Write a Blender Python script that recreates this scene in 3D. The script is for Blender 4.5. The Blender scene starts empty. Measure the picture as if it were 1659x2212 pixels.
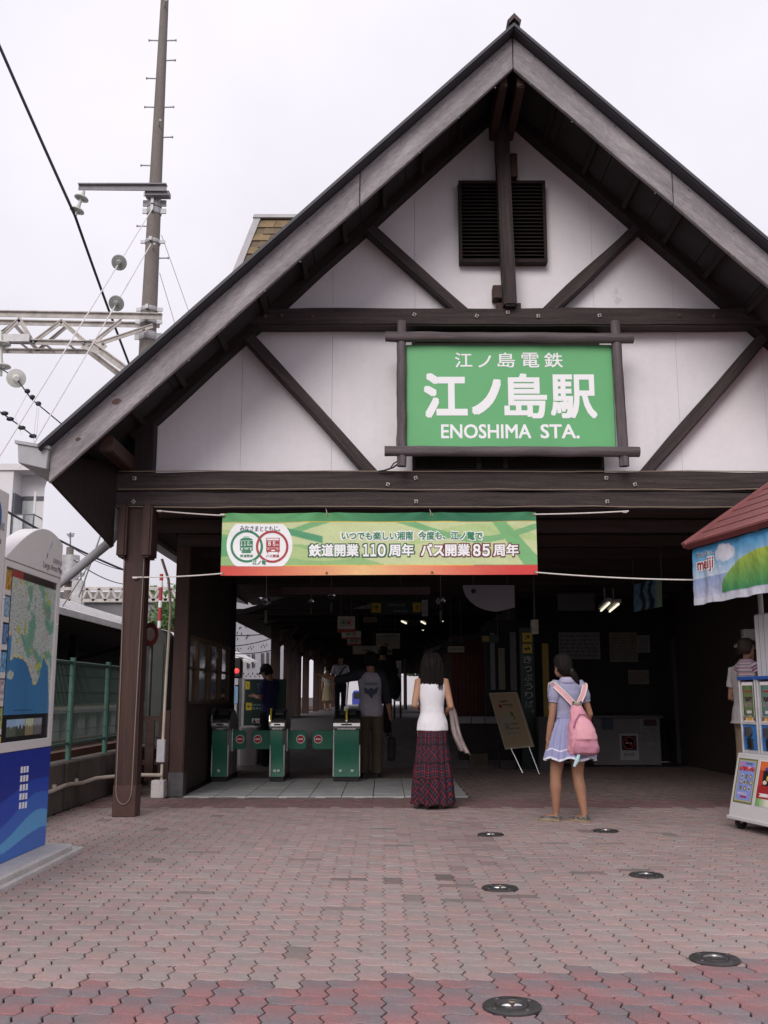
import bpy, bmesh, math, random
from mathutils import Vector, Matrix, noise as mnoise
R = math.radians
rnd = random.Random(7)
S = bpy.context.scene
COL = S.collection

# ------------------------------------------------------------------ camera, sky, sun, exposure
CAM_H, PITCH, FOC = 1.16, R(10.4877), 2150.0
cam = bpy.data.cameras.new('camera')
cam.sensor_fit = 'VERTICAL'
cam.sensor_height = 24.0
cam.lens = 24.0 * FOC / 2212.0
cam.clip_end = 2000
cam_o = bpy.data.objects.new('camera', cam)
COL.objects.link(cam_o)
cam_o.location = (0, 0, CAM_H)
cam_o.rotation_euler = (R(90) + PITCH, 0, 0)
S.camera = cam_o

SUN_EL, SUN_AZ = R(33), R(196)
w = bpy.data.worlds.new('World')
S.world = w
w.use_nodes = True
nt = w.node_tree
nt.nodes.clear()
N = nt.nodes.new
sky = N('ShaderNodeTexSky'); sky.sky_type = 'NISHITA'; sky.sun_disc = False
sky.sun_elevation = SUN_EL; sky.sun_rotation = SUN_AZ; sky.air_density = 1.0; sky.dust_density = 4.0
tc = N('ShaderNodeTexCoord')
sep = N('ShaderNodeSeparateXYZ')
nt.links.new(tc.outputs['Generated'], sep.inputs[0])
grad = N('ShaderNodeMapRange')                      # an overcast sky grows brighter towards the zenith
grad.inputs['From Min'].default_value = 0.0; grad.inputs['From Max'].default_value = 1.0
grad.inputs['To Min'].default_value = 6.2; grad.inputs['To Max'].default_value = 8.9
nt.links.new(sep.outputs['Z'], grad.inputs['Value'])
cl = N('ShaderNodeTexNoise'); cl.inputs['Scale'].default_value = 2.2; cl.inputs['Detail'].default_value = 5
cl.inputs['Roughness'].default_value = 0.55
nt.links.new(tc.outputs['Generated'], cl.inputs['Vector'])
cr = N('ShaderNodeMapRange'); cr.inputs['From Min'].default_value = 0.3; cr.inputs['From Max'].default_value = 0.7
cr.inputs['To Min'].default_value = 0.90; cr.inputs['To Max'].default_value = 1.09
nt.links.new(cl.outputs[0], cr.inputs['Value'])
mul = N('ShaderNodeMath'); mul.operation = 'MULTIPLY'
nt.links.new(grad.outputs[0], mul.inputs[0]); nt.links.new(cr.outputs[0], mul.inputs[1])
cloud = N('ShaderNodeVectorMath'); cloud.operation = 'SCALE'
cloud.inputs[0].default_value = (0.99, 0.955, 1.045)
nt.links.new(mul.outputs[0], cloud.inputs['Scale'])
mx = N('ShaderNodeMix'); mx.data_type = 'RGBA'; mx.inputs[0].default_value = 0.98
nt.links.new(sky.outputs[0], mx.inputs[6]); nt.links.new(cloud.outputs[0], mx.inputs[7])
bg = N('ShaderNodeBackground'); bg.inputs['Strength'].default_value = 0.1
nt.links.new(mx.outputs[2], bg.inputs['Color'])
out = N('ShaderNodeOutputWorld'); nt.links.new(bg.outputs[0], out.inputs['Surface'])

sl = bpy.data.lights.new('sun', 'SUN'); sl.energy = 1.5; sl.angle = R(32); sl.color = (1.0, 0.96, 0.92)
sun = bpy.data.objects.new('sun', sl); COL.objects.link(sun)
_d = Vector((math.sin(SUN_AZ) * math.cos(SUN_EL), math.cos(SUN_AZ) * math.cos(SUN_EL), math.sin(SUN_EL)))
sun.rotation_euler = _d.to_track_quat('Z', 'Y').to_euler()
sun.location = (0, 0, 20)
S.view_settings.view_transform = 'Standard'
S.view_settings.look = 'None'
S.view_settings.exposure = 0.31
S.view_settings.gamma = 1.0
S.view_settings.use_curve_mapping = False
try:
    S.cycles.use_denoising = True
    S.cycles.max_bounces = 6
    S.cycles.sample_clamp_indirect = 6
except Exception:
    pass

# ------------------------------------------------------------------ surveying: a sight line taken from where the photograph stood, cut at a known distance
_c, _s = math.cos(PITCH), math.sin(PITCH)
def _ray(u, v):
    a = (u - 829.5) / FOC; b = -(v - 1106.0) / FOC
    return a, _c - _s * b, _s + _c * b
def at(u, v, y):
    a, yy, z = _ray(u, v); t = y / yy
    return Vector((a * t, y, CAM_H + z * t))
def side(u, v, x):
    a, yy, z = _ray(u, v); t = x / a
    return Vector((x, yy * t, CAM_H + z * t))
def ground(u, v, z0=0.0):
    a, yy, z = _ray(u, v); t = (z0 - CAM_H) / z
    return Vector((a * t, yy * t, z0))

# ------------------------------------------------------------------ materials
def lin(c):
    return tuple((x / 12.92 if x <= .04045 else ((x + .055) / 1.055) ** 2.4) for x in [k / 255. for k in c])
_M = {}
def mat(name, c, r=.65, var=.14, ns=6., bump=0., metal=0., stretch=None, spec=.35, emit=0., attr=None, det=5., fine=0., glass=0., alpha=1.):
    if name in _M: return _M[name]
    m = bpy.data.materials.new(name); m.use_nodes = True
    t = m.node_tree; b = t.nodes['Principled BSDF']
    b.inputs['Roughness'].default_value = r; b.inputs['Metallic'].default_value = metal
    b.inputs['Specular IOR Level'].default_value = spec
    tcn = t.nodes.new('ShaderNodeTexCoord')
    vec = tcn.outputs['Object']
    if stretch:
        mp = t.nodes.new('ShaderNodeMapping'); mp.inputs['Scale'].default_value = stretch
        t.links.new(vec, mp.inputs[0]); vec = mp.outputs[0]
    nz = t.nodes.new('ShaderNodeTexNoise'); nz.inputs['Scale'].default_value = ns; nz.inputs['Detail'].default_value = det
    nz.inputs['Roughness'].default_value = .6
    t.links.new(vec, nz.inputs['Vector'])
    mr = t.nodes.new('ShaderNodeMapRange'); mr.inputs['From Min'].default_value = .25; mr.inputs['From Max'].default_value = .75
    mr.inputs['To Min'].default_value = 1 - var; mr.inputs['To Max'].default_value = 1 + var
    t.links.new(nz.outputs[0], mr.inputs['Value'])
    val = mr.outputs[0]
    if fine:
        n2 = t.nodes.new('ShaderNodeTexNoise'); n2.inputs['Scale'].default_value = ns * 14; n2.inputs['Detail'].default_value = 3
        t.links.new(vec, n2.inputs['Vector'])
        m2 = t.nodes.new('ShaderNodeMapRange'); m2.inputs['From Min'].default_value = .3; m2.inputs['From Max'].default_value = .7
        m2.inputs['To Min'].default_value = 1 - fine; m2.inputs['To Max'].default_value = 1 + fine
        t.links.new(n2.outputs[0], m2.inputs['Value'])
        mm = t.nodes.new('ShaderNodeMath'); mm.operation = 'MULTIPLY'
        t.links.new(val, mm.inputs[0]); t.links.new(m2.outputs[0], mm.inputs[1]); val = mm.outputs[0]
    sc = t.nodes.new('ShaderNodeVectorMath'); sc.operation = 'SCALE'
    if attr:
        at_ = t.nodes.new('ShaderNodeAttribute'); at_.attribute_name = attr
        t.links.new(at_.outputs['Color'], sc.inputs[0])
    else:
        sc.inputs[0].default_value = c[:3]
    t.links.new(val, sc.inputs['Scale'])
    t.links.new(sc.outputs[0], b.inputs['Base Color'])
    if bump:
        bp = t.nodes.new('ShaderNodeBump'); bp.inputs['Strength'].default_value = min(1, bump); bp.inputs['Distance'].default_value = .01
        t.links.new(val, bp.inputs['Height']); t.links.new(bp.outputs[0], b.inputs['Normal'])
    rv = t.nodes.new('ShaderNodeMapRange'); rv.inputs['To Min'].default_value = max(.02, r - .1); rv.inputs['To Max'].default_value = min(1, r + .1)
    t.links.new(nz.outputs[0], rv.inputs['Value']); t.links.new(rv.outputs[0], b.inputs['Roughness'])
    if emit:
        b.inputs['Emission Color'].default_value = (*c[:3], 1)
        b.inputs['Emission Strength'].default_value = emit
        if attr: t.links.new(sc.outputs[0], b.inputs['Emission Color'])
    if glass: b.inputs['Transmission Weight'].default_value = glass
    if alpha < 1: b.inputs['Alpha'].default_value = alpha
    _M[name] = m
    return m

WOOD = mat('dark_wood', (.022, .013, .012), .72, .55, 3., .45, stretch=(.5, 9, 9), fine=.25)
WOODF = mat('face_wood', (.050, .036, .036), .75, .6, 3., .5, stretch=(.5, 9, 9), fine=.3)
WOODR = mat('red_brown_wood', (.050, .023, .018), .6, .45, 3., .3, stretch=(.4, 8, 8), fine=.2)
BARGE = mat('weathered_board', (.275, .248, .258), .85, .52, 1.5, .6, stretch=(.7, 5, 5), fine=.22)
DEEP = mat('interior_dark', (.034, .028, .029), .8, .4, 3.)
PLASTER = mat('white_plaster', (.80, .755, .785), .85, .05, 1.3, .06, fine=.02)
ROOFM = mat('roof_slate', (.050, .048, .058), .7, .25, 5., .2)
SHING = mat('brown_shingle', (.22, .155, .085), .8, .35, 6., .3)
CONC = mat('concrete', (.105, .088, .078), .9, .3, 3., .35, fine=.12)
CONCL = mat('pale_concrete', (.50, .47, .46), .9, .16, 5., .3, fine=.1)
POLE = mat('pole_concrete', (.185, .160, .145), .85, .16, 3., .2, stretch=(1, 1, .25), fine=.1)
GALV = mat('galvanised_steel', (.42, .41, .42), .5, .25, 6., .1, metal=.3)
RUST = mat('painted_steel_rusting', (.46, .42, .39), .7, .35, 5., .2)
STEELD = mat('dark_steel', (.10, .095, .10), .45, .3, 8., .1, metal=.6)
CHROME = mat('brushed_steel', (.62, .60, .60), .28, .1, 20., 0, metal=1.)
BLACK = mat('black_plastic', (.015, .014, .016), .4, .2, 10.)
CABLE = mat('black_cable', (.03, .03, .035), .6, .1, 10.)
WIREW = mat('pale_wire', (.68, .64, .65), .6, .1, 10.)
PORC = mat('porcelain', (.50, .51, .47), .25, .1, 10., spec=.6)
ROPE = mat('white_rope', (.72, .66, .62), .9, .2, 60.)
CREAM = mat('cream_pipe', (.50, .43, .36), .6, .15, 6.)
INTW = mat('interior_wood', (.060, .040, .037), .7, .4, 3., .3, stretch=(.5, 6, 6))
GREENP = mat('green_paint', (.055, .125, .10), .5, .2, 6., .1)
GATEG = mat('gate_green', (.022, .155, .095), .45, .12, 10.)
WHITE = mat('white_paint', (.76, .75, .75), .5, .05, 5.)
WHITEP = mat('white_print', (.88, .88, .89), .6, .02, 5.)
PRINT = mat('print', (1, 1, 1), .6, .04, 8., attr='Col')
CLOTHP = mat('cloth_print', (1, 1, 1), .75, .06, 30., attr='Col')
TILE = mat('floor_tile', (.40, .40, .40), .6, .2, 4., .1, fine=.1)
RED = mat('sign_red', (.45, .03, .04), .5, .08, 6.)
GREENS = mat('sign_green', (.13, .42, .17), .45, .05, 2.)
BLUEB = mat('sign_blue', (.025, .085, .33), .4, .05, 4.)
GLASSM = mat('clear_glass', (.9, .93, .95), .05, .02, 5., glass=1., spec=.5)
SKIN = mat('skin', (.50, .30, .215), .55, .1, 12., .05)
HAIR = mat('black_hair', (.012, .008, .008), .62, .6, 4., .6, stretch=(26, 26, 1.2), spec=.12)

def stain(m, col, scale, thr, width=.02, stretch=(1, 1, 1), amount=.8, seed=0.):
    """patches of another colour with ragged outlines"""
    t = m.node_tree; b = t.nodes['Principled BSDF']; src = b.inputs['Base Color'].links[0].from_socket
    tcn = t.nodes.new('ShaderNodeTexCoord'); mp = t.nodes.new('ShaderNodeMapping'); mp.inputs['Scale'].default_value = stretch; mp.inputs['Location'].default_value = (seed, seed * .7, seed * .3)
    nz = t.nodes.new('ShaderNodeTexNoise'); nz.inputs['Scale'].default_value = scale; nz.inputs['Detail'].default_value = 8; nz.inputs['Roughness'].default_value = .65
    t.links.new(tcn.outputs['Object'], mp.inputs[0]); t.links.new(mp.outputs[0], nz.inputs['Vector'])
    mr = t.nodes.new('ShaderNodeMapRange'); mr.inputs['From Min'].default_value = thr; mr.inputs['From Max'].default_value = thr + width; mr.inputs['To Max'].default_value = amount
    t.links.new(nz.outputs[0], mr.inputs['Value']); mxn = t.nodes.new('ShaderNodeMix'); mxn.data_type = 'RGBA'
    t.links.new(mr.outputs[0], mxn.inputs[0]); t.links.new(src, mxn.inputs[6]); mxn.inputs[7].default_value = (*col, 1); t.links.new(mxn.outputs[2], b.inputs['Base Color'])
stain(PLASTER, (.46, .43, .45), 2.4, .67, .02, amount=.38, seed=3.)
stain(PLASTER, (.60, .55, .54), 1.2, .58, .25, stretch=(6, 1, .3), amount=.35, seed=8.)
stain(BARGE, (.13, .095, .095), 3.2, .60, .10, stretch=(.35, 2.5, 2.5), amount=.75, seed=2.)
stain(BARGE, (.46, .43, .43), 2.4, .60, .08, stretch=(.5, 3, 3), amount=.5, seed=14.)
stain(WOODF, (.10, .082, .085), 2.6, .56, .12, stretch=(.3, 5, 5), amount=.55, seed=5.)
stain(CONC, (.045, .038, .034), 1.6, .52, .15, stretch=(2.5, 2.5, .5), amount=.7, seed=5.)
stain(WOODR, (.10, .055, .045), 3., .62, .1, stretch=(.4, 6, 6), amount=.4, seed=9.)

# ------------------------------------------------------------------ objects
def wmat(o):
    m = o.matrix_basis.copy()
    if o.parent: m = wmat(o.parent) @ o.matrix_parent_inverse @ m
    return m
def link(o, parent=None, local=False):
    COL.objects.link(o)
    if parent:
        o.parent = parent
        if not local: o.matrix_parent_inverse = wmat(parent).inverted()
    return o
def tag(o, label=None, cat=None, group=None, kind=None):
    if label: o['label'] = label
    if cat: o['category'] = cat
    if group: o['group'] = group
    if kind: o['kind'] = kind
    return o
def thing(name, loc, label, cat, group=None, rz=0.):
    o = bpy.data.objects.new(name, None); o.empty_display_size = .2
    o.location = loc; o.rotation_euler = (0, 0, rz); COL.objects.link(o)
    return tag(o, label, cat, group)
def copy_tree(o, parent=None):
    c = o.copy(); COL.objects.link(c)
    if parent: c.parent = parent
    for ch in list(o.children): copy_tree(ch, c)
    return c

class MB:
    """collects faces; build() links them as one mesh object"""
    def __init__(s): s.v = []; s.f = []; s.c = []; s.mi = []; s.cur = 0
    def add(s, vs, fs):
        n = len(s.v); s.v.extend([tuple(p) for p in vs]); s.f.extend([[i + n for i in f] for f in fs]); s.mi.extend([s.cur] * len(fs)); return s
    def box(s, x0, x1, y0, y1, z0, z1):
        v = [(x, y, z) for x in (x0, x1) for y in (y0, y1) for z in (z0, z1)]
        return s.add(v, [(0, 1, 3, 2), (4, 6, 7, 5), (0, 4, 5, 1), (2, 3, 7, 6), (0, 2, 6, 4), (1, 5, 7, 3)])
    def obox(s, c, ax, ay, az):      # centre and three half axes
        c, ax, ay, az = map(Vector, (c, ax, ay, az))
        v = [c + i * ax + j * ay + k * az for i in (-1, 1) for j in (-1, 1) for k in (-1, 1)]
        return s.add(v, [(0, 1, 3, 2), (4, 6, 7, 5), (0, 4, 5, 1), (2, 3, 7, 6), (0, 2, 6, 4), (1, 5, 7, 3)])
    def bar(s, p0, p1, a, b, up=(0, 0, 1)):
        p0, p1 = Vector(p0), Vector(p1); d = p1 - p0; L = d.length; d.normalize()
        u = Vector(up); sx = d.cross(u)
        if sx.length < 1e-4: sx = d.cross(Vector((0, 1, 0)))
        sx.normalize(); uz = sx.cross(d)
        return s.obox((p0 + p1) / 2, d * L / 2, sx * a / 2, uz * b / 2)
    def tube(s, pts, r, n=8, cap=True):
        pts = [Vector(p) for p in pts]
        rs = r if isinstance(r, (list, tuple)) else [r] * len(pts)
        vs = []; prev = None
        for i, p in enumerate(pts):
            d = (pts[min(i + 1, len(pts) - 1)] - pts[max(i - 1, 0)])
            if d.length < 1e-9: d = Vector((0, 0, 1))
            d.normalize()
            if prev is None:
                a = d.cross(Vector((0, 0, 1)))
                if a.length < .05: a = d.cross(Vector((0, 1, 0)))
            else: a = prev - d * prev.dot(d)
            a.normalize(); prev = a; b = d.cross(a)
            rr = rs[i]; ra, rb = rr if isinstance(rr, (tuple, list)) else (rr, rr)
            for k in range(n):
                t = 2 * math.pi * k / n
                vs.append(p + a * (ra * math.cos(t)) + b * (rb * math.sin(t)))
        fs = []
        for i in range(len(pts) - 1):
            for k in range(n):
                k2 = (k + 1) % n
                fs.append((i * n + k, i * n + k2, (i + 1) * n + k2, (i + 1) * n + k))
        if cap:
            fs.append(tuple(range(n - 1, -1, -1))); fs.append(tuple((len(pts) - 1) * n + k for k in range(n)))
        return s.add(vs, fs)
    def rings(s, rings, n=20, cap=True):
        """horizontal rings (z, cx, cy, rx, ry)"""
        vs = []
        for z, cx, cy, rx, ry in rings:
            for k in range(n):
                t = 2 * math.pi * k / n
                vs.append((cx + rx * math.cos(t), cy + ry * math.sin(t), z))
        fs = []
        for i in range(len(rings) - 1):
            for k in range(n):
                k2 = (k + 1) % n
                fs.append((i * n + k, i * n + k2, (i + 1) * n + k2, (i + 1) * n + k))
        if cap:
            fs.append(tuple(range(n - 1, -1, -1))); fs.append(tuple((len(rings) - 1) * n + k for k in range(n)))
        return s.add(vs, fs)
    def lathe(s, prof, c=(0, 0, 0), axis='Z', n=20):
        """profile of (radius, height) turned round an axis"""
        c = Vector(c); vs = []
        for r, h in prof:
            for k in range(n):
                t = 2 * math.pi * k / n; a, b = r * math.cos(t), r * math.sin(t)
                vs.append(c + Vector({'Z': (a, b, h), 'Y': (a, h, b), 'X': (h, a, b)}[axis]))
        fs = []
        for i in range(len(prof) - 1):
            for k in range(n):
                k2 = (k + 1) % n
                fs.append((i * n + k, i * n + k2, (i + 1) * n + k2, (i + 1) * n + k))
        fs.append(tuple(range(n - 1, -1, -1))); fs.append(tuple((len(prof) - 1) * n + k for k in range(n)))
        return s.add(vs, fs)
    def ball(s, c, rx, ry=None, rz=None, n=14, m=9):
        ry = ry or rx; rz = rz or rx; c = Vector(c); vs = []; fs = []
        for i in range(1, m):
            ph = math.pi * i / m
            for k in range(n):
                t = 2 * math.pi * k / n
                vs.append(c + Vector((rx * math.sin(ph) * math.cos(t), ry * math.sin(ph) * math.sin(t), rz * math.cos(ph))))
        top = len(vs); vs.append(c + Vector((0, 0, rz))); vs.append(c - Vector((0, 0, rz)))
        for i in range(m - 2):
            for k in range(n):
                k2 = (k + 1) % n
                fs.append((i * n + k, (i + 1) * n + k, (i + 1) * n + k2, i * n + k2))
        for k in range(n):
            k2 = (k + 1) % n
            fs.append((top, k, k2)); fs.append((top + 1, (m - 2) * n + k2, (m - 2) * n + k))
        return s.add(vs, fs)
    def prism(s, poly, o, ax, ay, dep):
        """polygon (a, b) on the plane o + a*ax + b*ay, pushed by the vector dep"""
        o, ax, ay, dep = map(Vector, (o, ax, ay, dep)); n = len(poly)
        a = [o + p[0] * ax + p[1] * ay for p in poly]
        fs = [tuple(range(n)), tuple(range(2 * n - 1, n - 1, -1))] + [(i, n + i, n + (i + 1) % n, (i + 1) % n) for i in range(n)]
        return s.add(a + [p + dep for p in a], fs)
    def mesh(s, name, mats=None, smooth=False, bevel=0., fix=True):
        me = bpy.data.meshes.new(name); me.from_pydata(s.v, [], s.f)
        for m in (mats if isinstance(mats, (list, tuple)) else [mats]):
            if m: me.materials.append(m)
        if any(s.mi): me.polygons.foreach_set('material_index', s.mi)
        if s.c:
            ca = me.color_attributes.new('Col', 'FLOAT_COLOR', 'POINT')
            ca.data.foreach_set('color', [x for c in s.c for x in (c[0], c[1], c[2], 1.)])
        if fix or bevel:
            bm = bmesh.new(); bm.from_mesh(me)
            bmesh.ops.recalc_face_normals(bm, faces=bm.faces)
            if bevel:
                es = [e for e in bm.edges if len(e.link_faces) == 2 and e.calc_face_angle(0) > .6]
                bmesh.ops.bevel(bm, geom=es, offset=bevel, segments=1, affect='EDGES', clamp_overlap=True)
            bm.to_mesh(me); bm.free()
        if smooth:
            me.polygons.foreach_set('use_smooth', [True] * len(me.polygons))
            try: me.set_sharp_from_angle(angle=R(40))
            except Exception: pass
        me.update()
        return me
    def build(s, name, m, parent=None, smooth=False, bevel=0., local=False, fix=True):
        o = bpy.data.objects.new(name, s.mesh(name, m, smooth, bevel, fix))
        return link(o, parent, local)

def bake(o, mods):
    """apply modifiers to o's mesh"""
    dg = bpy.context.evaluated_depsgraph_get()
    me = bpy.data.meshes.new_from_object(o.evaluated_get(dg))
    o.modifiers.clear(); old = o.data; o.data = me; bpy.data.meshes.remove(old)
def fused(mb, name, m, parent, voxel=.008, it=4, local=True):
    """the pieces of mb melted into one continuous skin"""
    o = mb.build(name, m, parent, local=local)
    r = o.modifiers.new('r', 'REMESH'); r.mode = 'VOXEL'; r.voxel_size = voxel; r.use_smooth_shade = True
    sm = o.modifiers.new('s', 'SMOOTH'); sm.factor = .5; sm.iterations = it
    bake(o, None)
    o.data.polygons.foreach_set('use_smooth', [True] * len(o.data.polygons))
    return o

def hewn(name, p0, p1, wid, dep, m, parent, out=(0, -1, 0), wob=.010, seg=.18, bev=.012):
    """a hand-hewn timber: local X runs along it, its edges waver a little. wid lies in the wall, dep runs along out"""
    p0, p1 = Vector(p0), Vector(p1); d = p1 - p0; L = d.length; d.normalize()
    o_ = Vector(out).normalized(); zz = d.cross(o_).normalized()
    M = Matrix((d, o_, zz)).transposed().to_4x4(); M.translation = p0
    n = max(2, int(L / seg)); mb = MB(); sd = rnd.random() * 50
    for i in range(n + 1):
        x = L * i / n
        a = wob * mnoise.noise((x * 1.3, sd, 0)); b = wob * mnoise.noise((x * 1.3, sd, 9)); c = wob * .6 * mnoise.noise((x * 2, sd, 4))
        mb.v += [(x, dep / 2 + c, -wid / 2 + a), (x, dep / 2 + c, wid / 2 + b), (x, -dep / 2, wid / 2 + b), (x, -dep / 2, -wid / 2 + a)]
    fs = []
    for i in range(n):
        for k in range(4):
            k2 = (k + 1) % 4; fs.append((i * 4 + k, i * 4 + k2, i * 4 + 4 + k2, i * 4 + 4 + k))
    fs += [(3, 2, 1, 0), tuple(n * 4 + k for k in range(4))]
    mb.f = fs; mb.mi = [0] * len(fs)
    me = mb.mesh(name, m, False, 0.)
    if bev:
        bm = bmesh.new(); bm.from_mesh(me)
        es = [e for e in bm.edges if len(e.link_faces) == 2 and e.calc_face_angle(0) > 1.0]
        bmesh.ops.bevel(bm, geom=es, offset=bev, segments=2, affect='EDGES', clamp_overlap=True)
        bm.to_mesh(me); bm.free()
    o = bpy.data.objects.new(name, me); o.matrix_basis = M
    return link(o, parent)

_TXT = {}
def text(body, o, ax, ay, wd, ht, m, parent, bold=0., name='lettering', warp=None, thick=.0015, italic=0.):
    """lettering fitted to a box: o its lower corner, ax and ay unit directions"""
    key = (body, bold, italic)
    if key not in _TXT:
        cu = bpy.data.curves.new('t', 'FONT'); cu.body = body; cu.shear = italic; cu.resolution_u = 3
        t = bpy.data.objects.new('t', cu); COL.objects.link(t)
        dg = bpy.context.evaluated_depsgraph_get()
        me = bpy.data.meshes.new_from_object(t.evaluated_get(dg))
        vs = [tuple(v.co) for v in me.vertices]; fs = [tuple(p.vertices) for p in me.polygons]
        if bold > 0:                       # a heavier weight: the outline spread by shifted copies, each a hair deeper
            n0, f0 = list(vs), list(fs)
            for q, (ca, sa) in enumerate(((1, 1), (1, -1), (-1, 1), (-1, -1), (1, 0), (-1, 0), (0, 1), (0, -1))):
                b_ = len(vs); vs += [(x + .85 * bold * ca, y + .85 * bold * sa, -.0002 * (q + 1)) for x, y, z in n0]; fs += [tuple(i + b_ for i in f) for f in f0]
        bpy.data.objects.remove(t); bpy.data.curves.remove(cu); bpy.data.meshes.remove(me)
        _TXT[key] = (vs, fs)
    vs, fs = _TXT[key]
    x0 = min(v[0] for v in vs); x1 = max(v[0] for v in vs); y0 = min(v[1] for v in vs); y1 = max(v[1] for v in vs)
    o, ax, ay = Vector(o), Vector(ax), Vector(ay); nrm = ax.cross(ay).normalized()
    P = []
    for v in vs:
        p = o + ax * ((v[0] - x0) / (x1 - x0) * wd) + ay * ((v[1] - y0) / max(1e-6, y1 - y0) * ht)
        p = warp(p) if warp else p; P.append(p + nrm * v[2])
    mb = MB(); mb.add([p + nrm * thick for p in P], fs)
    return mb.build(name, m, parent, fix=False)
def xz_text(body, x0, x1, z0, z1, y, m, parent, **k):
    return text(body, (x0, y, z0), (1, 0, 0), (0, 0, 1), x1 - x0, z1 - z0, m, parent, **k)

def painted(name, nx, ny, pos, colf, parent, m=None, smooth=True, back=None):
    """a printed sheet: pos(s, t) and colf(s, t) over the unit square; back gives it thickness along a vector"""
    mb = MB()
    for j in range(ny + 1):
        for i in range(nx + 1):
            a, b = i / nx, j / ny
            mb.v.append(tuple(pos(a, b))); mb.c.append(lin(colf(a, b)))
    q = nx + 1
    mb.f = [(j * q + i, j * q + i + 1, (j + 1) * q + i + 1, (j + 1) * q + i) for j in range(ny) for i in range(nx)]
    mb.mi = [0] * len(mb.f)
    o = mb.build(name, m or PRINT, parent, smooth=smooth, fix=False)
    if back:
        so = o.modifiers.new('s', 'SOLIDIFY'); so.thickness = back; so.offset = -1
    return o
def fnoise(x, y, z=0.): return mnoise.fractal((x, y, z), 1., 2., 4)
# ------------------------------------------------------------------ ground
gmb = MB(); gmb.add([(-600, -300, -.016), (600, -300, -.016), (600, 900, -.016), (-600, 900, -.016)], [(0, 1, 2, 3)])
tag(gmb.build('ground', mat('joint_sand', (.055, .044, .041), .95, .3, 4., .3, fine=.2), fix=False), kind='structure')

PAVM = mat('paver', (1, 1, 1), .88, .12, 9., .35, attr='Col', fine=.17)
_t = PAVM.node_tree; _b = _t.nodes['Principled BSDF']; _src = _b.inputs['Base Color'].links[0].from_socket
for _sc, _thr, _wd, _col, _am, _st in ((1.1, .60, .12, (.11, .085, .078), .20, (1, .6, 1)), (9., .735, .02, (.045, .038, .036), .8, (1, 1, 1)), (3.2, .66, .08, (.13, .10, .092), .32, (1, 1, 1))):
    _g = _t.nodes.new('ShaderNodeNewGeometry'); _mp = _t.nodes.new('ShaderNodeMapping'); _mp.inputs['Scale'].default_value = _st; _n = _t.nodes.new('ShaderNodeTexNoise'); _n.inputs['Scale'].default_value = _sc; _n.inputs['Detail'].default_value = 4
    _t.links.new(_g.outputs['Position'], _mp.inputs[0]); _t.links.new(_mp.outputs[0], _n.inputs['Vector'])
    _r = _t.nodes.new('ShaderNodeMapRange'); _r.inputs['From Min'].default_value = _thr; _r.inputs['From Max'].default_value = _thr + _wd; _r.inputs['To Max'].default_value = _am; _t.links.new(_n.outputs[0], _r.inputs['Value'])
    _m2 = _t.nodes.new('ShaderNodeMix'); _m2.data_type = 'RGBA'; _t.links.new(_r.outputs[0], _m2.inputs[0]); _t.links.new(_src, _m2.inputs[6]); _m2.inputs[7].default_value = (*_col, 1); _src = _m2.outputs[2]
_t.links.new(_src, _b.inputs['Base Color'])
U = .1135; GAP = .0038; CH = .0045
def warp2(x, y):
    def tri(q):
        q = q % 1.; return 4 * q if q < .25 else (2 - 4 * q if q < .75 else 4 * q - 4)
    return x + .095 * U * tri(y / U), y + .085 * U * tri(x / U)
def paver_outline(i, j, w, h):
    """wavy interlocking outline on the unit grid"""
    pts = []
    q = (0., .25, .75)
    for k in range(w):
        for t in q: pts.append((i + k + t, j))
    for k in range(h):
        for t in q: pts.append((i + w, j + k + t))
    for k in range(w):
        for t in q: pts.append((i + w - k - t, j + h))
    for k in range(h):
        for t in q: pts.append((i, j + h - k - t))
    return [warp2(x * U, y * U) for x, y in pts]
def inset(pts, d):
    n = len(pts); res = []
    for k in range(n):
        p = Vector(pts[k]); a = Vector(pts[k - 1]); b = Vector(pts[(k + 1) % n])
        e1 = (p - a).normalized(); e2 = (b - p).normalized()
        n1 = Vector((-e1.y, e1.x)); n2 = Vector((-e2.y, e2.x)); m = (n1 + n2)
        m = m / max(.6, m.length_squared) * 2 if m.length > 1e-5 else n1
        res.append(p + m * d)
    return res
def paver_col(cx, cy, horiz):
    """two-tone pinkish grey field, a red and grey band near the camera, a dark red course at the hall"""
    edge = 4.42 + (.05 * cx if cx < 0 else .15 * cx + .08 * cx * max(0, cx - .8))
    j = rnd.gauss(0, .035)
    if cy < edge: a, b = (.290, .146, .146), (.198, .166, .174)
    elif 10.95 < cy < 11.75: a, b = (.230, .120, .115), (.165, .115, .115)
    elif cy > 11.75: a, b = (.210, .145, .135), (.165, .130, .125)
    else:
        a, b = (.342, .236, .221), (.296, .250, .235)
        if abs(cx - .62 - .01 * cy) < .2 and 6.2 < cy < 10.9 and rnd.random() < .3: a, b = (.30, .195, .188), (.26, .205, .20)
        r = rnd.random()
        if r < .014: a, b = (.23, .18, .165), (.21, .18, .17)
        elif r < .022: a, b = (.36, .26, .25), (.33, .28, .265)
    k = 1 + j + .09 * fnoise(cx * .5, cy * .5, 2.)
    # wear and dirt patches with shapes of their own
    p = mnoise.noise((cx * .8 + 5, cy * .35, 7.)); k *= 1 - .14 * max(0, p)
    if rnd.random() < .3: a, b = b, a
    return [x * k for x in a], [x * k for x in b]
STAIN = [(1.73, 9.10), (1.83, 9.18), (1.47, 6.93), (1.70, 7.08), (.83, 6.2), (.35, 6.55), (-.15, 6.75), (.15, 6.66), (.3, 6.85), (2.2, 7.2)]
plaza = bpy.data.objects.new('plaza_pavement', None); COL.objects.link(plaza); tag(plaza, kind='structure')
pv = []
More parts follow.
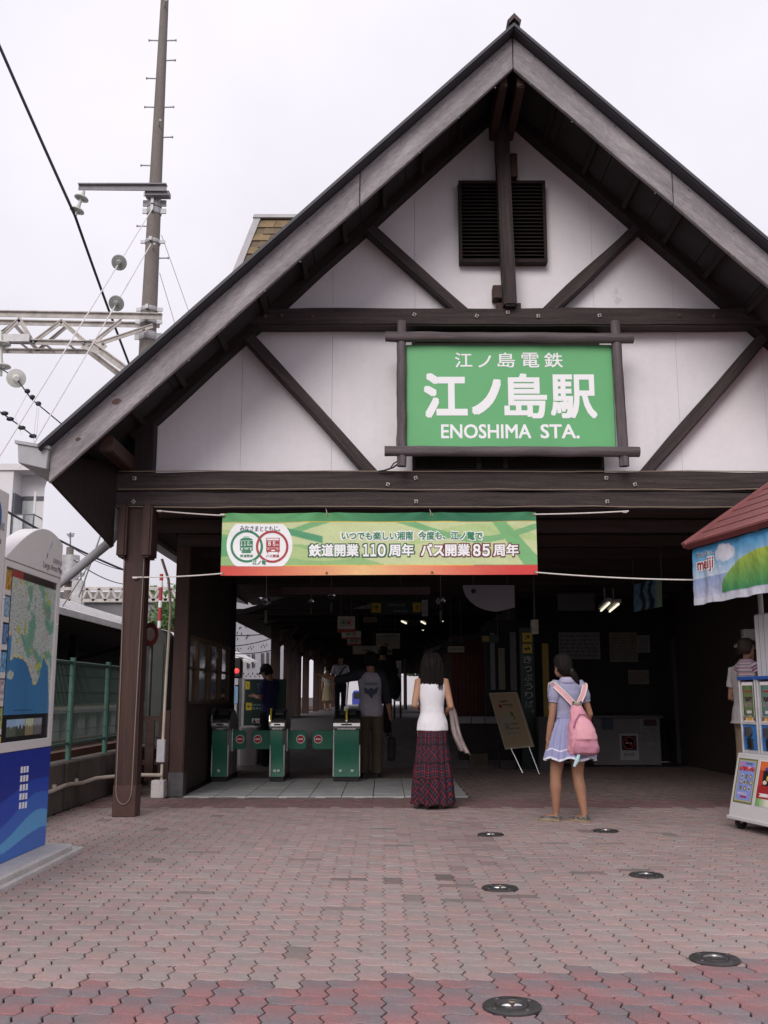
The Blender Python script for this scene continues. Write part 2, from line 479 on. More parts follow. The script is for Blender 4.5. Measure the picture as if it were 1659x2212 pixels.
X0, X1, Y0, Y1 = -3.35, 6.6, 2.7, 17.2
for i in range(int(X0 / U), int(X1 / U)):
    for j in range(int(Y0 / U), int(Y1 / U)):
        k = (i + j) % 4
        if k == 0: pv.append((i, j, 2, 1))
        elif k == 2: pv.append((i, j, 1, 2))
def in_view(x, y):
    return y > 3.62 and abs(x) < .40 * y
pv = [(q, ((q[0] + q[2] / 2) * U, (q[1] + q[3] / 2) * U)) for q in pv]
pv = [p for p in pv if p[1][1] < 12.0 or p[1][0] > .99 or p[1][1] > 14.75 or p[1][0] < -2.6]      # the tiled strip at the gates lies there
pv = [p for p in pv if not (p[1][0] < -2.40 and p[1][1] < 7.9)]           # under the board's kerb
pv.sort(key=lambda p: (not in_view(*p[1]), p[1][1]))
def paver_mesh(mb, q, c, ox=0., oy=0.):
    i, j, w_, h_ = q
    pts = paver_outline(i, j, w_, h_)
    a, b = paver_col(c[0], c[1], w_ == 2)
    for sx, sy in STAIN:
        if abs(c[0] - sx) < .12 and abs(c[1] - sy) < .06: a = [x * .6 for x in a]; b = [x * .6 for x in b]
    dz = rnd.uniform(-.0012, .0012); tx, ty = rnd.gauss(0, .006), rnd.gauss(0, .006)
    o1 = inset(pts, GAP); o2 = inset(pts, GAP + CH); n = len(pts); base = len(mb.v)
    def z(p, h): return h + dz + tx * (p[0] - c[0]) + ty * (p[1] - c[1])
    ring = [(p[0] - ox, p[1] - oy, -.014) for p in o1] + [(p[0] - ox, p[1] - oy, z(p, -.0035)) for p in o1] + [(p[0] - ox, p[1] - oy, z(p, 0)) for p in o2]
    mb.v += ring
    for r_ in range(3):
        for p in o1:
            t = ((p[0] - c[0]) if w_ == 2 else (p[1] - c[1])) / (1.1 * U) * .9 + .5
            t = min(1, max(0, t)); kk = .8 if r_ == 0 else 1.
            mb.c.append([(a[x] * (1 - t) + b[x] * t) * kk for x in range(3)])
    for r_ in range(2):
        for k in range(n):
            k2 = (k + 1) % n
            mb.f.append((base + r_ * n + k, base + r_ * n + k2, base + (r_ + 1) * n + k2, base + (r_ + 1) * n + k))
    mb.f.append(tuple(base + 2 * n + k for k in range(n)))
    mb.mi += [0] * (2 * n + 1)
for q, c in pv[:300]:
    mb = MB(); paver_mesh(mb, q, c, c[0], c[1])
    o = bpy.data.objects.new('paver', mb.mesh('paver', PAVM, fix=False)); o.location = (c[0], c[1], 0); link(o, plaza)
mb = MB()
for q, c in pv[300:]: paver_mesh(mb, q, c)
tag(mb.build('paver_field', PAVM, plaza, fix=False), kind='stuff')

# pale tiles in front of the ticket gates
tiles = bpy.data.objects.new('gate_floor', None); COL.objects.link(tiles); tag(tiles, kind='structure')
for r_ in range(7):
    for k in range(9):
        x0 = -2.36 + k * .372; y0 = 12.06 + r_ * .372
        mb = MB(); mb.box(x0 + .004, x0 + .368, y0 + .004, y0 + .368, -.015, .006 + rnd.uniform(0, .0015))
        mb.build('tile', TILE, tiles, bevel=.003)
# concrete apron, ballast and platform beyond the gates
mb = MB(); mb.box(-12, -3.42, 2, 70, -.012, .40)
tag(mb.build('track_bed', mat('ballast', (.17, .13, .11), .95, .5, 30., .8, fine=.4)), kind='structure')
mb = MB(); mb.add([(-2.75, 16.9, 0.0), (2.2, 16.9, 0.0), (2.2, 18.2, .42), (-2.75, 18.2, .42), (-2.75, 27, .62), (2.2, 27, .62), (-2.75, 62, .66), (2.2, 62, .66),
                   (-2.75, 62, -.01), (2.2, 62, -.01), (-2.75, 16.9, -.01), (2.2, 16.9, -.01)],
                  [(0, 1, 2, 3), (3, 2, 5, 4), (4, 5, 7, 6), (0, 3, 4, 6, 8, 10), (1, 11, 9, 7, 5, 2), (6, 7, 9, 8), (0, 10, 11, 1)])
tag(mb.build('station_platform', mat('platform_asphalt', (.17, .155, .155), .85, .25, 5., .3, fine=.2)), kind='structure')
# ------------------------------------------------------------------ the station hall
AX, SL = 1.31, .968                                  # ridge line and roof pitch
def zr(x, top=7.87): return top - SL * abs(x - AX)
hall = thing('station_building', (AX, 10.1, 0), 'gabled station hall with dark half timbering, white plaster and a steep roof', 'station')
YF = 10.1
# roof: two slabs with a ridge cap
for sg in (-1, 1):
    x_e = AX + sg * 4.52
    mb = MB()
    nrm = Vector((sg * SL, 0, 1)).normalized()
    mb.prism([(AX, 7.825), (x_e, zr(x_e) - .045), (x_e, zr(x_e) - .09), (AX, 7.78)], (0, 8.98, 0), (1, 0, 0), (0, 0, 1), (0, 15.2, 0))
    mb.build('roof', ROOFM, hall, bevel=.006)
    # metal edge strip over the bargeboard
    mb = MB(); mb.prism([(AX, 7.833), (x_e, zr(x_e) - .037), (x_e, zr(x_e) - .075), (AX, 7.795)], (0, 8.955, 0), (1, 0, 0), (0, 0, 1), (0, .022, 0))
    mb.build('roof_edge', mat('edge_metal', (.06, .06, .07), .5, .15, 8.), hall)
    # soffit boards
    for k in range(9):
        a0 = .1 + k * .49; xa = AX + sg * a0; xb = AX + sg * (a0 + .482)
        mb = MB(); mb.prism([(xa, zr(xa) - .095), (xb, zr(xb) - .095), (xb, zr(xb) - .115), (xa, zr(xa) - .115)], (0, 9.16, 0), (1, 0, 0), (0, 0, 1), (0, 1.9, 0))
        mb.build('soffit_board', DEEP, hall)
mb = MB(); mb.prism([(-.07, -.06), (0, .02), (.07, -.06), (.05, -.09), (0, -.035), (-.05, -.09)], (AX, 8.93, 7.90), (1, 0, 0), (0, 0, 1), (0, 15.3, 0))
mb.build('ridge_cap', mat('ridge_copper', (.06, .038, .036), .6, .3, 8., .1), hall)
# bargeboards: two lengths on each slope, joined with a vertical cut
for sg in (-1, 1):
    for a, b in ((.004, 1.545), (1.553, 4.447)):
        xa, xb = AX + sg * a, AX + sg * b
        M = Matrix(((sg * math.cos(math.atan(SL)), 0, 0), (0, 1, 0), (-math.sin(math.atan(SL)), 0, 0)))
        pa = Vector((xa, 9.10, zr(xa, 7.60))); d = Vector((sg, 0, -SL)).normalized(); zz = Vector((0, 0, 1))
        L = (b - a) / d.x * sg
        # built in a frame whose X runs along the board so that the grain follows it
        up = Vector((sg * SL, 0, 1)).normalized()
        fr = Matrix((d, Vector((0, 1, 0)), d.cross(Vector((0, 1, 0))))).transposed().to_4x4(); fr.translation = pa
        inv = fr.inverted()
        mb = MB(); n = 14
        for i in range(n + 1):
            x = xa + (xb - xa) * i / n
            wv = .006 * mnoise.noise((x * 1.7, 3, 1)); wv2 = .010 * mnoise.noise((x * 1.9, 8, 1))
            for (yy, zt) in ((9.10, 7.775 + wv), (9.152, 7.775 + wv), (9.152, 7.425 + wv2), (9.10, 7.425 + wv2)):
                mb.v.append(tuple(inv @ Vector((x, yy, zr(x, zt)))))
        for i in range(n):
            for k in range(4):
                k2 = (k + 1) % 4; mb.f.append((i * 4 + k, i * 4 + k2, i * 4 + 4 + k2, i * 4 + 4 + k))
        mb.f += [(3, 2, 1, 0), tuple(n * 4 + k for k in range(4))]; mb.mi = [0] * len(mb.f)
        o = bpy.data.objects.new('bargeboard', mb.mesh('bargeboard', BARGE, bevel=.006)); o.matrix_basis = fr; link(o, hall)
        # nails and knots
        for k in range(int(abs(b - a) / .36)):
            for dz in (.07, -.26):
                x = xa + (xb - xa) * (k + .5 + rnd.uniform(-.1, .1)) / int(abs(b - a) / .36)
                nb = MB(); nb.lathe([(.007, -.004), (.006, 0)], (x, 9.098, zr(x, 7.66 + dz + rnd.uniform(-.03, .03))), 'Y', 8)
                nb.build('nail', STEELD, hall)
# long knots on the board near its foot
for (u, v, r) in ((252, 867, .045), (168, 948, .026)):
    p = at(u, v, 9.095); mb = MB(); mb.prism([(r * (.75 + .35 * mnoise.noise((math.cos(q), math.sin(q), r * 50))) * (1.25 * math.cos(q) + .3 * math.sin(q)), r * (.7 + .3 * mnoise.noise((math.cos(q) * 2, math.sin(q) * 2, r * 90))) * math.sin(q)) for q in [k * .39 for k in range(16)]], (p.x, 9.0985, p.z), (1, 0, 0), (0, 0, 1), (0, .01, 0))
    mb.build('knot', mat('knot', (.12, .07, .065), .85, .6, 20., .3), hall)

# white wall panels behind the timbers, with fine open seams
edges = [-2.62, -1.53, -.56, .34, 1.31, 2.30, 3.17, 4.10, 5.22]
for xa, xb in zip(edges[:-1], edges[1:]):
    xa += .0012; xb -= .0012
    poly = [(xa, 3.30), (xb, 3.30), (xb, zr(xb) - .2)]
    if xa < AX < xb: poly.append((AX, 7.67))
    poly.append((xa, zr(xa) - .2))
    mb = MB(); mb.prism(poly, (0, 10.31, 0), (1, 0, 0), (0, 0, 1), (0, .09, 0)); mb.build('wall_panel', PLASTER, hall)
# plaster stains left by splashing under the braces
def timber(name, p0, p1, w_, d_, m=WOOD, y=None, **k):
    return hewn(name, p0, p1, w_, d_, m, hall, **k)
HALFD = .215
# tie beam: two squared trunks, one on the other
for (z, hgt, m_) in ((3.352, .205, WOODF), (3.155, .172, WOODF)):
    timber('tie_beam', (-2.785, 10.195, z), (5.42, 10.195, z), hgt, .23, m_, wob=.018, seg=.16, bev=.018)
timber('collar_beam', (-1.50, 10.205, 5.158), (4.12, 10.205, 5.158), .20, .215, WOODF, wob=.016, bev=.016)
for sg in (-1, 1):
    xe = AX + sg * 3.98
    timber('rafter', (AX + sg * .02, 10.215, 7.703), (xe, 10.215, zr(xe, 7.703)), .135, .205, wob=.012, bev=.014)
    # braces
    x1, x2 = AX + sg * 1.56, AX + sg * .44
    timber('brace', (x1, 10.225, 6.30), (x2, 10.225, 5.225), .125, .17, WOODF, wob=.016, bev=.016)
    x1, x2 = AX + sg * 2.80, AX + sg * 1.40
    timber('brace', (x1, 10.225, 4.99), (x2, 10.225, 3.42), .122, .17, WOODF, wob=.016, bev=.016)
    # corner stud below the rafter foot and a knee where timbers meet
    timber('corner_stud', (AX + sg * 3.83, 10.22, 3.40), (AX + sg * 3.83, 10.22, 4.10), .20, .19)
    # verge purlins reaching out to the bargeboard
    for k in range(10):
        a0 = .48 + k * .42; x = AX + sg * a0; z = zr(x, 7.705)
        mb = MB(); mb.bar((x, 9.16, z), (x, 10.1, z), .055, .06, (sg * SL, 0, 1)); mb.build('verge_purlin', WOOD, hall, bevel=.005)
    # the main purlins
    x = AX + sg * 3.985
    hewn('purlin', (x, 9.28, 3.55), (x, 10.2, 3.55), .165, .13, WOODR, hall, out=(1, 0, 0), wob=.004)
    x = AX + sg * .092
    hewn('ridge_purlin', (x, 9.20, 7.41), (x, 10.22, 7.41), .27, .085, WOODR, hall, out=(1, 0, 0), wob=.006)
mb = MB(); mb.box(1.40, 1.475, 10.12, 10.3, 6.80, 7.08); mb.build('wood_block', WOODR, hall, bevel=.006)
hewn('king_post', (1.345, 10.10, 5.25), (1.29, 10.10, 7.62), .150, .20, WOODF, hall, wob=.020, bev=.02)
for (x, z, sx, sz) in ((1.27, 5.30, .05, .04), (1.44, 5.30, .04, .04), (1.235, 5.47, .055, .075)):
    mb = MB(); mb.box(x - sx, x + sx, 10.16, 10.3, z - sz, z + sz); mb.build('wood_block', WOODR, hall, bevel=.005)

# louvred vents: frame and single slats
def louvre(x0, x1, z0, z1, y, n, mids=()):
    mb = MB(); f = .035
    mb.box(x0, x0 + f, y, y + .11, z0, z1); mb.box(x1 - f, x1, y, y + .11, z0, z1)
    mb.box(x0 + f, x1 - f, y, y + .11, z1 - f, z1); mb.box(x0 + f, x1 - f, y, y + .11, z0, z0 + f)
    for mxx in mids: mb.box(mxx - .03, mxx + .03, y + .002, y + .09, z0 + f, z1 - f)
    fr = mb.build('louvre', WOOD, hall, bevel=.004)
    bk = MB(); bk.box(x0 + .01, x1 - .01, y + .085, y + .1, z0 + .01, z1 - .01); bk.build('louvre_back', BLACK, fr)
    sp = [x0 + f] + [q for mxx in mids for q in (mxx - .03, mxx + .03)] + [x1 - f]
    for q in range(0, len(sp), 2):
        me = None
        for k in range(n):
            z = z0 + f + (z1 - z0 - 2 * f) * (k + .5) / n; p = (z1 - z0 - 2 * f) / n
            o = None
            if me is None:
                sb = MB(); sb.obox((0, 0, 0), ((sp[q + 1] - sp[q]) / 2 - .001, 0, 0), (0, .030, .34 * p), (0, -.003, .006)); me = sb.mesh('slat', WOOD, bevel=.002)
            o = bpy.data.objects.new('slat', me); o.location = ((sp[q] + sp[q + 1]) / 2, y + .042, z); link(o, fr)
louvre(.825, 1.789, 5.822, 6.792, 10.19, 21, (1.307,))
louvre(.30, 2.32, 3.475, 3.68, 10.21, 6, (1.0, 1.28))
louvre(.30, 2.32, 4.86, 5.03, 10.21, 4)

# square bolt plates
def bolt(u, v, y, m_=None):
    p = at(u, v, y); a = rnd.uniform(0, 1.5); r = .024
    mb = MB(); c1, s1 = math.cos(a) * r, math.sin(a) * r
    mb.prism([(c1, s1), (-s1, c1), (-c1, -s1), (s1, -c1)], p, (1, 0, 0), (0, 0, 1), (0, .02, 0))
    o = mb.build('bolt_plate', m_ or mat('bolt_steel', (.55, .50, .47), .6, .3, 40.), hall)
    nb = MB(); nb.lathe([(.0115, 0), (.0115, -.012), (.006, -.016)], p, 'Y', 6); nb.build('nut', STEELD, o)
for u, v in ((290, 1033), (288, 1083), (898, 1032), (838, 1046), (899, 1083), (1310, 1032), (1372, 1046), (1312, 1083)): bolt(u, v, 10.062)
RB = mat('bolt_rusty', (.16, .09, .08), .8, .4, 40.)
for u, v in ((895, 679), (1030, 682), (1097, 674), (1163, 682), (1295, 681)): bolt(u, v, 10.082)
for u, v in ((608, 680), (674, 682), (572, 681), (540, 680), (1468, 681), (1543, 682)): bolt(u, v, 10.082, RB)

# front posts with steel shoes, and the second row
for (px, py, ww) in ((-2.545, 10.2, .215), (5.17, 10.2, .215), (-2.445, 12.14, .175), (5.07, 12.14, .175)):
    hewn('post', (px, py, 0.02), (px, py, 3.08), ww, ww, WOODR, hall, wob=.004, seg=.3, bev=.012)
    mb = MB(); h = .30 if py < 11 else .28
    mb.box(px - ww / 2 - .005, px + ww / 2 + .005, py - ww / 2 - .005, py + ww / 2 + .005, 0, h)
    mb.build('post_shoe', mat('shoe_brown', (.075, .038, .032), .45, .2, 8.) if py < 11 else STEELD, hall, bevel=.006)
# post head brackets: twin cheeks and rounded foot
for px in (-2.67, -2.42, 5.04, 5.29):
    hewn('post_bracket', (px, 10.15, 2.55), (px, 10.15, 3.10), .10, .31, WOODR, hall, wob=.004, bev=.02)
for sg in (-1, 1):
    # raking eave board between the bargeboard foot and the post head
    xo, xi = AX + sg * 4.445, AX + sg * 4.105
    mb = MB(); a = Vector((xo, 9.16, 3.13)); b = Vector((xi, 10.06, 2.66)); c = Vector((xi, 10.06, 3.52)); d = Vector((xo, 9.16, 3.42)); t = Vector((-sg * .03, 0, 0))
    mb.add([a, b, c, d, a + t, b + t, c + t, d + t], [(0, 1, 2, 3), (7, 6, 5, 4), (0, 4, 5, 1), (1, 5, 6, 2), (2, 6, 7, 3), (3, 7, 4, 0)])
    mb.build('eave_board', WOOD, hall)
    mb = MB(); mb.box(min(xo, xi), max(xo, xi), 10.16, 23.8, 3.30, 3.33); mb.build('eave_soffit', WOOD, hall)
# the loop of cable stapled round the first post's face
p = at(268, 1500, 10.08)
mb = MB(); pts = []
xl, xr_, zb = -2.625, -2.47, .12
pts = [(xl - .03, 10.085, 2.55), (xl - .01, 10.082, 1.6), (xl, 10.082, .30)] + [((xl + xr_) / 2 - math.cos(q * math.pi / 8) * (xr_ - xl) / 2, 10.079, .26 - math.sin(q * math.pi / 8) * .14) for q in range(9)] + [(xr_, 10.082, .30), (xr_ + .01, 10.082, 1.6), (xr_ + .02, 10.082, 2.6)]
mb.tube(pts, .006, 6); mb.build('lamp_cable', mat('grey_cord', (.20, .155, .13), .8), hall)
# thin light cords sagging along the tie beam
for k, (z0, amp) in enumerate(((3.262, .02), (3.078, .012), (3.452, .015))):
    mb = MB(); pts = []
    for i in range(42):
        x = -2.75 + i * .196; pts.append((x, 10.064, z0 + amp * mnoise.noise((x * .8, k * 5., 1.)) + .006 * mnoise.noise((x * 3, k, 2.))))
    mb.tube(pts, .0055, 5); mb.build('lamp_cord', mat('tan_cord', (.26, .20, .15), .8), hall)
# gutter box on the eave and its downpipe
mb = MB()
mb.prism([(-3.43, 3.49), (-3.135, 3.44), (-3.145, 3.24), (-3.41, 3.30)], (0, 9.04, 0), (1, 0, 0), (0, 0, 1), (0, 14, 0))
mb.build('gutter', mat('gutter_grey', (.36, .355, .37), .5, .15, 5.), hall, bevel=.006)
mb = MB(); mb.prism([(-3.45, 3.515), (-3.12, 3.46), (-3.12, 3.43), (-3.45, 3.485)], (0, 9.02, 0), (1, 0, 0), (0, 0, 1), (0, .06, 0)); mb.build('gutter_lip', mat('gutter_grey', (0, 0, 0)), hall)
a, b, c, d = at(252, 1085, 10.8), at(251, 1142, 10.8), at(236, 1172, 10.8), at(120, 1268, 10.8)
mb = MB(); mb.tube([a, b - Vector((0, 0, .0)), (b + c) / 2 + Vector((.01, 0, -.01)), c, d, d + Vector((-.03, 0, -.9))], .052, 14)
mb.build('downpipe', mat('pipe_grey', (.33, .33, .345), .4, .1, 5.), hall, smooth=True)
for q in (b, c):
    mb = MB(); dd = (b - a).normalized() if q == b else (d - c).normalized(); mb.tube([q - dd * .02, q + dd * .03], .059, 14); mb.build('pipe_collar', mat('pipe_grey', (0, 0, 0)), hall, smooth=True)

# dormer on the slope: verge boards and courses of shingles
dm = MB(); zt, zb_ = 7.26, 6.35
def dpt(a, b):   # across and down the tilted face
    return Vector((-1.60 + a - .24 * b, 12.0 - .30 * b, 7.235 - .95 * b))
core = [dpt(0, 0), dpt(2.2, 0), dpt(2.2, 1.1), dpt(0, 1.1)]
dp = Vector((0, 1.4, -.1)); dm.add(core + [p + dp for p in core], [(3, 2, 1, 0), (4, 5, 6, 7), (0, 1, 5, 4), (1, 2, 6, 5), (2, 3, 7, 6), (3, 0, 4, 7)])
dorm = dm.build('dormer', mat('dormer_core', (.16, .12, .08), .8), hall)
vb = MB(); e = Vector((0, -.03, 0)); q = [dpt(-.085, -.02), dpt(0, -.02), dpt(0, 1.1), dpt(-.085, 1.1)]
vb.add([p + e for p in q] + [p + Vector((0, .1, 0)) for p in q], [(0, 3, 2, 1), (4, 5, 6, 7), (0, 1, 5, 4), (1, 2, 6, 5), (2, 3, 7, 6), (3, 0, 4, 7)])
vb.build('verge_board', mat('verge_grey', (.42, .40, .41), .7, .15, 6.), dorm)
vb = MB(); q = [dpt(-.10, -.07), dpt(2.2, -.07), dpt(2.2, -.015), dpt(-.10, -.015)]
vb.add([p + e * 1.6 for p in q] + [p + Vector((0, 1.4, 0)) for p in q], [(0, 3, 2, 1), (4, 5, 6, 7), (0, 1, 5, 4), (1, 2, 6, 5), (2, 3, 7, 6), (3, 0, 4, 7)])
vb.build('ridge_flashing', mat('verge_grey', (0, 0, 0)), dorm)
for r_ in range(9):
    for k in range(10):
        if r_ > 4 and k > 4: continue
        a0 = .005 + k * .215 + (.1 if r_ % 2 else 0); b0 = .02 + r_ * .112; sb = MB()
        q = [dpt(a0, b0), dpt(a0 + .208, b0), dpt(a0 + .208, b0 + .125), dpt(a0, b0 + .125)]
        n_ = Vector((0, -1, .25)).normalized()
        sb.add([q[0] + n_ * .004, q[1] + n_ * .004, q[2] + n_ * .02, q[3] + n_ * .02, q[0], q[1], q[2], q[3]], [(0, 3, 2, 1), (4, 5, 6, 7), (0, 1, 5, 4), (1, 2, 6, 5), (2, 3, 7, 6), (3, 0, 4, 7)])
        sb.build('shingle', SHING if rnd.random() < .6 else mat('brown_shingle_worn', (.17, .125, .08), .85, .35, 6., .3), dorm)

# inside: ceiling boards, side wall with the booth, back and far side walls
for k in range(26):
    mb = MB(); x = -2.5 + k * .3; mb.box(x + .003, x + .297, 10.42, 18.9, 3.10, 3.125); mb.build('ceiling_board', INTW, hall)
for k in range(8):
    hewn('ceiling_joist', (-2.5, 10.9 + k * 1.05, 3.02), (5.3, 10.9 + k * 1.05, 3.02), .14, .11, INTW, hall, out=(0, -1, 0), wob=.004, seg=.6)
mb = MB(); mb.box(5.2, 5.3, 10.4, 18.6, 0, 3.1); mb.build('side_wall', INTW, hall)
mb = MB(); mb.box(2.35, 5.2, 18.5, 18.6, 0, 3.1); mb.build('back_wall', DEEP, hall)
mb = MB(); mb.box(2.25, 2.35, 17.8, 26, 0, 3.1); mb.build('inner_wall', INTW, hall)
mb = MB(); mb.box(-2.9, 5.4, 23.7, 23.8, 3.13, 7.0); mb.prism([(-2.9, 3.4), (5.4, 3.4), (AX, 7.6)], (0, 23.9, 0), (1, 0, 0), (0, 0, 1), (0, .05, 0)); mb.build('rear_gable', PLASTER, hall)
# the booth at the side: dark lower wall, framed glass cases, upper wall
bx = -2.45
mb = MB(); mb.box(bx - .09, bx, 12.25, 16.3, .02, 1.02); mb.build('booth_lower_wall', INTW, hall)
mb = MB(); mb.box(bx - .09, bx, 12.25, 16.3, 1.93, 3.1); mb.build('booth_upper_wall', INTW, hall)
mb = MB(); mb.box(bx - .10, bx + .03, 16.05, 16.35, .02, 3.1); mb.build('booth_end_wall', WOOD, hall)
mb = MB(); mb.box(bx - .12, bx + .05, 12.25, 16.05, 1.02, 1.06); mb.build('booth_sill', WOODR, hall, bevel=.005)
mb = MB(); mb.box(bx - .30, bx - .24, 13.1, 16.3, .02, 3.1); mb.build('booth_back_wall', mat('booth_brown', (.10, .07, .05), .7, .3, 3.), hall)
for k in range(4):
    y0 = 12.35 + k * .92; y1 = y0 + .86
    mb = MB(); f = .05
    for a, b, c, d in ((y0, y0 + f, 1.06, 1.93), (y1 - f, y1, 1.06, 1.93), (y0 + f, y1 - f, 1.06, 1.10), (y0 + f, y1 - f, 1.88, 1.93), (y0 + f, y1 - f, 1.50, 1.53)):
        mb.box(bx - .05, bx + .01, a, b, c, d)
    wf = mb.build('booth_window', mat('window_wood', (.15, .095, .06), .6, .3, 5., .2), hall, bevel=.003)
    mb = MB(); mb.box(bx - .03, bx - .024, y0 + f, y1 - f, 1.10, 1.88); mb.build('pane', GLASSM, wf)
    mb = MB(); nn = 26
    for i in range(nn + 1):
        yy = y0 + f + (y1 - y0 - 2 * f) * i / nn; xx = bx - .06 - .012 * math.sin(i * 1.5)
        mb.v += [(xx, yy, 1.1), (xx, yy, 1.66)]
    mb.f = [(2 * i, 2 * i + 2, 2 * i + 3, 2 * i + 1) for i in range(nn)]; mb.mi = [0] * nn
    mb.build('curtain', mat('curtain', (.16, .13, .12), .8, .15, 6.), wf, smooth=True, fix=False)
    if k in (0, 2):
        mb = MB(); pl = [(.13 * math.cos(q * math.pi / 9) * (1 + .12 * math.cos(3 * q)), .05 * math.sin(q * math.pi / 9) * (1 + .2 * math.sin(2.5 * q) ** 2)) for q in range(18)]
        mb.prism(pl, (bx + .012, (y0 + y1) / 2, 1.74), (0, 1, 0), (0, 0, 1), (.004, 0, 0)); mb.build('cloud_tag', mat('tag_white', (.55, .58, .66), .6), wf)
# lit lamp tubes under the ceiling
LAMP = mat('lamp_tube', (1.0, .93, .72), .4, 0, 2., emit=.9)
def tube_lamp(p0, p1, label, r=.018):
    p0, p1 = Vector(p0), Vector(p1)
    t = thing('ceiling_lamp', (p0 + p1) / 2, label, 'lamp', 'ceiling lamps')
    mb = MB(); mb.bar(p0 + Vector((0, 0, .05)), p1 + Vector((0, 0, .05)), .09, .05); mb.bar((p0 + p1) / 2 + Vector((0, 0, .06)), (p0 + p1) / 2 + Vector((0, 0, .30)), .02, .02, (0, 1, 0)); mb.build('housing', mat('lamp_white', (.3, .3, .3)), t)
    mb = MB(); mb.tube([p0, p1], r, 10); mb.build('tube', LAMP, t)
pa, pb = at(1316, 1303, 14.6), at(1339, 1287, 15.6); pb.z = pa.z; pb = Vector((pa.x + .16, 15.9, pa.z))
tube_lamp(pa, pb, 'lit fluorescent tube hanging over the dark counter, nearer of the pair', .016)
tube_lamp(pa + Vector((.17, .15, 0)), pb + Vector((.17, .15, 0)), 'lit fluorescent tube hanging over the dark counter, farther of the pair', .016)
for k, (u, v, y) in enumerate(((873, 1342, 21.), (915, 1343, 21.5), (961, 1342, 22.), (911, 1357, 24.))):
    p = at(u, v, y)
    tube_lamp(p + Vector((-.05, 0, 0)), p + Vector((.05, .35, -.02)), ['small lit ceiling lamp above the hanging timetable', 'small lit ceiling lamp between the timetable and the red kiosk', 'small lit ceiling lamp above the red kiosk roof', 'lowest small lit ceiling lamp deep in the passage'][k], .017)
# ------------------------------------------------------------------ the station sign on the gable
sgn = thing('station_sign', (1.31, 9.95, 3.6), 'green station name board with white lettering in a log frame on the gable', 'sign')
mb = MB(); mb.box(.228, 2.392, 9.955, 10.18, 3.672, 4.79); mb.build('sign_panel', GREENS, sgn, bevel=.01)
LOG = mat('frame_log', (.115, .092, .098), .7, .5, 3., .5, stretch=(.6, 9, 9), fine=.2)
def logpole(p0, p1, r):
    p0, p1 = Vector(p0), Vector(p1); d = p1 - p0; L = d.length; d.normalize(); zz = d.cross(Vector((0, -1, 0))).normalized()
    M = Matrix((d, Vector((0, -1, 0)), zz)).transposed().to_4x4(); M.translation = p0
    mb = MB(); n = 22; sd = rnd.random() * 40
    pts = [(L * i / n, .006 * mnoise.noise((i * .35, sd, 0)), .007 * mnoise.noise((i * .35, sd, 5))) for i in range(n + 1)]
    mb.tube(pts, [r * (1 + .10 * mnoise.noise((i * .5, sd, 8))) for i in range(n + 1)], 14)
    o = bpy.data.objects.new('frame_log', mb.mesh('frame_log', LOG, smooth=True)); o.matrix_basis = M; link(o, sgn)
logpole((.015, 9.89, 4.855), (2.60, 9.89, 4.835), .053)
logpole((.005, 9.89, 3.625), (2.61, 9.89, 3.615), .053)
logpole((.178, 9.915, 3.47), (.182, 9.915, 5.03), .050)
logpole((2.455, 9.915, 3.47), (2.425, 9.915, 5.03), .052)
def sign_text(body, u0, u1, v0, v1, bold, **k):
    a, b = at(u0, v1, 9.955), at(u1, v0, 9.955)
    xz_text(body, a.x, b.x, a.z, b.z, 9.953, WHITEP, sgn, bold=bold, **k)
for ch, u0, u1 in zip('江ノ島電鉄', (983, 1033, 1075, 1127, 1176), (1020, 1061, 1112, 1164, 1215)):
    sign_text(ch, u0, u1, 762 if ch != 'ノ' else 768, 794, .012)
sign_text('江', 915.7, 1009, 806, 903, .040)
sign_text('ノ', 1019, 1082, 819, 896, .055)
sign_text('島', 1090, 1180, 807, 904, .027)
sign_text('駅', 1190.5, 1287, 809, 904, .025)
sign_text('ENOSHIMA', 953, 1147, 916.5, 947.5, .022)
sign_text('STA.', 1168, 1251, 916.5, 947.5, .022)
mb = MB(); p = at(848, 990, 10.0)
mb.tube([(.20, 9.97, 3.56), (.13, 9.98, 3.50), (.09, 10.0, 3.475), (.0, 10.04, 3.455), (-.06, 10.06, 3.45)], .009, 6); mb.tube([(.21, 9.97, 3.58), (.10, 10.0, 3.52), (.06, 10.04, 3.47), (-.03, 10.06, 3.455)], .007, 6); mb.build('sign_cable', CABLE, sgn)

# ------------------------------------------------------------------ the anniversary banner
YB = 10.06
c0, c1 = at(476, 1242, YB), at(1158, 1107, YB)
BX0, BX1, BZ0, BZ1 = c0.x, c1.x, c0.z, c1.z
ban = thing('banner', ((BX0 + BX1) / 2, YB, BZ0), 'wide green railway anniversary banner roped across the hall entrance', 'banner')
EYE = [0, .335, .667, 1.]
def bwarp(s, t):
    y = .014 * math.sin(s * 9 + 1.3 * t) * (1 - .5 * t) + .007 * fnoise(s * 7 + t * 2, t * 1.5, 3.)
    for e in EYE:
        d = abs(s - e); y += .012 * math.exp(-(d / .02) ** 2) * t * t + .011 * math.cos((s - e) / max(.02, 1.15 - t) * 14) * math.exp(-(d / .08) ** 2) * t
    return y
def bpos(s, t, off=0.):
    sag = -.022 * math.sin(s * math.pi * 3) ** 2 * t * .35 + .012 * (s - .5)
    return Vector((BX0 + (BX1 - BX0) * s, YB + bwarp(s, t) - off, BZ0 + (BZ1 - BZ0) * t + sag))
def mix3(a, b, t): t = min(1, max(0, t)); return tuple(x * (1 - t) + y * t for x, y in zip(a, b))
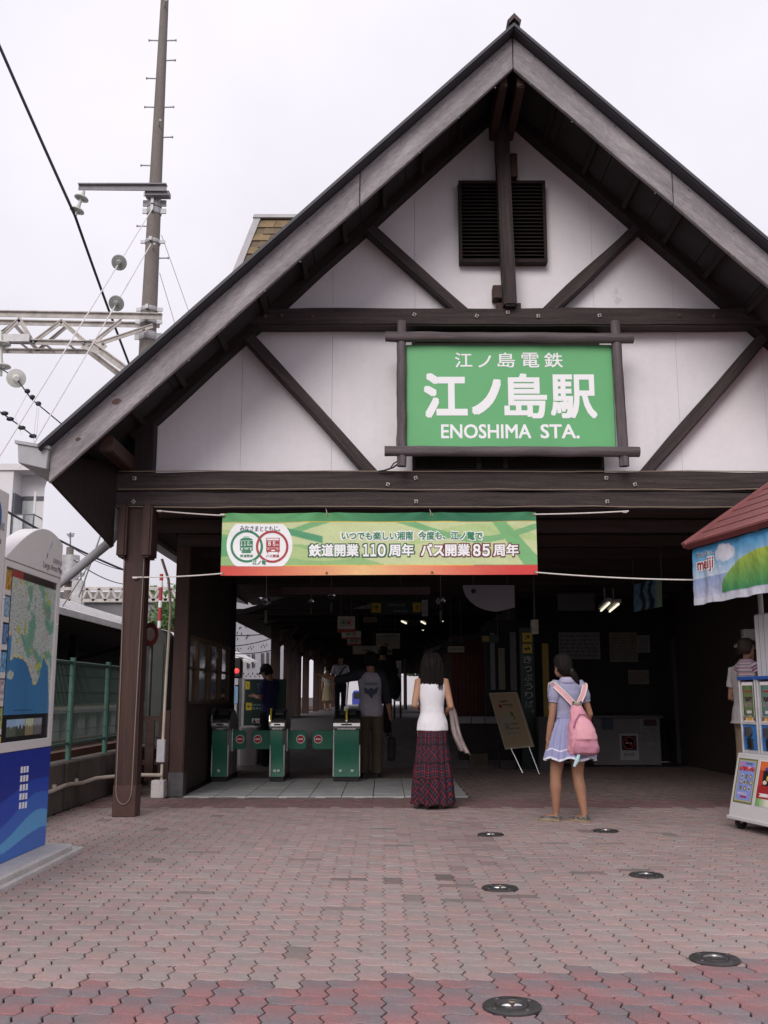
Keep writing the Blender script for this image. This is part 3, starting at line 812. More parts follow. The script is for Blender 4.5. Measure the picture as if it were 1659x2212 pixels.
def bcol(s, t):
    if t > .865: return mix3((48, 110, 80), (100, 164, 108), .5 + .5 * math.sin(s * 5 + 1))
    if t > .85: return (214, 180, 60) if .25 < s < .75 else (176, 150, 90)
    if t < .145:
        k = abs(s - .45) * 2.1
        return mix3((236, 190, 134), (208, 72, 70), k)
    if t < .16: return (226, 196, 70) if .2 < s < .8 else (150, 130, 90)
    x, y = s * 5.05, t
    c = (198, 208, 158)
    f1 = math.sin(x * 1.35 + 2.2) * .22 + .5; f2 = math.sin(x * 1.1 + .4) * .3 + .42; f3 = math.sin(x * 1.7 + 4.) * .2 + .72
    if y < f2 - .22: c = (152, 188, 128)
    if abs(y - f1) < .06 + .05 * math.sin(x * 1.9): c = (180, 202, 140)
    if y > f3 and y < f3 + .10: c = (126, 178, 124)
    if s > .86 and y > 1.15 - 1.1 * (s - .86) / .14 * .9 - .3 and y < 1.1 - .8 * (s - .86) / .14: c = (124, 180, 122)
    if s < .06 and .3 < y < .62: c = (104, 168, 114)
    if .2 < s < .32 and abs(y - .72 + (s - .2) * 1.3) < .055: c = (92, 158, 118)
    return c
painted('banner_cloth', 460, 90, bpos, bcol, ban, CLOTHP)
def bw(off):
    def f(p):
        s = (p.x - BX0) / (BX1 - BX0); t = (p.z - BZ0) / (BZ1 - BZ0); q = bpos(s, t, off)
        return q
    return f
def btext(body, u0, u1, v0, v1, m_, bold, off):
    a, b = at(u0, v1, YB), at(u1, v0, YB)
    return xz_text(body, a.x, b.x, a.z, b.z, YB, m_, ban, bold=bold, warp=bw(off), thick=0, name='lettering')
DG = mat('print_dark_green', (.035, .11, .075), .6); MG = mat('print_green', (.04, .22, .11), .6); MR = mat('print_red', (.42, .06, .07), .6)
BRN = mat('print_maroon', (.16, .03, .04), .6); NAVY = mat('print_navy', (.06, .06, .14), .6)
def bshape(poly_uv, m_, off, name='emblem_shape'):
    """flat print cut into a small grid so that it follows the cloth"""
    bm = bmesh.new()
    f = bm.faces.new([bm.verts.new((at(u, v, YB).x, 0, at(u, v, YB).z)) for u, v in poly_uv])
    x0 = min(v.co.x for v in bm.verts); x1 = max(v.co.x for v in bm.verts)
    for k in range(1, 12):
        bmesh.ops.bisect_plane(bm, geom=bm.verts[:] + bm.edges[:] + bm.faces[:], plane_co=(x0 + (x1 - x0) * k / 12, 0, 0), plane_no=(1, 0, 0))
    z0 = min(v.co.z for v in bm.verts); z1 = max(v.co.z for v in bm.verts)
    for k in range(1, 6):
        bmesh.ops.bisect_plane(bm, geom=bm.verts[:] + bm.edges[:] + bm.faces[:], plane_co=(0, 0, z0 + (z1 - z0) * k / 6), plane_no=(0, 0, 1))
    w_ = bw(off)
    for v in bm.verts: v.co = w_(v.co)
    me = bpy.data.meshes.new(name); bm.to_mesh(me); bm.free(); me.materials.append(m_)
    return link(bpy.data.objects.new(name, me), ban)
def arcpts(cx, cy, r, n=40, a0=0, a1=2 * math.pi): return [(cx + r * math.cos(a0 + (a1 - a0) * k / n), cy + r * math.sin(a0 + (a1 - a0) * k / n)) for k in range(n)]
cxy = (560.5, 1176); ell = [(cxy[0] + 71.5 * math.cos(q * math.pi / 30), max(1130, min(1222, cxy[1] + 66 * math.sin(q * math.pi / 30)))) for q in range(60)]
bshape(ell, WHITEP, .003)
def bring(cx, cy, r0, r1, m_, off, a0=0, a1=2 * math.pi):
    mb = MB(); n = 56; w_ = bw(off)
    for k in range(n + 1):
        a = a0 + (a1 - a0) * k / n
        for r in (r0, r1):
            p = at(cx + r * math.cos(a), cy + r * math.sin(a), YB); mb.v.append(tuple(w_(p)))
    mb.f = [(2 * k, 2 * k + 1, 2 * k + 3, 2 * k + 2) for k in range(n)]; mb.mi = [0] * n
    mb.build('emblem_ring', m_, ban, fix=False)
bring(532.7, 1178.6, 30.2, 35.2, MG, .0050)
bring(587.8, 1179.2, 30.2, 35.2, MR, .0060)
bring(532.7, 1178.6, 30.2, 35.2, MG, .0070, -.15, .95)
def brect(u0, u1, v0, v1, m_, off): bshape([(u0, v0), (u1, v0), (u1, v1), (u0, v1)], m_, off)
bshape([(518, 1165), (521, 1162), (527, 1160.3), (539, 1160.3), (544, 1162), (546, 1165), (546, 1186), (544, 1188.5), (520, 1188.5), (518, 1186)], MG, .0055)
brect(522, 542, 1189, 1193, MG, .0055); brect(518, 546, 1181.5, 1182.3, WHITEP, .0066); brect(528, 536, 1183.4, 1185, WHITEP, .0066); brect(518, 546, 1165.7, 1166.4, WHITEP, .0066)
brect(526, 538, 1156.5, 1159.5, mat('print_pale', (.45, .6, .5)), .0055); brect(521, 524, 1183.2, 1187, WHITEP, .0066); brect(540, 543, 1183.2, 1187, WHITEP, .0066)
brect(575, 604, 1160, 1190, MR, .0075); brect(576.5, 602.5, 1161.5, 1164.5, WHITEP, .0085); brect(576.6, 602.4, 1166, 1166.7, WHITEP, .0085); brect(576.6, 602.4, 1181.5, 1182.2, WHITEP, .0085)
brect(586, 593.5, 1186, 1189, WHITEP, .0085); brect(577, 579, 1190, 1193, MR, .0075); brect(600, 602, 1190, 1193, MR, .0075); brect(577.3, 582, 1183.3, 1186, mat('print_pink', (.7, .4, .4)), .0085); brect(597, 601.6, 1183.3, 1186, mat('print_pink', (0, 0, 0)), .0085)
btext('１１０', 519.5, 538.5, 1167.5, 1177.2, WHITEP, .03, .0068); btext('th', 539, 545, 1173, 1177.2, WHITEP, .0, .0068)
btext('８５', 579, 595, 1167.5, 1177.2, WHITEP, .03, .0088); btext('th', 596, 602, 1173, 1177.2, WHITEP, .0, .0088)
btext('鉄道開業', 518.5, 546.5, 1196, 1202.5, MG, .01, .0066); btext('バス開業', 574, 603, 1196, 1202.5, MR, .01, .0086)
btext('江ノ電', 544, 575, 1208, 1218.5, WHITEP, .07, .0078); btext('江ノ電', 545, 574.5, 1208.6, 1218, MG, .03, .0090)
btext('みなさまとともに。', 518.5, 605, 1134, 1146, NAVY, .012, .006)
for body, u0, u1, v0, v1 in (('いつでも楽しい湘南', 738, 892, 1148, 1166), ('今度も、江ノ電で', 904, 1042, 1148, 1166)):
    btext(body, u0 - 3, u1 + 3, v0 - 2.6, v1 + 2.6, WHITEP, .12, .0035); btext(body, u0, u1, v0, v1, MG, .030, .0060)
for body, u0, u1, m_ in (('鉄道開業', 667, 775, DG), ('１', 784, 797, DG), ('１', 800, 813, DG), ('０', 816, 833, DG), ('周年', 840, 894, DG), ('バス', 909, 959, BRN), ('開業', 962, 1015, BRN), ('８', 1022, 1038, BRN), ('５', 1042, 1058, BRN), ('周年', 1066, 1120, BRN)):
    btext(body, u0 - 3, u1 + 3, 1172.4, 1204.6, m_, .095, .0035); btext(body, u0, u1, 1175, 1202, WHITEP, .036, .0060)
# eyelets and ropes
for s_ in (.008, .335, .667, .992):
    for t_ in (.965, .035):
        p = bpos(s_, t_, .004); mb = MB(); mb.lathe([(.014, .0), (.014, -.003), (.006, -.003), (.006, 0)], p, 'Y', 12); mb.build('eyelet', mat('brass', (.22, .17, .09), .4, metal=.8), ban)
def rope(pts, r=.007, parent=None):
    mb = MB(); mb.tube(pts, r, 6); return mb.build('rope', ROPE, parent or ban, smooth=True)
def sagline(a, b, sag, n=12):
    a, b = Vector(a), Vector(b); return [a.lerp(b, k / n) - Vector((0, 0, sag * 4 * (k / n) * (1 - k / n))) for k in range(n + 1)]
tl, tr, bl, br = bpos(.008, .965), bpos(.992, .965), bpos(.008, .035), bpos(.992, .035)
rope(sagline(at(338, 1103, 10.07), tl, .004)); rope(sagline(at(286, 1247, 10.09), bl, .012))
rope(sagline(tr, at(1358, 1104, 10.0), .006)); rope(sagline(br, at(1640, 1252, 9.7), .03))
for u, v in ((1350, 1106), (345, 1104), (292, 1248), (480, 1112)):
    p = at(u, v, 10.06); mb = MB(); mb.ball(p, .03, .012, .012, 8, 6); mb.build('rope_knot', ROPE, ban)
for s_ in (.335, .667):
    p = bpos(s_, .965); rope([p, p + Vector((-.03, .06, .12))], .003)
# ------------------------------------------------------------------ railway pole, gantry, wires
pb = at(318, 740, 20.); PX, PY = -5.02, 20.
pole = thing('utility_pole', (PX, PY, 0), 'tall tapering concrete railway pole with step bolts rising behind the roof', 'pole')
def prad(z): return .262 - .0105 * z
mb = MB(); mb.tube([(PX + .004 * z, PY, z) for z in (0, 4, 8, 10, 12, 14, 16, 18.5)], [prad(z) for z in (0, 4, 8, 10, 12, 14, 16, 18.5)], 28); mb.build('pole_shaft', POLE, pole, smooth=True)
def pxz(z): return PX + .004 * z
for v, sides in ((88, 'lr'), (131, 'r'), (170, 'l'), (232, 'lr'), (297, 'r'), (358, 'l'), (489, 'l'), (558, 'r'), (20, 'f'), (278, 'f'), (543, 'f')):
    z = at(330, v, PY).z; x = pxz(z); r = prad(z)
    for sd in sides:
        d = {'l': Vector((-1, -.05, 0)), 'r': Vector((1, -.05, 0)), 'f': Vector((.35, -1, .0))}[sd]
        a = Vector((x, PY, z)) + d * (r - .02); b = Vector((x, PY, z)) + d * (r + .20)
        mb = MB(); mb.tube([a, b], .016, 8); mb.tube([b - d * .01, b + d * .015], .028, 8); mb.build('step_bolt', GALV, pole, smooth=True)
def band(v, h, extra=.012):
    z = at(320, v, PY).z; r = prad(z) + extra; mb = MB()
    mb.lathe([(r, -h / 2), (r + .006, -h / 2 + .01), (r + .006, h / 2 - .01), (r, h / 2)], (pxz(z), PY, z), 'Z', 28)
    mb.obox((pxz(z) + r + .05, PY - .03, z), (.06, 0, 0), (0, .02, 0), (0, 0, h * .38)); mb.obox((pxz(z) - r - .04, PY - .03, z), (.05, 0, 0), (0, .02, 0), (0, 0, h * .38))
    mb.obox((pxz(z), PY - r - .03, z), (.03, 0, 0), (0, .04, 0), (0, 0, h * .45))
    return mb.build('pole_band', GALV, pole, smooth=True)
for v, h in ((441, .18), (458, .14), (524, .09), (670, .10), (697, .10), (728, .18), (421, .12)): band(v, h)
# cross arm with its hanging insulator
z = at(330, 405, PY).z
mb = MB(); a, b = at(170, 402, 19.65), at(360, 408, 19.65)
mb.obox((a + b) / 2 + Vector((0, 0, .06)), ((b.x - a.x) / 2, 0, 0), (0, .07, 0), (0, 0, .012)); mb.obox((a + b) / 2, ((b.x - a.x) / 2, 0, -.01), (0, .012, 0), (0, 0, .07)); mb.obox((b.x - .22, 19.8, b.z - .06), (.26, 0, 0), (0, .1, 0), (0, 0, .05))
mb.build('cross_arm', STEELD if False else mat('arm_steel', (.24, .23, .245), .6, .2, 6.), pole)
def insulator(name, p0, p1, parent, discs=2, r=.14, label=None, m_=PORC):
    p0, p1 = Vector(p0), Vector(p1); d = (p1 - p0); L = d.length; q = d.to_track_quat('Z', 'Y').to_matrix().to_4x4(); q.translation = p0
    mb = MB(); prof = [(.02, 0), (.03, .02)]
    for k in range(discs):
        h = L * (k + .55) / discs; prof += [(.035, h - L * .4 / discs), (.05, h - .03), (r * .9, h + .0), (r, h + .03), (r * .55, h + .035), (r * .5, h + .015), (.035, h + .04)]
    prof += [(.03, L), (.0, L)]
    mb.lathe(prof, (0, 0, 0), 'Z', 18)
    o = bpy.data.objects.new(name, mb.mesh(name, m_, smooth=True)); o.matrix_basis = q; link(o, parent); return o
ia, ib = at(182, 412, 19.65), at(163, 465, 19.6)
insulator('insulator', ia, ib, pole, 2, .155)
def wire(name, pts, r, m_, label, cat='cable', group=None):
    o_ = MB(); o_.tube(pts, r, 6); o = o_.build(name, m_, None, smooth=True); return tag(o, label, cat, group)
w0, w1, w2 = at(-25, 45, 17.5), at(162, 466, 19.6), at(290, 815, 26)
wire('feeder_cable', [w0 + (w0 - w1) * .4] + sagline(w0, w1, .02, 8) + sagline(w1, w2, .05, 8)[1:], .032, CABLE, 'thick black feeder cable slanting past the pole arm insulator')
def guy(pts, ki, label, r=.012):
    t = thing('guy_wire', pts[0], label, 'guy wire', 'guy wires of the tall pole')
    mb = MB(); mb.tube(pts, r, 6); mb.build('strand', WIREW, t, smooth=True)
    if ki:
        c, d = ki; d = d.normalized()
        q = (d * .7 + Vector((0, -1, -.2)) * .8).to_track_quat('Z', 'Y').to_matrix().to_4x4(); q.translation = c
        mb = MB(); mb.lathe([(.0, -.07), (.04, -.07), (.055, -.02), (.14, -.01), (.155, .02), (.13, .03), (.12, .02), (.095, .03), (.085, .02), (.05, .035), (.035, .10), (.0, .10)], (0, 0, 0), 'Z', 22)
        o = bpy.data.objects.new('guy_insulator', mb.mesh('guy_insulator', mat('insulator_grey', (.30, .31, .29), .35, .1, 8.), smooth=True)); o.matrix_basis = q; link(o, t)
g0, g1, g2 = at(330, 449, 19.72), at(258, 567, 18.3), at(-10, 1000, 15.2)
guy([g0, g1, g2], (g1, g1 - g0), 'pale guy wire with the higher disc insulator, running down past the gantry')
g3, g4, g5 = at(326, 527, 19.75), at(252, 655, 18.3), at(42, 1010, 15.6)
guy([g3, g4, g5], (g4, g4 - g3), 'pale guy wire with the lower disc insulator, meeting the gutter box')
for (u0, v0, u1, v1, y, lb) in ((349, 508, 405, 665, 21, 'thin pale stay wire leaving the pole towards the roof slope, upper one'), (345, 590, 375, 690, 21, 'thin pale stay wire leaving the pole towards the roof slope, lower one')):
    a, b = at(u0, v0, 20.1), at(u1, v1, 23); guy([a, b + (b - a) * .5], None, lb, .007)
for (u0, v0, u1, v1, y) in ((237, 1088, 145, 1290, 13.),): pass
a, b = at(165, 1092, 12.5), at(0, 1120, 12.5)
wire('stay_rod', [at(238, 1097, 13), at(170, 1290, 13.4)], .012, GALV, 'thin grey stay rod slanting down between downpipe and post', 'stay')
wire('stay_rod', [at(305 * .82, 1130, 13.), at(135, 1310, 13.6)], .009, GALV, 'second thin stay rod slanting down nearer the wooden post', 'stay')

gan = thing('catenary_gantry', (-6.5, 20, 8.5), 'rusting white steel lattice gantry beam clamped to the concrete pole', 'gantry')
def gbar(a, b, w_, h_, m_=RUST, nm='girder', y=20.):
    mb = MB(); p0, p1 = at(a[0], a[1], y), at(b[0], b[1], y); mb.bar(p0, p1, .02, h_, (0, 0, 1)); mb.bar(p0 + Vector((0, .0, h_ / 2 - .01)), p1 + Vector((0, .0, h_ / 2 - .01)), w_, .02, (0, 0, 1))
    return mb.build(nm, m_, gan)
YA, YB2 = 19.62, 20.35
gbar((-120, 676), (350, 684), .12, .13, RUST, 'top_chord', YA); gbar((-120, 694), (345, 703), .12, .11, RUST, 'top_chord', YB2)
gbar((-120, 735), (205, 742), .12, .10, RUST, 'bottom_chord', YA); gbar((-120, 757), (190, 760), .12, .10, RUST, 'bottom_chord', YB2)
for a, b in (((-60, 690), (0, 740)), ((0, 740), (46, 692)), ((46, 692), (115, 738)), ((115, 738), (200, 692)), ((200, 692), (260, 745))):
    pass
for k, (a, b) in enumerate((((-20, 745), (50, 690)), ((50, 690), (123, 740)), ((123, 740), (220, 692)), ((232, 690), (290, 740)))):
    pass
for a, b in (((-70, 690), (-10, 738)), ((-10, 738), (42, 690)), ((42, 690), (71, 740)), ((71, 740), (133, 694)), ((133, 694), (185, 740)), ((200, 741), (262, 692)), ((190, 750), (330, 704))):
    gbar(a, b, .06, .09, RUST, 'lattice_bar', YA)
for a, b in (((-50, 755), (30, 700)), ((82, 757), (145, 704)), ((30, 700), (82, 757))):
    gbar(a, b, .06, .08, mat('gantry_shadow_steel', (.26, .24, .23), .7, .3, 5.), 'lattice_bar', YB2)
for k in range(7):      # bracing between the two faces
    p = at(-110 + k * 50, 738, YA); q = at(-85 + k * 50, 757, YB2); mb = MB(); mb.bar(p, q, .05, .02); mb.build('cross_brace', RUST, gan)
gbar((195, 742), (275, 800), .13, .15, RUST, 'knee_brace', YA); gbar((190, 757), (262, 812), .13, .12, RUST, 'knee_brace', YB2)
for (u, v) in ((180, 742), (196, 746), (216, 752), (222, 742), (300, 702), (310, 712), (72, 740), (28, 735)):
    p = at(u, v, YA - .02); mb = MB(); mb.lathe([(.03, 0), (.03, -.02), (.0, -.022)], p, 'Y', 8); mb.build('rivet', STEELD, gan)
mb = MB(); p = at(203, 748, YA - .012); mb.prism([(-.28, -.02), (-.1, .15), (.16, .15), (.27, 0), (.12, -.17), (-.05, -.12)], p, (1, 0, 0), (0, 0, 1), (0, .012, 0)); mb.build('gusset_plate', RUST, gan)
# insulator stack and hanging wires at the frame's edge
ia, ib = at(2, 715, 19.5), at(2, 812, 19.5)
insulator('insulator', ia, ib, gan, 2, .20)
mb = MB(); p = at(18, 729, 19.55); mb.box(p.x - .4, p.x + .45, 19.5, 19.62, p.z - .10, p.z + .06); mb.build('hanger_clamp', GALV, gan)
cat1 = thing('catenary_wire', at(30, 830, 19), 'grey overhead wire with a white disc insulator above the gutter', 'wire', 'overhead wires')
pts = [at(-40, 770, 19.3), at(35, 817, 19.2), at(68, 862, 19), at(150, 930, 18.6)]
mb = MB(); mb.tube(pts, .014, 6); mb.build('strand', CABLE, cat1)
q = pts[1]; dq = (pts[2] - pts[1]).normalized(); mt = (dq + Vector((0, -1.2, .1))).to_track_quat('Z', 'Y').to_matrix().to_4x4(); mt.translation = q
mb = MB(); mb.lathe([(0, -.1), (.05, -.1), (.06, -.03), (.19, 0), (.19, .03), (.08, .05), (.05, .12), (0, .12)], (0, 0, 0), 'Z', 20)
o = bpy.data.objects.new('disc_insulator', mb.mesh('disc_insulator', mat('white_porcelain', (.62, .61, .57), .3), smooth=True)); o.matrix_basis = mt; link(o, cat1)
for u, v in ((59, 845), (70, 858), (83, 872)):
    mb = MB(); p = at(u, v, 19.); mb.ball(p, .06, .05, .05, 10, 7); mb.build('clamp', BLACK, cat1, smooth=True)
for a, b, c in (((58, 852), (32, 900), (47, 940)), ((80, 880), (74, 930), (72, 962)), ((84, 882), (80, 930), (75, 962))):
    mb = MB(); mb.tube([at(*a, 19.), at(*b, 19.), at(*c, 19.)], .006, 5); mb.build('jumper', WIREW, cat1)
c2 = thing('catenary_wire', at(20, 900, 19), 'dark overhead contact wire with clamps ending behind the gutter box', 'wire', 'overhead wires')
mb = MB(); mb.tube([at(-50, 858, 19.2), at(8, 895, 19.1), at(46, 922, 19), at(80, 948, 18.9)], .015, 6); mb.build('strand', CABLE, c2)
for u, v in ((10, 893), (22, 905), (47, 940 - 16), (71, 942)):
    mb = MB(); mb.ball(at(u, v, 19.), .08, .05, .045, 10, 6); mb.build('clamp', BLACK, c2, smooth=True)
# far span wires between board and post
for (a, b, r, lb) in (((-10, 1090), (290, 1240), .03, 'thick twisted overhead cable crossing low between board and post'), ((140, 1172), (268, 1232), .012, 'thin catenary wire just below the twisted cable'), ((160, 1210), (268, 1262), .014, 'contact wire, lowest of the wires between board and post')):
    wire('overhead_wire', sagline(at(*a, 24), at(*b, 30), .1), r, CABLE, lb, 'wire')

for (a, b, r, lb) in (((498, 1372), (590, 1366), .02, 'upper wire crossing in front of the white building'), ((498, 1396), (590, 1378), .018, 'slanting wire just below the upper one before the white building'), ((498, 1412), (590, 1404), .018, 'lowest wire crossing in front of the white building')):
    wire('overhead_wire', sagline(at(*a, 33), at(*b, 33), .05), r, CABLE, lb, 'wire')
# ------------------------------------------------------------------ apartment block far off
ap = thing('apartment_building', (-18, 46, 0), 'white apartment block with recessed balconies and dark railings', 'building')
AW = mat('apartment_white', (.66, .64, .65), .8, .06, 1.)
mb = MB(); mb.prism([(-32, 45), (-17.15, 45), (-17.15, 46.1), (-16.05, 46.1), (-17.6, 50), (-32, 50)], (0, 0, 0), (1, 0, 0), (0, 1, 0), (0, 0, 11.45)); mb.build('wall', AW, ap)
mb = MB(); mb.prism([(-32, 44.9), (-15.95, 44.9), (-15.95, 46.2), (-17.5, 50.1), (-32, 50.1)], (0, 0, 11.45), (1, 0, 0), (0, 1, 0), (0, 0, .3)); mb.build('roof_slab', AW, ap)
for k, z in enumerate((8.35, 5.75, 3.1)):
    mb = MB(); mb.box(-17.15, -16.05, 45.0, 46.1, z - .5, z); mb.build('balcony_slab', AW, ap)
    mb = MB(); mb.box(-17.149, -17.05, 45.1, 46.09, z, z + 2.05); mb.box(-17.05, -16.06, 46.05, 46.095, z + 1.9, z + 2.09); mb.build('recess', mat('dark_recess', (.10, .10, .12), .6), ap)
    mb = MB(); mb.box(-16.9, -16.5, 46.06, 46.09, z + .1, z + 1.85); mb.build('window', mat('window_pale', (.45, .47, .48), .3), ap)
    rl = MB()
    rl.box(-17.1, -16.1, 45.05, 45.08, z + 1.0, z + 1.06); rl.box(-17.1, -16.1, 45.05, 45.08, z + .04, z + .10); rl.box(-16.12, -16.09, 45.05, 46.1, z + 1.0, z + 1.06)
    for x in (-17.08, -16.58, -16.11): rl.box(x - .03, x + .03, 45.04, 45.09, z, z + 1.06)
    rl.build('railing', STEELD, ap)
    gp = MB(); gp.box(-17.05, -16.6, 45.06, 45.07, z + .1, z + 1.0); gp.build('railing_glass', mat('frosted_panel', (.5, .51, .53), .3), ap)
    mb = MB(); mb.box(-16.14, -16.06, 45.0, 45.08, z + 1.06, z + 2.1); mb.build('balcony_post', AW, ap)

# ------------------------------------------------------------------ the other platform: dark canopy with a white ribbed roof
cp = thing('platform_canopy', (-6, 20, 0), 'low platform shelter with a white ribbed metal roof and dark inside', 'shelter')
RIB = mat('ribbed_roof', (.78, .76, .75), .5, .15, 4.)
e0, e1 = Vector((-5.55, 12.0, 2.30)), Vector((-5.0, 34, 2.36))
for k in range(6):      # long overlapping sheets, each standing proud of the one below
    x0 = -5.15 - k * .11; z0 = 2.56 + k * .056
    mb = MB(); mb.prism([(x0, z0), (x0 - .065, z0 + .033), (x0 - .065, z0 + .005), (x0, z0 - .022)], (0, 11, 0), (1, 0, 0), (0, 0, 1), (0, 30, 0)); mb.build('roof_sheet', RIB, cp)
    mb = MB(); mb.prism([(x0 - .0655, z0 + .022), (x0 - .1095, z0 + .044), (x0 - .1095, z0 + .02), (x0 - .0655, z0 - .0)], (0, 11, 0), (1, 0, 0), (0, 0, 1), (0, 30, 0)); mb.build('roof_channel', mat('channel_dark', (.10, .085, .08), .8), cp)
mb = MB(); mb.prism([(-5.82, 2.88), (-8.6, 2.5), (-8.6, 2.45), (-5.82, 2.84)], (0, 11, 0), (1, 0, 0), (0, 0, 1), (0, 30, 0)); mb.build('roof_sheet', RIB, cp)
for k in range(34):
    mb = MB(); y = 11.05 + k * .85; mb.box(-5.16, -5.12, y, y + .83, 2.44, 2.54); mb.build('fascia_panel', RIB, cp)
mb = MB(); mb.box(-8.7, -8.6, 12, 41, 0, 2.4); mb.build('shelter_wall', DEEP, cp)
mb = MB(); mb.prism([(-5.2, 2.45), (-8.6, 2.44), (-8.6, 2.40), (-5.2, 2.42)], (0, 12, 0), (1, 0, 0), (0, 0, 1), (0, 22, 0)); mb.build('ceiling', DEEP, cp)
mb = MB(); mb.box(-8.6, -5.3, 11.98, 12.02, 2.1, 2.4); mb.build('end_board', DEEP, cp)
for k in range(6):
    mb = MB(); y = 13 + k * 4; mb.box(-6.6, -6.45, y, y + .15, .9, 2.6); mb.bar((-6.5, y + .07, 1.9), (-5.4, y + .07, 2.2), .08, .08); mb.build('canopy_post', WOOD, cp)
op = bpy.data.objects.new('opposite_platform', None); COL.objects.link(op); tag(op, kind='structure')
mb = MB(); mb.box(-8.6, -5.55, 8, 60, .86, .96); mb.build('platform_slab', CONCL, op, bevel=.01)
mb = MB(); mb.box(-8.6, -5.75, 8, 60, .35, .86); mb.build('platform_face', mat('platform_dark', (.07, .06, .055), .9), op)
for k in range(40):
    mb = MB(); y = 8.2 + k * .75; mb.box(-5.74, -5.62, y, y + .42, .40, .855); mb.build('face_block', CONCL, op)
mb = MB(); mb.box(-5.75, -5.62, 8, 60, .96, .975); mb.build('edge_line', mat('edge_yellow', (.50, .36, .12), .8, .2), op)
for k, x in enumerate((-4.75, -3.75)):
    mb = MB(); mb.box(x - .035, x + .035, 3, 70, .42, .53); tag(mb.build('rail', mat('rusty_rail', (.15, .075, .05), .8, .3, 8.)), ['rusty rail beside the opposite platform', 'rusty rail running just behind the low concrete wall'][k], 'rail')
# ------------------------------------------------------------------ low wall with green mesh fence
lw = thing('retaining_wall', (-3.3, 10, 0), 'low stained concrete wall under the green mesh fence', 'wall')
xa = -3.36
for k in range(5):
    mb = MB(); y0 = 4.6 + k * 2.0; mb.box(-3.50, -3.28 + .003 * (k % 2), y0 + .006, y0 + 1.994, 0, .485); mb.build('wall_block', CONC, lw, bevel=.012)
fn = thing('mesh_fence', (-3.4, 10, .48), 'green wire mesh fence with round posts on the low concrete wall', 'fence')
for k in range(6):
    y = 6.35 + k * 1.52 + (.1 if k == 3 else 0); mb = MB(); mb.tube([(-3.40, y, .40), (-3.40, y, 1.56)], .032, 10); mb.tube([(-3.40, y, 1.56), (-3.40, y, 1.575)], .036, 10); mb.build('fence_post', GREENP, fn, smooth=True)
MESHM = mat('fence_wire', (.055, .10, .08), .5)
for z in (.66, 1.52): 
    mb = MB(); mb.tube([(-3.40, 5.2, z), (-3.40, 14.0, z)], .020 if z > 1 else .017, 8); mb.build('fence_rail', GREENP, fn, smooth=True)
for z in (.80, 1.0, 1.2, 1.38):
    mb = MB(); mb.box(-3.402, -3.398, 5.2, 14.0, z - .002, z + .002); mb.build('fence_wire', MESHM, fn)
me = None
for k in range(200):
    y = 5.25 + k * .0438
    if me is None:
        mb = MB(); mb.box(-.0016, .0016, -.0016, .0016, 0, .86); me = mb.mesh('fence_wire', MESHM)
    o = bpy.data.objects.new('fence_wire', me); o.location = (-3.40, y, .66); link(o, fn)
cd = thing('cable_conduit', (-3.26, 9, .3), 'cream conduit pipe clipped along the low wall and up the second post', 'pipe')
pts = []
for k in range(30):
    y = 5 + k * .21; pts.append((-3.255, y, .265 + .012 * math.sin(y * 5.5) - .004 * (y - 8)))
pts += [(-3.2, 11.4, .265), (-2.9, 11.75, .275), (-2.60, 11.98, .255)]
mb = MB(); mb.tube(pts, .021, 10); mb.build('pipe', CREAM, cd, smooth=True)
for k in range(6):
    mb = MB(); y = 7.3 + k * .72; z = .265 + .012 * math.sin(y * 5.5) - .004 * (y - 8); mb.box(-3.285, -3.245, y - .012, y + .012, z + .015, z + .05); mb.build('pipe_clip', CREAM, cd)
cx, cy = -2.60, 12.0
mb = MB(); mb.tube([(cx, cy, .20), (cx, cy, .38)], .016, 8); mb.tube([(cx, cy, .64), (cx + .01, cy, 1.4), (cx + .03, cy, 2.2), (cx - .01, cy, 2.55), (cx - .10, cy, 2.8)], .017, 8); mb.build('riser_pipe', CREAM, cd, smooth=True)
mb = MB(); mb.box(cx - .06, cx + .035, cy - .05, cy + .03, .40, .66); mb.build('junction_box', mat('box_grey', (.45, .44, .46), .5), cd, bevel=.006)
mb = MB(); mb.box(cx - .10, cx + .05, cy - .09, cy + .06, 0, .20); mb.build('conduit_footing', CONCL, cd, bevel=.008)
for k, (x, y, hh, w_, lb) in enumerate(((-3.02, 12.1, .38, .13, 'lower concrete stump beside the foot of the fence post'), (-3.05, 12.4, .62, .09, 'taller narrow concrete stump behind the wooden post'))):
    mb = MB(); mb.box(x - w_, x + w_, y - .1, y + .1, 0, hh); tag(mb.build('concrete_stump', CONCL, None, bevel=.012), lb, 'stump')
# brown board fence, equipment cabinet, mirror, red and white pole
bf = thing('board_fence', (-2.8, 13, 0), 'low fence of red brown boards between wooden posts', 'fence')
for k, x in enumerate((-3.21, -3.04, -2.875)):
    mb = MB(); mb.box(x, x + (.12, .11, .14)[k], 13.0, 13.03, .10, (.9, .86, .98)[k]); mb.build('board', WOODR, bf, bevel=.004)
for z in (.3, .85):
    mb = MB(); mb.box(-3.25, -2.66, 13.032, 13.07, z, z + .06); mb.build('fence_rail', WOODR, bf)
eq = thing('equipment_cabinet', (-3.2, 15.5, .4), 'dark grey rounded trackside equipment cabinet behind the fence', 'cabinet')
a, b = at(313, 1470, 15.5), at(363, 1357, 15.5)
mb = MB(); mb.prism([(a.x, .40), (b.x, .40), (b.x, b.z - .12), (b.x - .08, b.z - .02), (b.x - .2, b.z), (a.x, b.z)], (0, 15.5, 0), (1, 0, 0), (0, 0, 1), (0, .6, 0)); mb.build('body', mat('cabinet_grey', (.034, .036, .032), .6, .2, 4.), eq, bevel=.02)
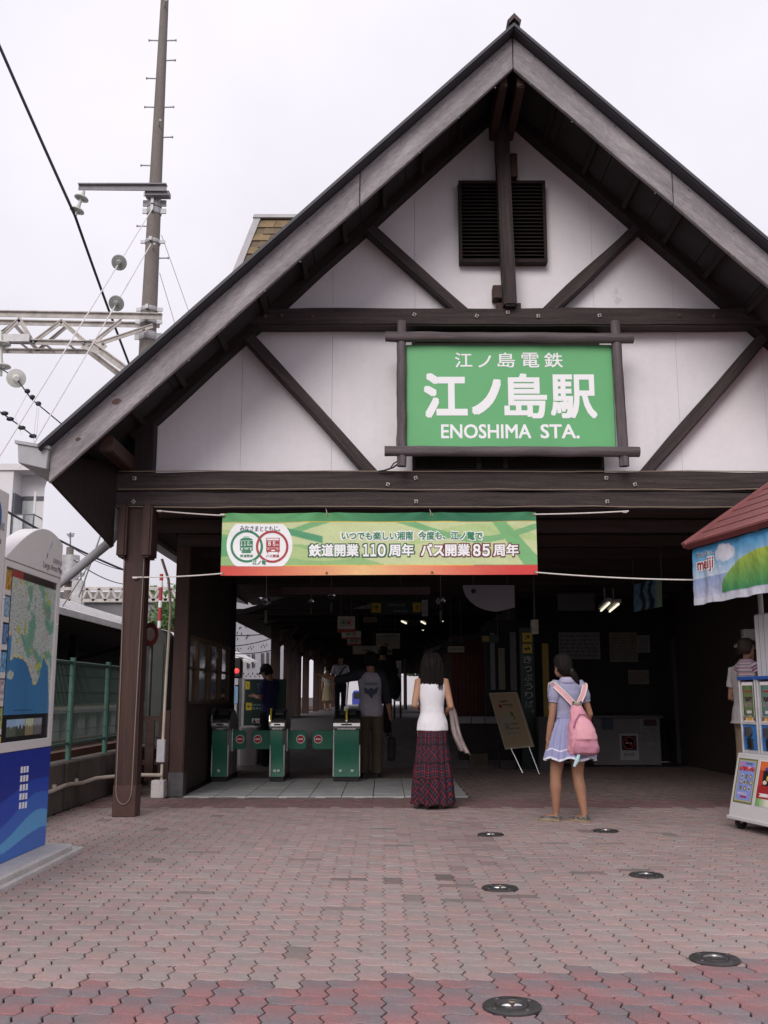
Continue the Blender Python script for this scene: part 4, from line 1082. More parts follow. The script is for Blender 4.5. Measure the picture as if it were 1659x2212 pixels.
mb = MB(); mb.box(a.x + .05, b.x - .05, 15.485, 15.5, .55, b.z - .25); mb.build('door', mat('cabinet_door', (.040, .043, .038), .55, .2, 4.), eq, bevel=.004)
mi = thing('traffic_mirror', (-3.15, 13.6, 0), 'round convex mirror with a dark red rim standing behind the first post', 'mirror')
p = at(322, 1370, 13.6)
q = Matrix.Rotation(R(62), 4, 'Z'); q.translation = p
for nm, prof, m_ in (('rim', [(.140, -.02), (.157, -.03), (.157, .03), (.140, .02)], mat('rim_red', (.11, .018, .018), .45)), ('mirror_glass', [(.140, .0), (.09, -.02), (.0, -.026), (.0, .012), (.140, .012)], mat('mirror', (.8, .8, .82), .05, 0, metal=1.))):
    mb = MB(); mb.lathe(prof, (0, 0, 0), 'Y', 26); o = bpy.data.objects.new(nm, mb.mesh(nm, m_, smooth=True)); o.matrix_basis = q; link(o, mi)
mb = MB(); mb.tube([(p.x + .02, 13.66, 0), (p.x + .02, 13.66, p.z - .15)], .03, 10); mb.build('mirror_post', STEELD, mi)
rw = thing('striped_pole', at(345, 1400, 19), 'thin leaning pole banded red and white behind the conduit', 'pole')
a, b = at(342, 1400, 19), at(349, 1240, 19); n = 11
for k in range(n):
    mb = MB(); mb.tube([a.lerp(b, k / n), a.lerp(b, (k + 1) / n)], .036, 10); mb.build('band', [WHITE, mat('pole_red', (.38, .04, .06), .5)][(k % 3) > 0], rw, smooth=True)
mb = MB(); mb.tube([Vector((a.x, a.y, .3)), a], .036, 10); mb.build('pole_foot', WHITE, rw)
# far gantry and transformer pole
g2_ = thing('catenary_gantry', (-8, 38, 0), 'far steel lattice gantry crossing behind the ribbed roof', 'gantry')
def gb2(a, b, h, nm='girder'):
    mb = MB(); mb.bar(at(*a, 30), at(*b, 30), .1, h); mb.build(nm, RUST, g2_)
gb2((120, 1272), (375, 1271), .09, 'top_chord'); gb2((120, 1298), (375, 1296), .09, 'bottom_chord')
for k in range(9): gb2((150 + k * 26, 1298), (163 + k * 26, 1272), .06, 'lattice_bar'); gb2((163 + k * 26, 1272), (176 + k * 26, 1298), .06, 'lattice_bar')
mb = MB(); mb.box(-9.4, -9.1, 29.9, 30.2, 0, 4.6); mb.build('gantry_post', GALV, g2_)
tp = thing('transformer_pole', (-13.2, 42, 0), 'distant pole crowded with transformers and insulators beside the map board', 'pole')
p = at(150, 1300, 42); mb = MB(); mb.tube([(p.x - .1, 42, 0), (p.x - .1, 42, 7.4)], .16, 10); mb.build('pole_shaft', POLE, tp)
for u, v, w_, h_ in ((152, 1228, .35, .55), (160, 1226, .22, .5)):
    p = at(u, v, 41.7); mb = MB(); mb.tube([p - Vector((0, 0, h_)), p + Vector((0, 0, h_))], w_, 12); mb.build('transformer', GALV, tp, smooth=True)
for v in (1204, 1248, 1255):
    a, b = at(140, v, 41.8), at(168, v - 2, 41.8); mb = MB(); mb.bar(a, b, .08, .08); mb.build('cross_arm', STEELD, tp)
for u in (146, 152, 158, 164):
    p = at(u, 1212, 41.6); mb = MB(); mb.lathe([(.04, -.3), (.12, -.2), (.05, -.1), (.12, 0), (.05, .1), (.1, .2), (0, .22)], p, 'Z', 8); mb.build('insulator', PORC, tp)
# antennas, far houses, white building with slit windows and star pattern
for k, (u, v0, v1, y, lb) in enumerate(((175, 1235, 1295, 46, 'distant roof antenna standing beside the transformers'), (152, 1150, 1192, 46, 'small antenna just over the edge of the map board'))):
    an = thing('roof_antenna', at(u, v1, y), lb, 'antenna'); mb = MB(); mb.bar(at(u, v1, y), at(u, v0, y), .05, .05); mb.build('mast', STEELD, an)
    for j in range(3): mb = MB(); mb.bar(at(u - 8 + j * 2, v0 + 4 + j * 3, y), at(u + 9 - j, v0 + 3 + j * 3, y), .04, .04); mb.build('rod', STEELD, an)
hb = thing('station_block', (-10, 52, 0), 'grey flat roofed house far behind the gantry', 'building')
a, b = at(135, 1330, 52), at(372, 1298, 52)
mb = MB(); mb.box(a.x, b.x, 52, 60, 0, b.z - .1); mb.build('wall', mat('grey_wall', (.24, .235, .24), .8), hb); mb = MB(); mb.box(a.x - .2, b.x + .2, 51.8, 60.2, b.z - .1, b.z + .45); mb.build('roof', mat('grey_roof', (.30, .29, .30), .8), hb)
for k in range(4): mb = MB(); x = a.x + 3.2 + k * .9; mb.box(x, x + .6, 51.96, 52, 3.4, 4.2); mb.build('window', mat('window_blue', (.25, .32, .42), .2), hb)
wb = thing('white_building', (-8, 36, 0), 'long white building with slit windows and star shaped wall openings', 'building')
WB = mat('white_wall', (.62, .60, .62), .8, .04, 1.)
mb = MB(); mb.add([(-7.36, 40, 0), (-4.8, 52, 0), (-9.3, 52, 0), (-7.9, 40.1, 0), (-7.36, 40, 7.6), (-4.8, 52, 7.6), (-9.3, 52, 7.6), (-7.9, 40.1, 7.6)], [(0, 1, 5, 4), (1, 2, 6, 5), (2, 3, 7, 6), (3, 0, 4, 7), (4, 5, 6, 7)]); mb.build('wall', WB, wb)
bd = Vector((4.7, 22, 0)).normalized(); bn = Vector((22, -4.7, 0)).normalized()
def wpt(u, v):    # where a sight line meets the long wall
    a, yy, z = _ray(u, v); o = Vector((-9.5, 30, 0)); t = bn.dot(o) / (bn.x * a + bn.y * yy); return Vector((a * t, yy * t, CAM_H + z * t))
def wquad(u0, u1, v0, v1, m_, nm, dep=.05):
    p = [wpt(u0, v1), wpt(u1, v1), wpt(u1, v0), wpt(u0, v0)]; mb = MB(); mb.add([q - bn * .05 for q in p] + [q + bn * dep for q in p], [(0, 1, 2, 3), (7, 6, 5, 4), (0, 4, 5, 1), (1, 5, 6, 2), (2, 6, 7, 3), (3, 7, 4, 0)]); return mb.build(nm, m_, wb)
SLIT = mat('slit_dark', (.05, .05, .06), .4)
for u0, u1, v0, v1 in ((533, 538, 1415, 1443), (544, 549, 1413, 1442), (564, 569, 1411, 1440), (575.5, 580, 1409, 1438)): wquad(u0, u1, v0, v1, SLIT, 'window')
def star(u, v, r, m_=SLIT):
    c = wpt(u, v); k = r / FOC * c.y; mb = MB(); pl = [((k if i % 2 == 0 else k * .42) * math.sin(i * math.pi / 5), (k if i % 2 == 0 else k * .42) * math.cos(i * math.pi / 5)) for i in range(10)]
    mb.prism(pl, c + bn * .03, bd, (0, 0, 1), -bn * .06); mb.build('wall_opening', m_, wb)
for k in range(5): star(526 + k * 9.6, 1455 + (k % 2), 2.6); star(531 + k * 9.6, 1461, 1.8)
for k in range(3):
    for dx in (0, 7): star(508 + k * 28 + dx, 1405 - k * 4, 2.2); star(512 + k * 28 + dx, 1401 - k * 4, 1.8)
for k in range(14): star(506 + rnd.uniform(0, 32), 1345 + rnd.uniform(0, 38), 2.6)
a_, b_ = wpt(503, 1350), wpt(507, 1350)
wquad(503, 506, 1330, 1352, mat('sign_yellow', (.65, .45, .03), .5), 'wall_sign')
sg_ = thing('railway_signal', at(511, 1449, 22), 'railway signal with a glowing red lamp by the track', 'signal')
p = at(511, 1449, 22); mb = MB(); mb.box(p.x - .11, p.x + .11, 22.02, 22.2, p.z - .16, p.z + .28); mb.build('signal_head', BLACK, sg_, bevel=.04)
mb = MB(); mb.tube([(p.x, 22.15, .2), (p.x, 22.15, p.z - .3)], .05, 8); mb.build('signal_post', STEELD, sg_)
mb = MB(); mb.lathe([(.055, 0), (.045, -.02), (0, -.03)], p + Vector((0, .02, 0)), 'Y', 14); mb.build('signal_lamp', mat('red_lamp', (1., .04, .04), .3, 0, emit=1.6), sg_)
rr = thing('trackside_roof', at(520, 1430, 24), 'small white shed roof above the railway signal', 'roof'); a, b = at(500, 1418, 24), at(543, 1430, 24)
mb = MB(); mb.add([a, b, b + Vector((-.1, 1.2, .05)), a + Vector((-.1, 1.2, .05)), a - Vector((0, 0, .05)), b - Vector((0, 0, .05)), b + Vector((-.1, 1.2, 0)), a + Vector((-.1, 1.2, 0))], [(0, 1, 2, 3), (7, 6, 5, 4), (0, 4, 5, 1), (1, 5, 6, 2), (2, 6, 7, 3), (3, 7, 4, 0)]); mb.build('roof_sheet', RIB, rr)
mb = MB(); mb.box(a.x + .1, a.x + .2, 24.5, 24.6, 0, a.z); mb.build('roof_post', STEELD, rr)
# ------------------------------------------------------------------ trees in the distance
def tree(x, y, h, r, label, seed, n=2600, leaf=.16, base=0.):
    t = thing('tree', (x, y, base), label, 'tree'); rg = random.Random(seed)
    mb = MB(); mb.tube([(x, y, base), (x + .05, y, base + h * .3), (x - .03, y + .05, base + h * .6), (x, y, base + h * .85)], [.035 * h, .028 * h, .018 * h, .006 * h], 8)
    for k in range(7):
        a = rg.random() * 6.28; z0 = base + h * rg.uniform(.35, .7); mb.tube([(x, y, z0), (x + r * .5 * math.cos(a), y + r * .5 * math.sin(a), z0 + h * .12), (x + r * .85 * math.cos(a), y + r * .85 * math.sin(a), z0 + h * .2)], [.012 * h, .008 * h, .003 * h], 6)
    mb.build('trunk', mat('bark', (.07, .05, .04), .9, .3, 8., .4), t)
    cl = [(x + r * .7 * rg.uniform(-1, 1), y + r * .7 * rg.uniform(-1, 1), base + h * rg.uniform(.45, .95), r * rg.uniform(.25, .5)) for k in range(16)]
    mb = MB()
    for k in range(n):
        c = rg.choice(cl); d = Vector((rg.gauss(0, 1), rg.gauss(0, 1), rg.gauss(0, .8))).normalized() * c[3] * rg.uniform(.5, 1.08); p = Vector(c[:3]) + d
        a1 = Vector((rg.gauss(0, 1), rg.gauss(0, 1), rg.gauss(0, .6))).normalized(); a2 = a1.orthogonal().normalized(); s1 = leaf * rg.uniform(.5, 1)
        mb.add([p - a1 * s1, p + a2 * s1 * .45, p + a1 * s1, p - a2 * s1 * .45], [(0, 1, 2, 3)])
    mb.build('crown', mat('leaves', (.075, .14, .035), .6, .4, 1.5), t, fix=False)
p = at(358, 1350, 40); tree(p.x, 40, 5.6, 1.5, 'leafy green tree showing between the two wooden posts', 3, 2600, .15)
p = at(818, 1440, 80); tree(p.x - 1.5, 82, 6.6, 3.0, 'green tree seen through the far end of the passage', 5, 1800, .3); tree(p.x + 3.2, 84, 6.2, 3.0, 'dark green tree at the far end beside the white sign', 6, 1800, .3)

# ------------------------------------------------------------------ the information boards
MX = -2.52
def board(y0, y1, zb, name, label, cap):
    t = thing('information_board', (MX, (y0 + y1) / 2, 0), label, 'sign board', 'visitor information boards')
    return t
mapb = board(6.575, 7.735, .08, '', 'tall white visitor board with an area map and blue wave pattern base', 0)
th = .14
def yz(poly, x0, dep): # polygon in the (y, z) plane
    mb = MB(); mb.prism(poly, (x0, 0, 0), (0, 1, 0), (0, 0, 1), (dep, 0, 0)); return mb
BW = mat('board_white', (.66, .64, .63), .4, .03, 4.)
BE = mat('board_edge_blue', (.02, .05, .24), .35, .1, 4.)
y0, y1 = 6.58, 7.735; ztop = 2.065
arch = [(y0, ztop)] + [(y0 + (y1 - y0) * k / 24, 2.075 + .315 * math.sin(math.pi * .70 * k / 24)) for k in range(25)] + [(y1, ztop)]
yz(arch, MX - th + .01, th - .01).build('arch_cap', BW, mapb, bevel=.004)
fr = MB(); z0, z1 = .79, ztop - .006
zw0, zw1, yw0, yw1 = .855, 2.015, y0 + .03, y1 - .075
for a, b, c, d in ((y0, yw0, z0, z1), (yw1, y1, z0, z1), (yw0, yw1, z0, zw0), (yw0, yw1, zw1, z1)): fr.box(MX - th, MX, a, b, c, d)
fr.build('board_frame', BW, mapb, bevel=.003)
yz([(y1 + .001, .06), (y1 + .028, .06), (y1 + .028, 2.33), (y1 + .001, 2.33)], MX - th, th - .012).build('edge_post', BE, mapb, bevel=.004)
YW = lambda s: yw0 + (yw1 - yw0) * s
def mcol(s, t):
    x, y = s, t
    if x < .135:
        k = int((1 - y) * 6.3); fy = (1 - y) * 6.3 - k
        if x > .125 or fy < .06: return (28, 30, 38)
        cols = [(186, 140, 60), (150, 180, 205), (110, 140, 180), (120, 165, 200), (200, 190, 195), (170, 180, 110), (210, 200, 90)]
        c = cols[k % 7]; n_ = fnoise(x * 60, y * 40, k * 3.)
        if fy > .8: return (215, 210, 208)
        return tuple(max(0, min(255, q * (.9 + .45 * n_))) for q in c)
    if y > .955: return (150, 40, 45) if x < .33 else (25, 26, 32)
    if y < .155:
        if .2 < x < .87 and .03 < y < .13:
            k = int((x - .2) / .168); fx = (x - .2) / .168 - k
            if fx < .03: return (25, 26, 32)
            return [(150, 180, 210), (165, 190, 215), (190, 200, 170), (150, 155, 165)][k] if y > .085 + .02 * fnoise(x * 30, 2, k) else [(90, 100, 85), (70, 75, 65), (140, 130, 100), (110, 110, 110)][k]
        return (22, 23, 28)
    # map: sea with a coast line, wooded hills, dense small print
    xs = (x - .135) / .865
    coast = .46 + .03 * math.sin(xs * 7) - .10 * math.exp(-((xs - .62) / .13) ** 2) + .08 * math.exp(-((xs - .80) / .06) ** 2) + (.14 if xs < .06 else 0) + .012 * fnoise(xs * 16, 1.)
    if xs > .90: coast = .50 - (xs - .90) * 3.0 + .02 * fnoise(xs * 30, 4.)
    isl = ((xs - .09) / .07) ** 2 + ((y - .385) / .025) ** 2 < 1 + .3 * fnoise(x * 40, y * 40)
    if y < coast and not isl:
        if .2 < xs < .62 and abs(y - .182) < .0025: return (30, 40, 55)
        return mix3((58, 112, 160), (70, 130, 176), .5 + .5 * fnoise(x * 3, y * 2))
    c = (184, 195, 188)
    g = fnoise(xs * 5 + 2, y * 7, 1.5)
    if g > .16 and xs > .25: c = mix3((138, 180, 160), (112, 164, 142), (g - .16) * 3)
    if fnoise(xs * 8 + 9, y * 10, 4.) > .52: c = (176, 190, 92)
    if abs(y - coast) < .012: c = (214, 208, 120)
    n2 = fnoise(xs * 60, y * 130, 7.)
    if n2 > .33: c = mix3(c, (90, 84, 88), .75)
    if abs(fnoise(xs * 4, y * 5, 8.)) < .012: c = (196, 120, 120)
    return c
painted('map_print', 150, 260, lambda s, t: Vector((MX - .012, YW(s), zw0 + (zw1 - zw0) * t)), mcol, mapb, mat('map_print', (1, 1, 1), .35, .03, 8., attr='Col'), smooth=False)
def bcol_(s, t):
    base = (28, 46, 140)
    w1 = .60 + .10 * math.sin(s * 3.4 - 1.2); w2 = .43 + .13 * math.sin(s * 4.2 - 1.9); w3 = .27 + .11 * math.sin(s * 4.4 - 2.1); w4 = .13 + .06 * math.sin(s * 4. - 2)
    c = (28, 48, 146)
    if t < w1: c = (38, 74, 180)
    if t < w2: c = (58, 108, 200)
    if t < w3: c = (94, 168, 222)
    if t < w4: c = (62, 112, 196)
    return c
mb = MB(); mb.box(MX - th, MX - .004, y0, y1, .075, .787); mb.build('base_panel', BLUEB, mapb)
painted('wave_print', 90, 80, lambda s, t: Vector((MX - .002, y0 + (y1 - y0) * s, 0.08 + .707 * t)), bcol_, mapb, mat('wave_print', (1, 1, 1), .4, .03, 6., attr='Col'), smooth=False)
for r_ in range(5):
    for k in range(3):
        p = side(47.5 + k * 6.2 - r_ * .9, 1663 + r_ * 19.3 - k * .8, MX); mb = MB(); mb.box(MX - .002, MX + .001, p.y - .020, p.y + .014, p.z - .021, p.z + .021); mb.build('vent_slot', WHITEP, mapb)
a, b = side(93.5, 1225, MX + .001), side(134.5, 1239, MX + .001)
text('Large Area Map', (MX + .001, a.y, a.z - .012), (0, 1, 0), (0, 0, 1), b.y - a.y, .058, mat('print_grey', (.09, .09, .12), .6), mapb, bold=-.006)
a, b = side(114, 1216, MX + .001), side(135, 1222, MX + .001)
text('沿線案内図', (MX + .001, a.y, a.z), (0, 1, 0), (0, 0, 1), b.y - a.y, .04, mat('print_lightgrey', (.25, .25, .28), .6), mapb)
# gull emblem
c = side(105, 1195, MX + .001)
mb = MB(); mb.prism([(0, 0), (.05, .055), (.09, .13), (.075, .12), (.045, .08), (.03, .085), (.0, .05), (-.035, .0), (-.055, -.065), (-.02, -.02)], c, (0, .8, 0), (0, 0, .8), (.0015, 0, 0)); mb.build('gull_emblem', mat('print_silver', (.55, .55, .60)), mapb)
for pl in ([(.05, .055), (.09, .13), (.06, .09)], [(-.035, 0), (-.055, -.065), (-.02, -.02)]):
    mb = MB(); mb.prism(pl, c + Vector((.002, 0, 0)), (0, .8, 0), (0, 0, .8), (.001, 0, 0)); mb.build('gull_emblem', mat('print_grey', (0, 0, 0)), mapb)
for p in ((y1 - .03, 1.70), (y1 - .03, 1.0), (y0 + .012, 1.80)):
    mb = MB(); mb.lathe([(.009, 0), (.006, .006), (0, .007)], (MX, p[0], p[1]), 'X', 10); mb.build('screw', CHROME, mapb)
mb = MB(); mb.box(MX - th + .01, MX - .01, y0, y1 + .02, .0, .075); mb.build('plinth', BLACK, mapb)
# the neighbouring board, mostly outside the frame
nb = board(5.3, 6.55, .08, '', 'neighbouring white visitor board with a blue round emblem, cut by the frame', 0)
z = 2.50
yz([(5.3, .08), (6.565, .08), (6.565, 2.50), (5.3, 2.50)], MX - th, th).build('board_frame', BW, nb, bevel=.004)
c = side(-14, 1111, MX + .002); mb = MB(); mb.lathe([(.135, 0), (.135, .003), (0, .003)], (MX + .001, c.y, c.z), 'X', 32); mb.build('emblem_disc', BLUEB, nb)
text('周辺案内図', (MX + .001, 6.00, 2.235), (0, 1, 0), (0, 0, 1), .51, .055, mat('print_lightgrey', (0, 0, 0)), nb)
text('Area Map', (MX + .001, 6.03, 2.12), (0, 1, 0), (0, 0, 1), .44, .075, mat('print_grey', (0, 0, 0)), nb)
painted('map_print', 40, 60, lambda s, t: Vector((MX + .002, 5.38 + 1.05 * s, .90 + 1.06 * t)), lambda s, t: (150, 110, 70) if s > .9 and t > .9 else (190, 195, 180), nb, smooth=False)
painted('wave_print', 60, 40, lambda s, t: Vector((MX + .002, 5.3 + 1.26 * s, 0.08 + .707 * t)), bcol_, nb, mat('wave_print', (1, 1, 1)), smooth=False)
kb = thing('board_kerb', (MX, 6.6, 0), 'pale stepped concrete kerb under the visitor boards', 'kerb')
mb = MB(); mb.box(MX - .6, -2.335, 3.0, 7.80, -.012, .075); mb.build('kerb_top', CONCL, kb, bevel=.015)
mb = MB(); mb.box(-2.333, -2.295, 3.0, 7.95, -.012, .034); mb.box(MX - .6, -2.3335, 7.803, 7.95, -.012, .034); mb.build('kerb_step', CONCL, kb, bevel=.01)
# ------------------------------------------------------------------ ticket gates
HOOD = mat('gate_hood', (.60, .58, .57), .25, .08, 20., metal=.9)
SIDEW = mat('gate_edge_white', (.66, .65, .64), .4, .05, 8.)
def noentry(t, c, r=.058):
    mb = MB(); mb.lathe([(r * 1.14, 0), (r * 1.14, -.004), (0, -.004)], c, 'Y', 24); o = mb.build('no_entry_mark', WHITEP, t)
    mb = MB(); mb.lathe([(r, -.004), (r, -.006), (0, -.006)], c, 'Y', 24); mb.build('red_disc', RED, t)
    mb = MB(); mb.box(c[0] - r * .66, c[0] + r * .66, c[1] - .009, c[1] - .0062, c[2] - r * .15, c[2] + r * .15); mb.build('white_bar', WHITEP, t)
def gate(x, wd, label, flaps, lens, units=1, arrows=(1,)):
    """green ticket gate: wavy green front, steel hood, dark top, stainless side, flaps"""
    y0, y1 = 14.08, 15.05
    t = thing('ticket_gate', (x, y0, 0), label, 'ticket gate', 'green ticket gates at the hall entrance')
    mb = MB(); mb.box(x - wd / 2 + .01, x + wd / 2 - .01, y0 + .02, y1, .006, .07); mb.build('gate_foot', BLACK, t)
    mb = MB(); mb.box(x - wd / 2 + .012, x + wd / 2 - .012, y0 + .05, y1, .07, .70); mb.build('gate_body', mat('gate_side', (.34, .33, .32), .35, .1, 8., metal=.6), t, bevel=.01)
    uw = wd / units
    for k in range(units):
        x0 = x - wd / 2 + k * uw + .018 * (k == 0 or units == 1); x1 = x - wd / 2 + (k + 1) * uw - .018 * (k == units - 1 or units == 1)
        nn = 16; mb = MB(); dy = .006 * k
        for i in range(nn + 1):
            z = .075 + .625 * i / nn; q = .022 * math.sin((i / nn) * 2 * math.pi - .4)
            sh = .018 * (1 / (1 + math.exp(-(z - .42) * 18)) - .5)
            for (xx, yy) in ((x0 - sh * (units == 1), y0 + q + dy), (x1 - sh * (units == 1), y0 + q + dy), (x1 - sh * (units == 1), y0 + .06), (x0 - sh * (units == 1), y0 + .06)): mb.v.append((xx, yy, z))
        for i in range(nn):
            for j in range(4):
                j2 = (j + 1) % 4; mb.f.append((i * 4 + j, i * 4 + j2, i * 4 + 4 + j2, i * 4 + 4 + j))
        mb.f += [(3, 2, 1, 0), tuple(nn * 4 + j for j in range(4))]; mb.mi = [0] * len(mb.f)
        mb.build('gate_front', GATEG, t)
        for s_, a in enumerate(arrows):
            if units == 1 or s_ == k:
                cxx = (x0 + x1) / 2 + (s_ - (len(arrows) - 1) / 2) * .06 * (units == 1)
                mb = MB(); mb.prism([(-.022, -.018), (.004, -.018), (.022, 0), (.004, .018), (-.022, .018)] if a > 0 else [(.022, -.018), (.022, .018), (-.004, .018), (-.022, 0), (-.004, -.018)], (cxx, y0 + dy - .006, .155), (1, 0, 0), (0, 0, 1), (0, -.012, 0)); mb.build('arrow_mark', mat('mark_pale', (.5, .62, .58), .5), t)
    for sx in (-1, 1):
        mb = MB(); mb.box(x + sx * (wd / 2 - .008) - .008, x + sx * (wd / 2 - .008) + .008, y0 + .028, y0 + .07, .075, .50); mb.build('edge_strip', SIDEW, t, bevel=.003)
    # hood: rolled steel nose, dark sloping top behind it
    mb = MB(); pl = [(y0 + .10, .70), (y0 - .01, .71), (y0 - .035, .75), (y0 - .03, .80), (y0 + .0, .835), (y0 + .10, .84)]
    mb.prism([(p[0], p[1]) for p in pl], (x - wd / 2 - .003, 0, 0), (0, 1, 0), (0, 0, 1), (wd + .006, 0, 0)); mb.build('hood', HOOD, t, bevel=.006)
    mb = MB(); mb.prism([(y0 + .102, .701), (y0 + .102, .86), (y0 + .25, .96), (y0 + .62, .97), (y0 + .80, .88), (y1, .84), (y1, .701)], (x - wd / 2 + .004, 0, 0), (0, 1, 0), (0, 0, 1), (wd - .008, 0, 0)); mb.build('gate_top', BLACK, t, bevel=.012)
    mb = MB(); mb.obox((x + .01, y0 + .19, .945), (wd * .30, 0, 0), (0, .055, .036), (0, -.004, .006)); mb.build('card_reader', mat('reader_grey', (.05, .055, .06), .3), t, bevel=.003)
    mb = MB(); mb.box(x - wd * .2, x + wd * .2, y0 - .038, y0 - .028, .765, .785); mb.build('ticket_slot', BLACK, t)
    mb = MB(); mb.obox((x, y0 + .34, .972), (wd * .32, 0, 0), (0, .05, .001), (0, 0, .006)); mb.build('display', mat('display_dark', (.02, .05, .04), .15), t)
    mb = MB(); mb.box(x - wd * .34, x + wd * .34, y0 - .02, y0 - .012, .71, .722); mb.build('kick_trim', CHROME, t)
    for yk in (.3, .6): mb = MB(); mb.box(x + wd / 2 - .0135, x + wd / 2 - .0105, y0 + yk, y0 + yk + .006, .09, .68); mb.build('panel_seam', BLACK, t)
    ex = x - wd / 2 if units == 1 else x
    mb = MB(); pl = [(y0 + .10, .72), (y0 - .03, .745), (y0 - .05, .82), (y0 - .03, .90), (y0 + .03, .97), (y0 + .14, 1.0), (y0 + .14, .955), (y0 + .06, .92), (y0 + .01, .86)]
    mb.prism(pl, (ex - .012, 0, 0), (0, 1, 0), (0, 0, 1), (.026, 0, 0)); mb.build('guide_rail', HOOD, t, bevel=.003)
    if 'y' in label.split('|')[-1]: pass
    for sx, L in zip(flaps, lens):
        xa = x + sx * wd / 2; yy = 14.40
        mb = MB(); x0, x1 = (xa + .0, xa + L) if sx > 0 else (xa - L, xa)
        z0, z1, r = .425, .685, .04
        far = x1 if sx > 0 else x0; near = x0 if sx > 0 else x1
        pl = [(near, z0), (far - sx * r, z0), (far - sx * r * .3, z0 + r * .3), (far, z0 + r), (far, z1 - r), (far - sx * r * .3, z1 - r * .3), (far - sx * r, z1), (near, z1)]
        mb.prism(pl, (0, yy, 0), (1, 0, 0), (0, 0, 1), (0, .035, 0)); f = mb.build('flap', GATEG, t, bevel=.005)
        noentry(t if False else f, (far - sx * .085, yy - .001, .565), .052)
        mb = MB(); mb.lathe([(.02, .40), (.02, .71)], (near + sx * .005, yy + .018, 0), 'Z', 10); mb.build('hinge', HOOD, t)
    return t
gate(-2.265, .235, 'ticket gate beside the dark booth wall, a single flap on one side', (1,), (.20,), arrows=(1,))
g2 = gate(-1.475, .205, 'ticket gate between the two others, a flap on either side', (-1, 1), (.29, .28), arrows=(-1, 1))
g3 = gate(-.517, .375, 'wide double ticket gate nearest the man in the raglan shirt', (-1,), (.31,), 2, (-1, 1))
for t, x in ((g2, -1.565), (g3, -.515)):
    mb = MB(); mb.prism([(14.05, .80), (14.06, .90), (14.13, .995), (14.15, .99), (14.085, .90), (14.075, .80)], (x - .014, -.02, 0), (0, 1, 0), (0, 0, 1), (.022, 0, 0)); mb.build('yellow_strip', mat('strip_yellow', (.62, .47, .03), .5), t)
p = (-.53, 14.25)
mb = MB(); mb.tube([(p[0], p[1], .97), (p[0] + .02, p[1] + .05, 1.32)], .012, 8); mb.box(p[0] - .03, p[0] + .03, p[1] - .02, p[1] + .02, .96, 1.02); mb.build('reader_pole', WHITE, g3)

# direction board beyond the gates, with its concrete block
db = thing('direction_board', at(560, 1660, 17.2), 'dark green direction board with yellow squares behind the gates', 'sign')
a, b = at(527, 1567, 17.6), at(588, 1467, 17.6); DKG = mat('sign_dark_green', (.010, .030, .024), .4, .1, 6.)
mb = MB(); mb.box(a.x, b.x + .25, 17.6, 17.66, a.z, b.z); mb.build('panel', DKG, db, bevel=.004)
mb = MB(); mb.box(a.x - .05, a.x - .01, 17.6, 17.66, .2, b.z + .02); mb.build('frame_post', GALV, db)
YEL = mat('sign_yellow_sq', (.55, .40, .03), .5)
def pict(t, u0, u1, v0, v1, y, arrow):
    a, b = at(u0, v1, y), at(u1, v0, y); mb = MB(); mb.box(a.x, b.x, y - .004, y - .001, a.z, b.z); mb.build('arrow_square', YEL, t)
    c = (a + b) / 2; r = (b.x - a.x) / 2; base = [(-.12, -.65), (.12, -.65), (.12, .15), (.45, -.12), (.45, .18), (0, .65), (-.45, .18), (-.45, -.12), (-.12, .15)]
    if arrow == 'bar': base = [(-.1, -.6), (.1, -.6), (.1, .6), (-.1, .6)]; ang = 0
    elif arrow == 'seat': base = [(-.6, -.3), (-.1, -.35), (.1, .0), (.5, -.4), (.65, .1), (.2, .4), (-.1, .1), (-.5, .2)]; ang = 0
    else: ang = arrow
    ca, sa = math.cos(ang), math.sin(ang); mb = MB(); mb.prism([(r * (x * ca - z * sa), r * (x * sa + z * ca)) for x, z in base], (c.x, y - .0045, c.z), (1, 0, 0), (0, 0, 1), (0, -.002, 0)); mb.build('arrow_mark', BLACK, t)
pict(db, 530, 540, 1472, 1489, 17.6, 'bar'); pict(db, 531, 544, 1518, 1534, 17.6, math.pi / 2)
def rows_print(t, u0, u1, v0, v1, y, n, m_, seed=1):
    """bars of small unreadable print"""
    rg = random.Random(seed); a, b = at(u0, v1, y), at(u1, v0, y); mb = MB()
    for k in range(n):
        z = b.z - (b.z - a.z) * (k + .5) / n; hh = (b.z - a.z) / n * .28; x = a.x
        while x < b.x - .01:
            l = rg.uniform(.03, .14) * (b.x - a.x) + .005; x1 = min(b.x, x + l); mb.box(x, x1, y - .003, y - .001, z - hh, z + hh); x = x1 + .012 + (b.x - a.x) * .02
    return tag(mb.build('print_rows', m_, t), kind='stuff')
PG = mat('print_faded', (.16, .22, .20), .6); PDK = mat('print_black', (.05, .045, .05), .6)
rows_print(db, 556, 585, 1475, 1487, 17.6, 2, PG, 3); rows_print(db, 545, 585, 1519, 1534, 17.6, 2, PG, 4)
mb = MB(); a, b = at(544, 1562, 17.59), at(578, 1552, 17.59); mb.box(a.x, b.x, 17.585, 17.597, a.z, b.z); mb.build('notice_strip', mat('strip_white', (.5, .48, .5), .6), db)
tag_a = at(549, 1557, 17.58); mb = MB(); mb.prism([(-.035, -.03), (.035, -.03), (0, .035)], tag_a, (1, 0, 0), (0, 0, 1), (0, -.004, 0)); mb.build('warning_mark', PDK, db); rows_print(db, 555, 576, 1553, 1561, 17.583, 1, mat('print_red', (0, 0, 0)), 5)
mb = MB(); a, b = at(515, 1655, 17.0), at(556, 1570, 17.0); mb.box(a.x, b.x, 17.0, 17.5, .0, b.z); tag(mb.build('concrete_block', CONCL, None, bevel=.02), 'pale concrete block standing under the direction board', 'block')
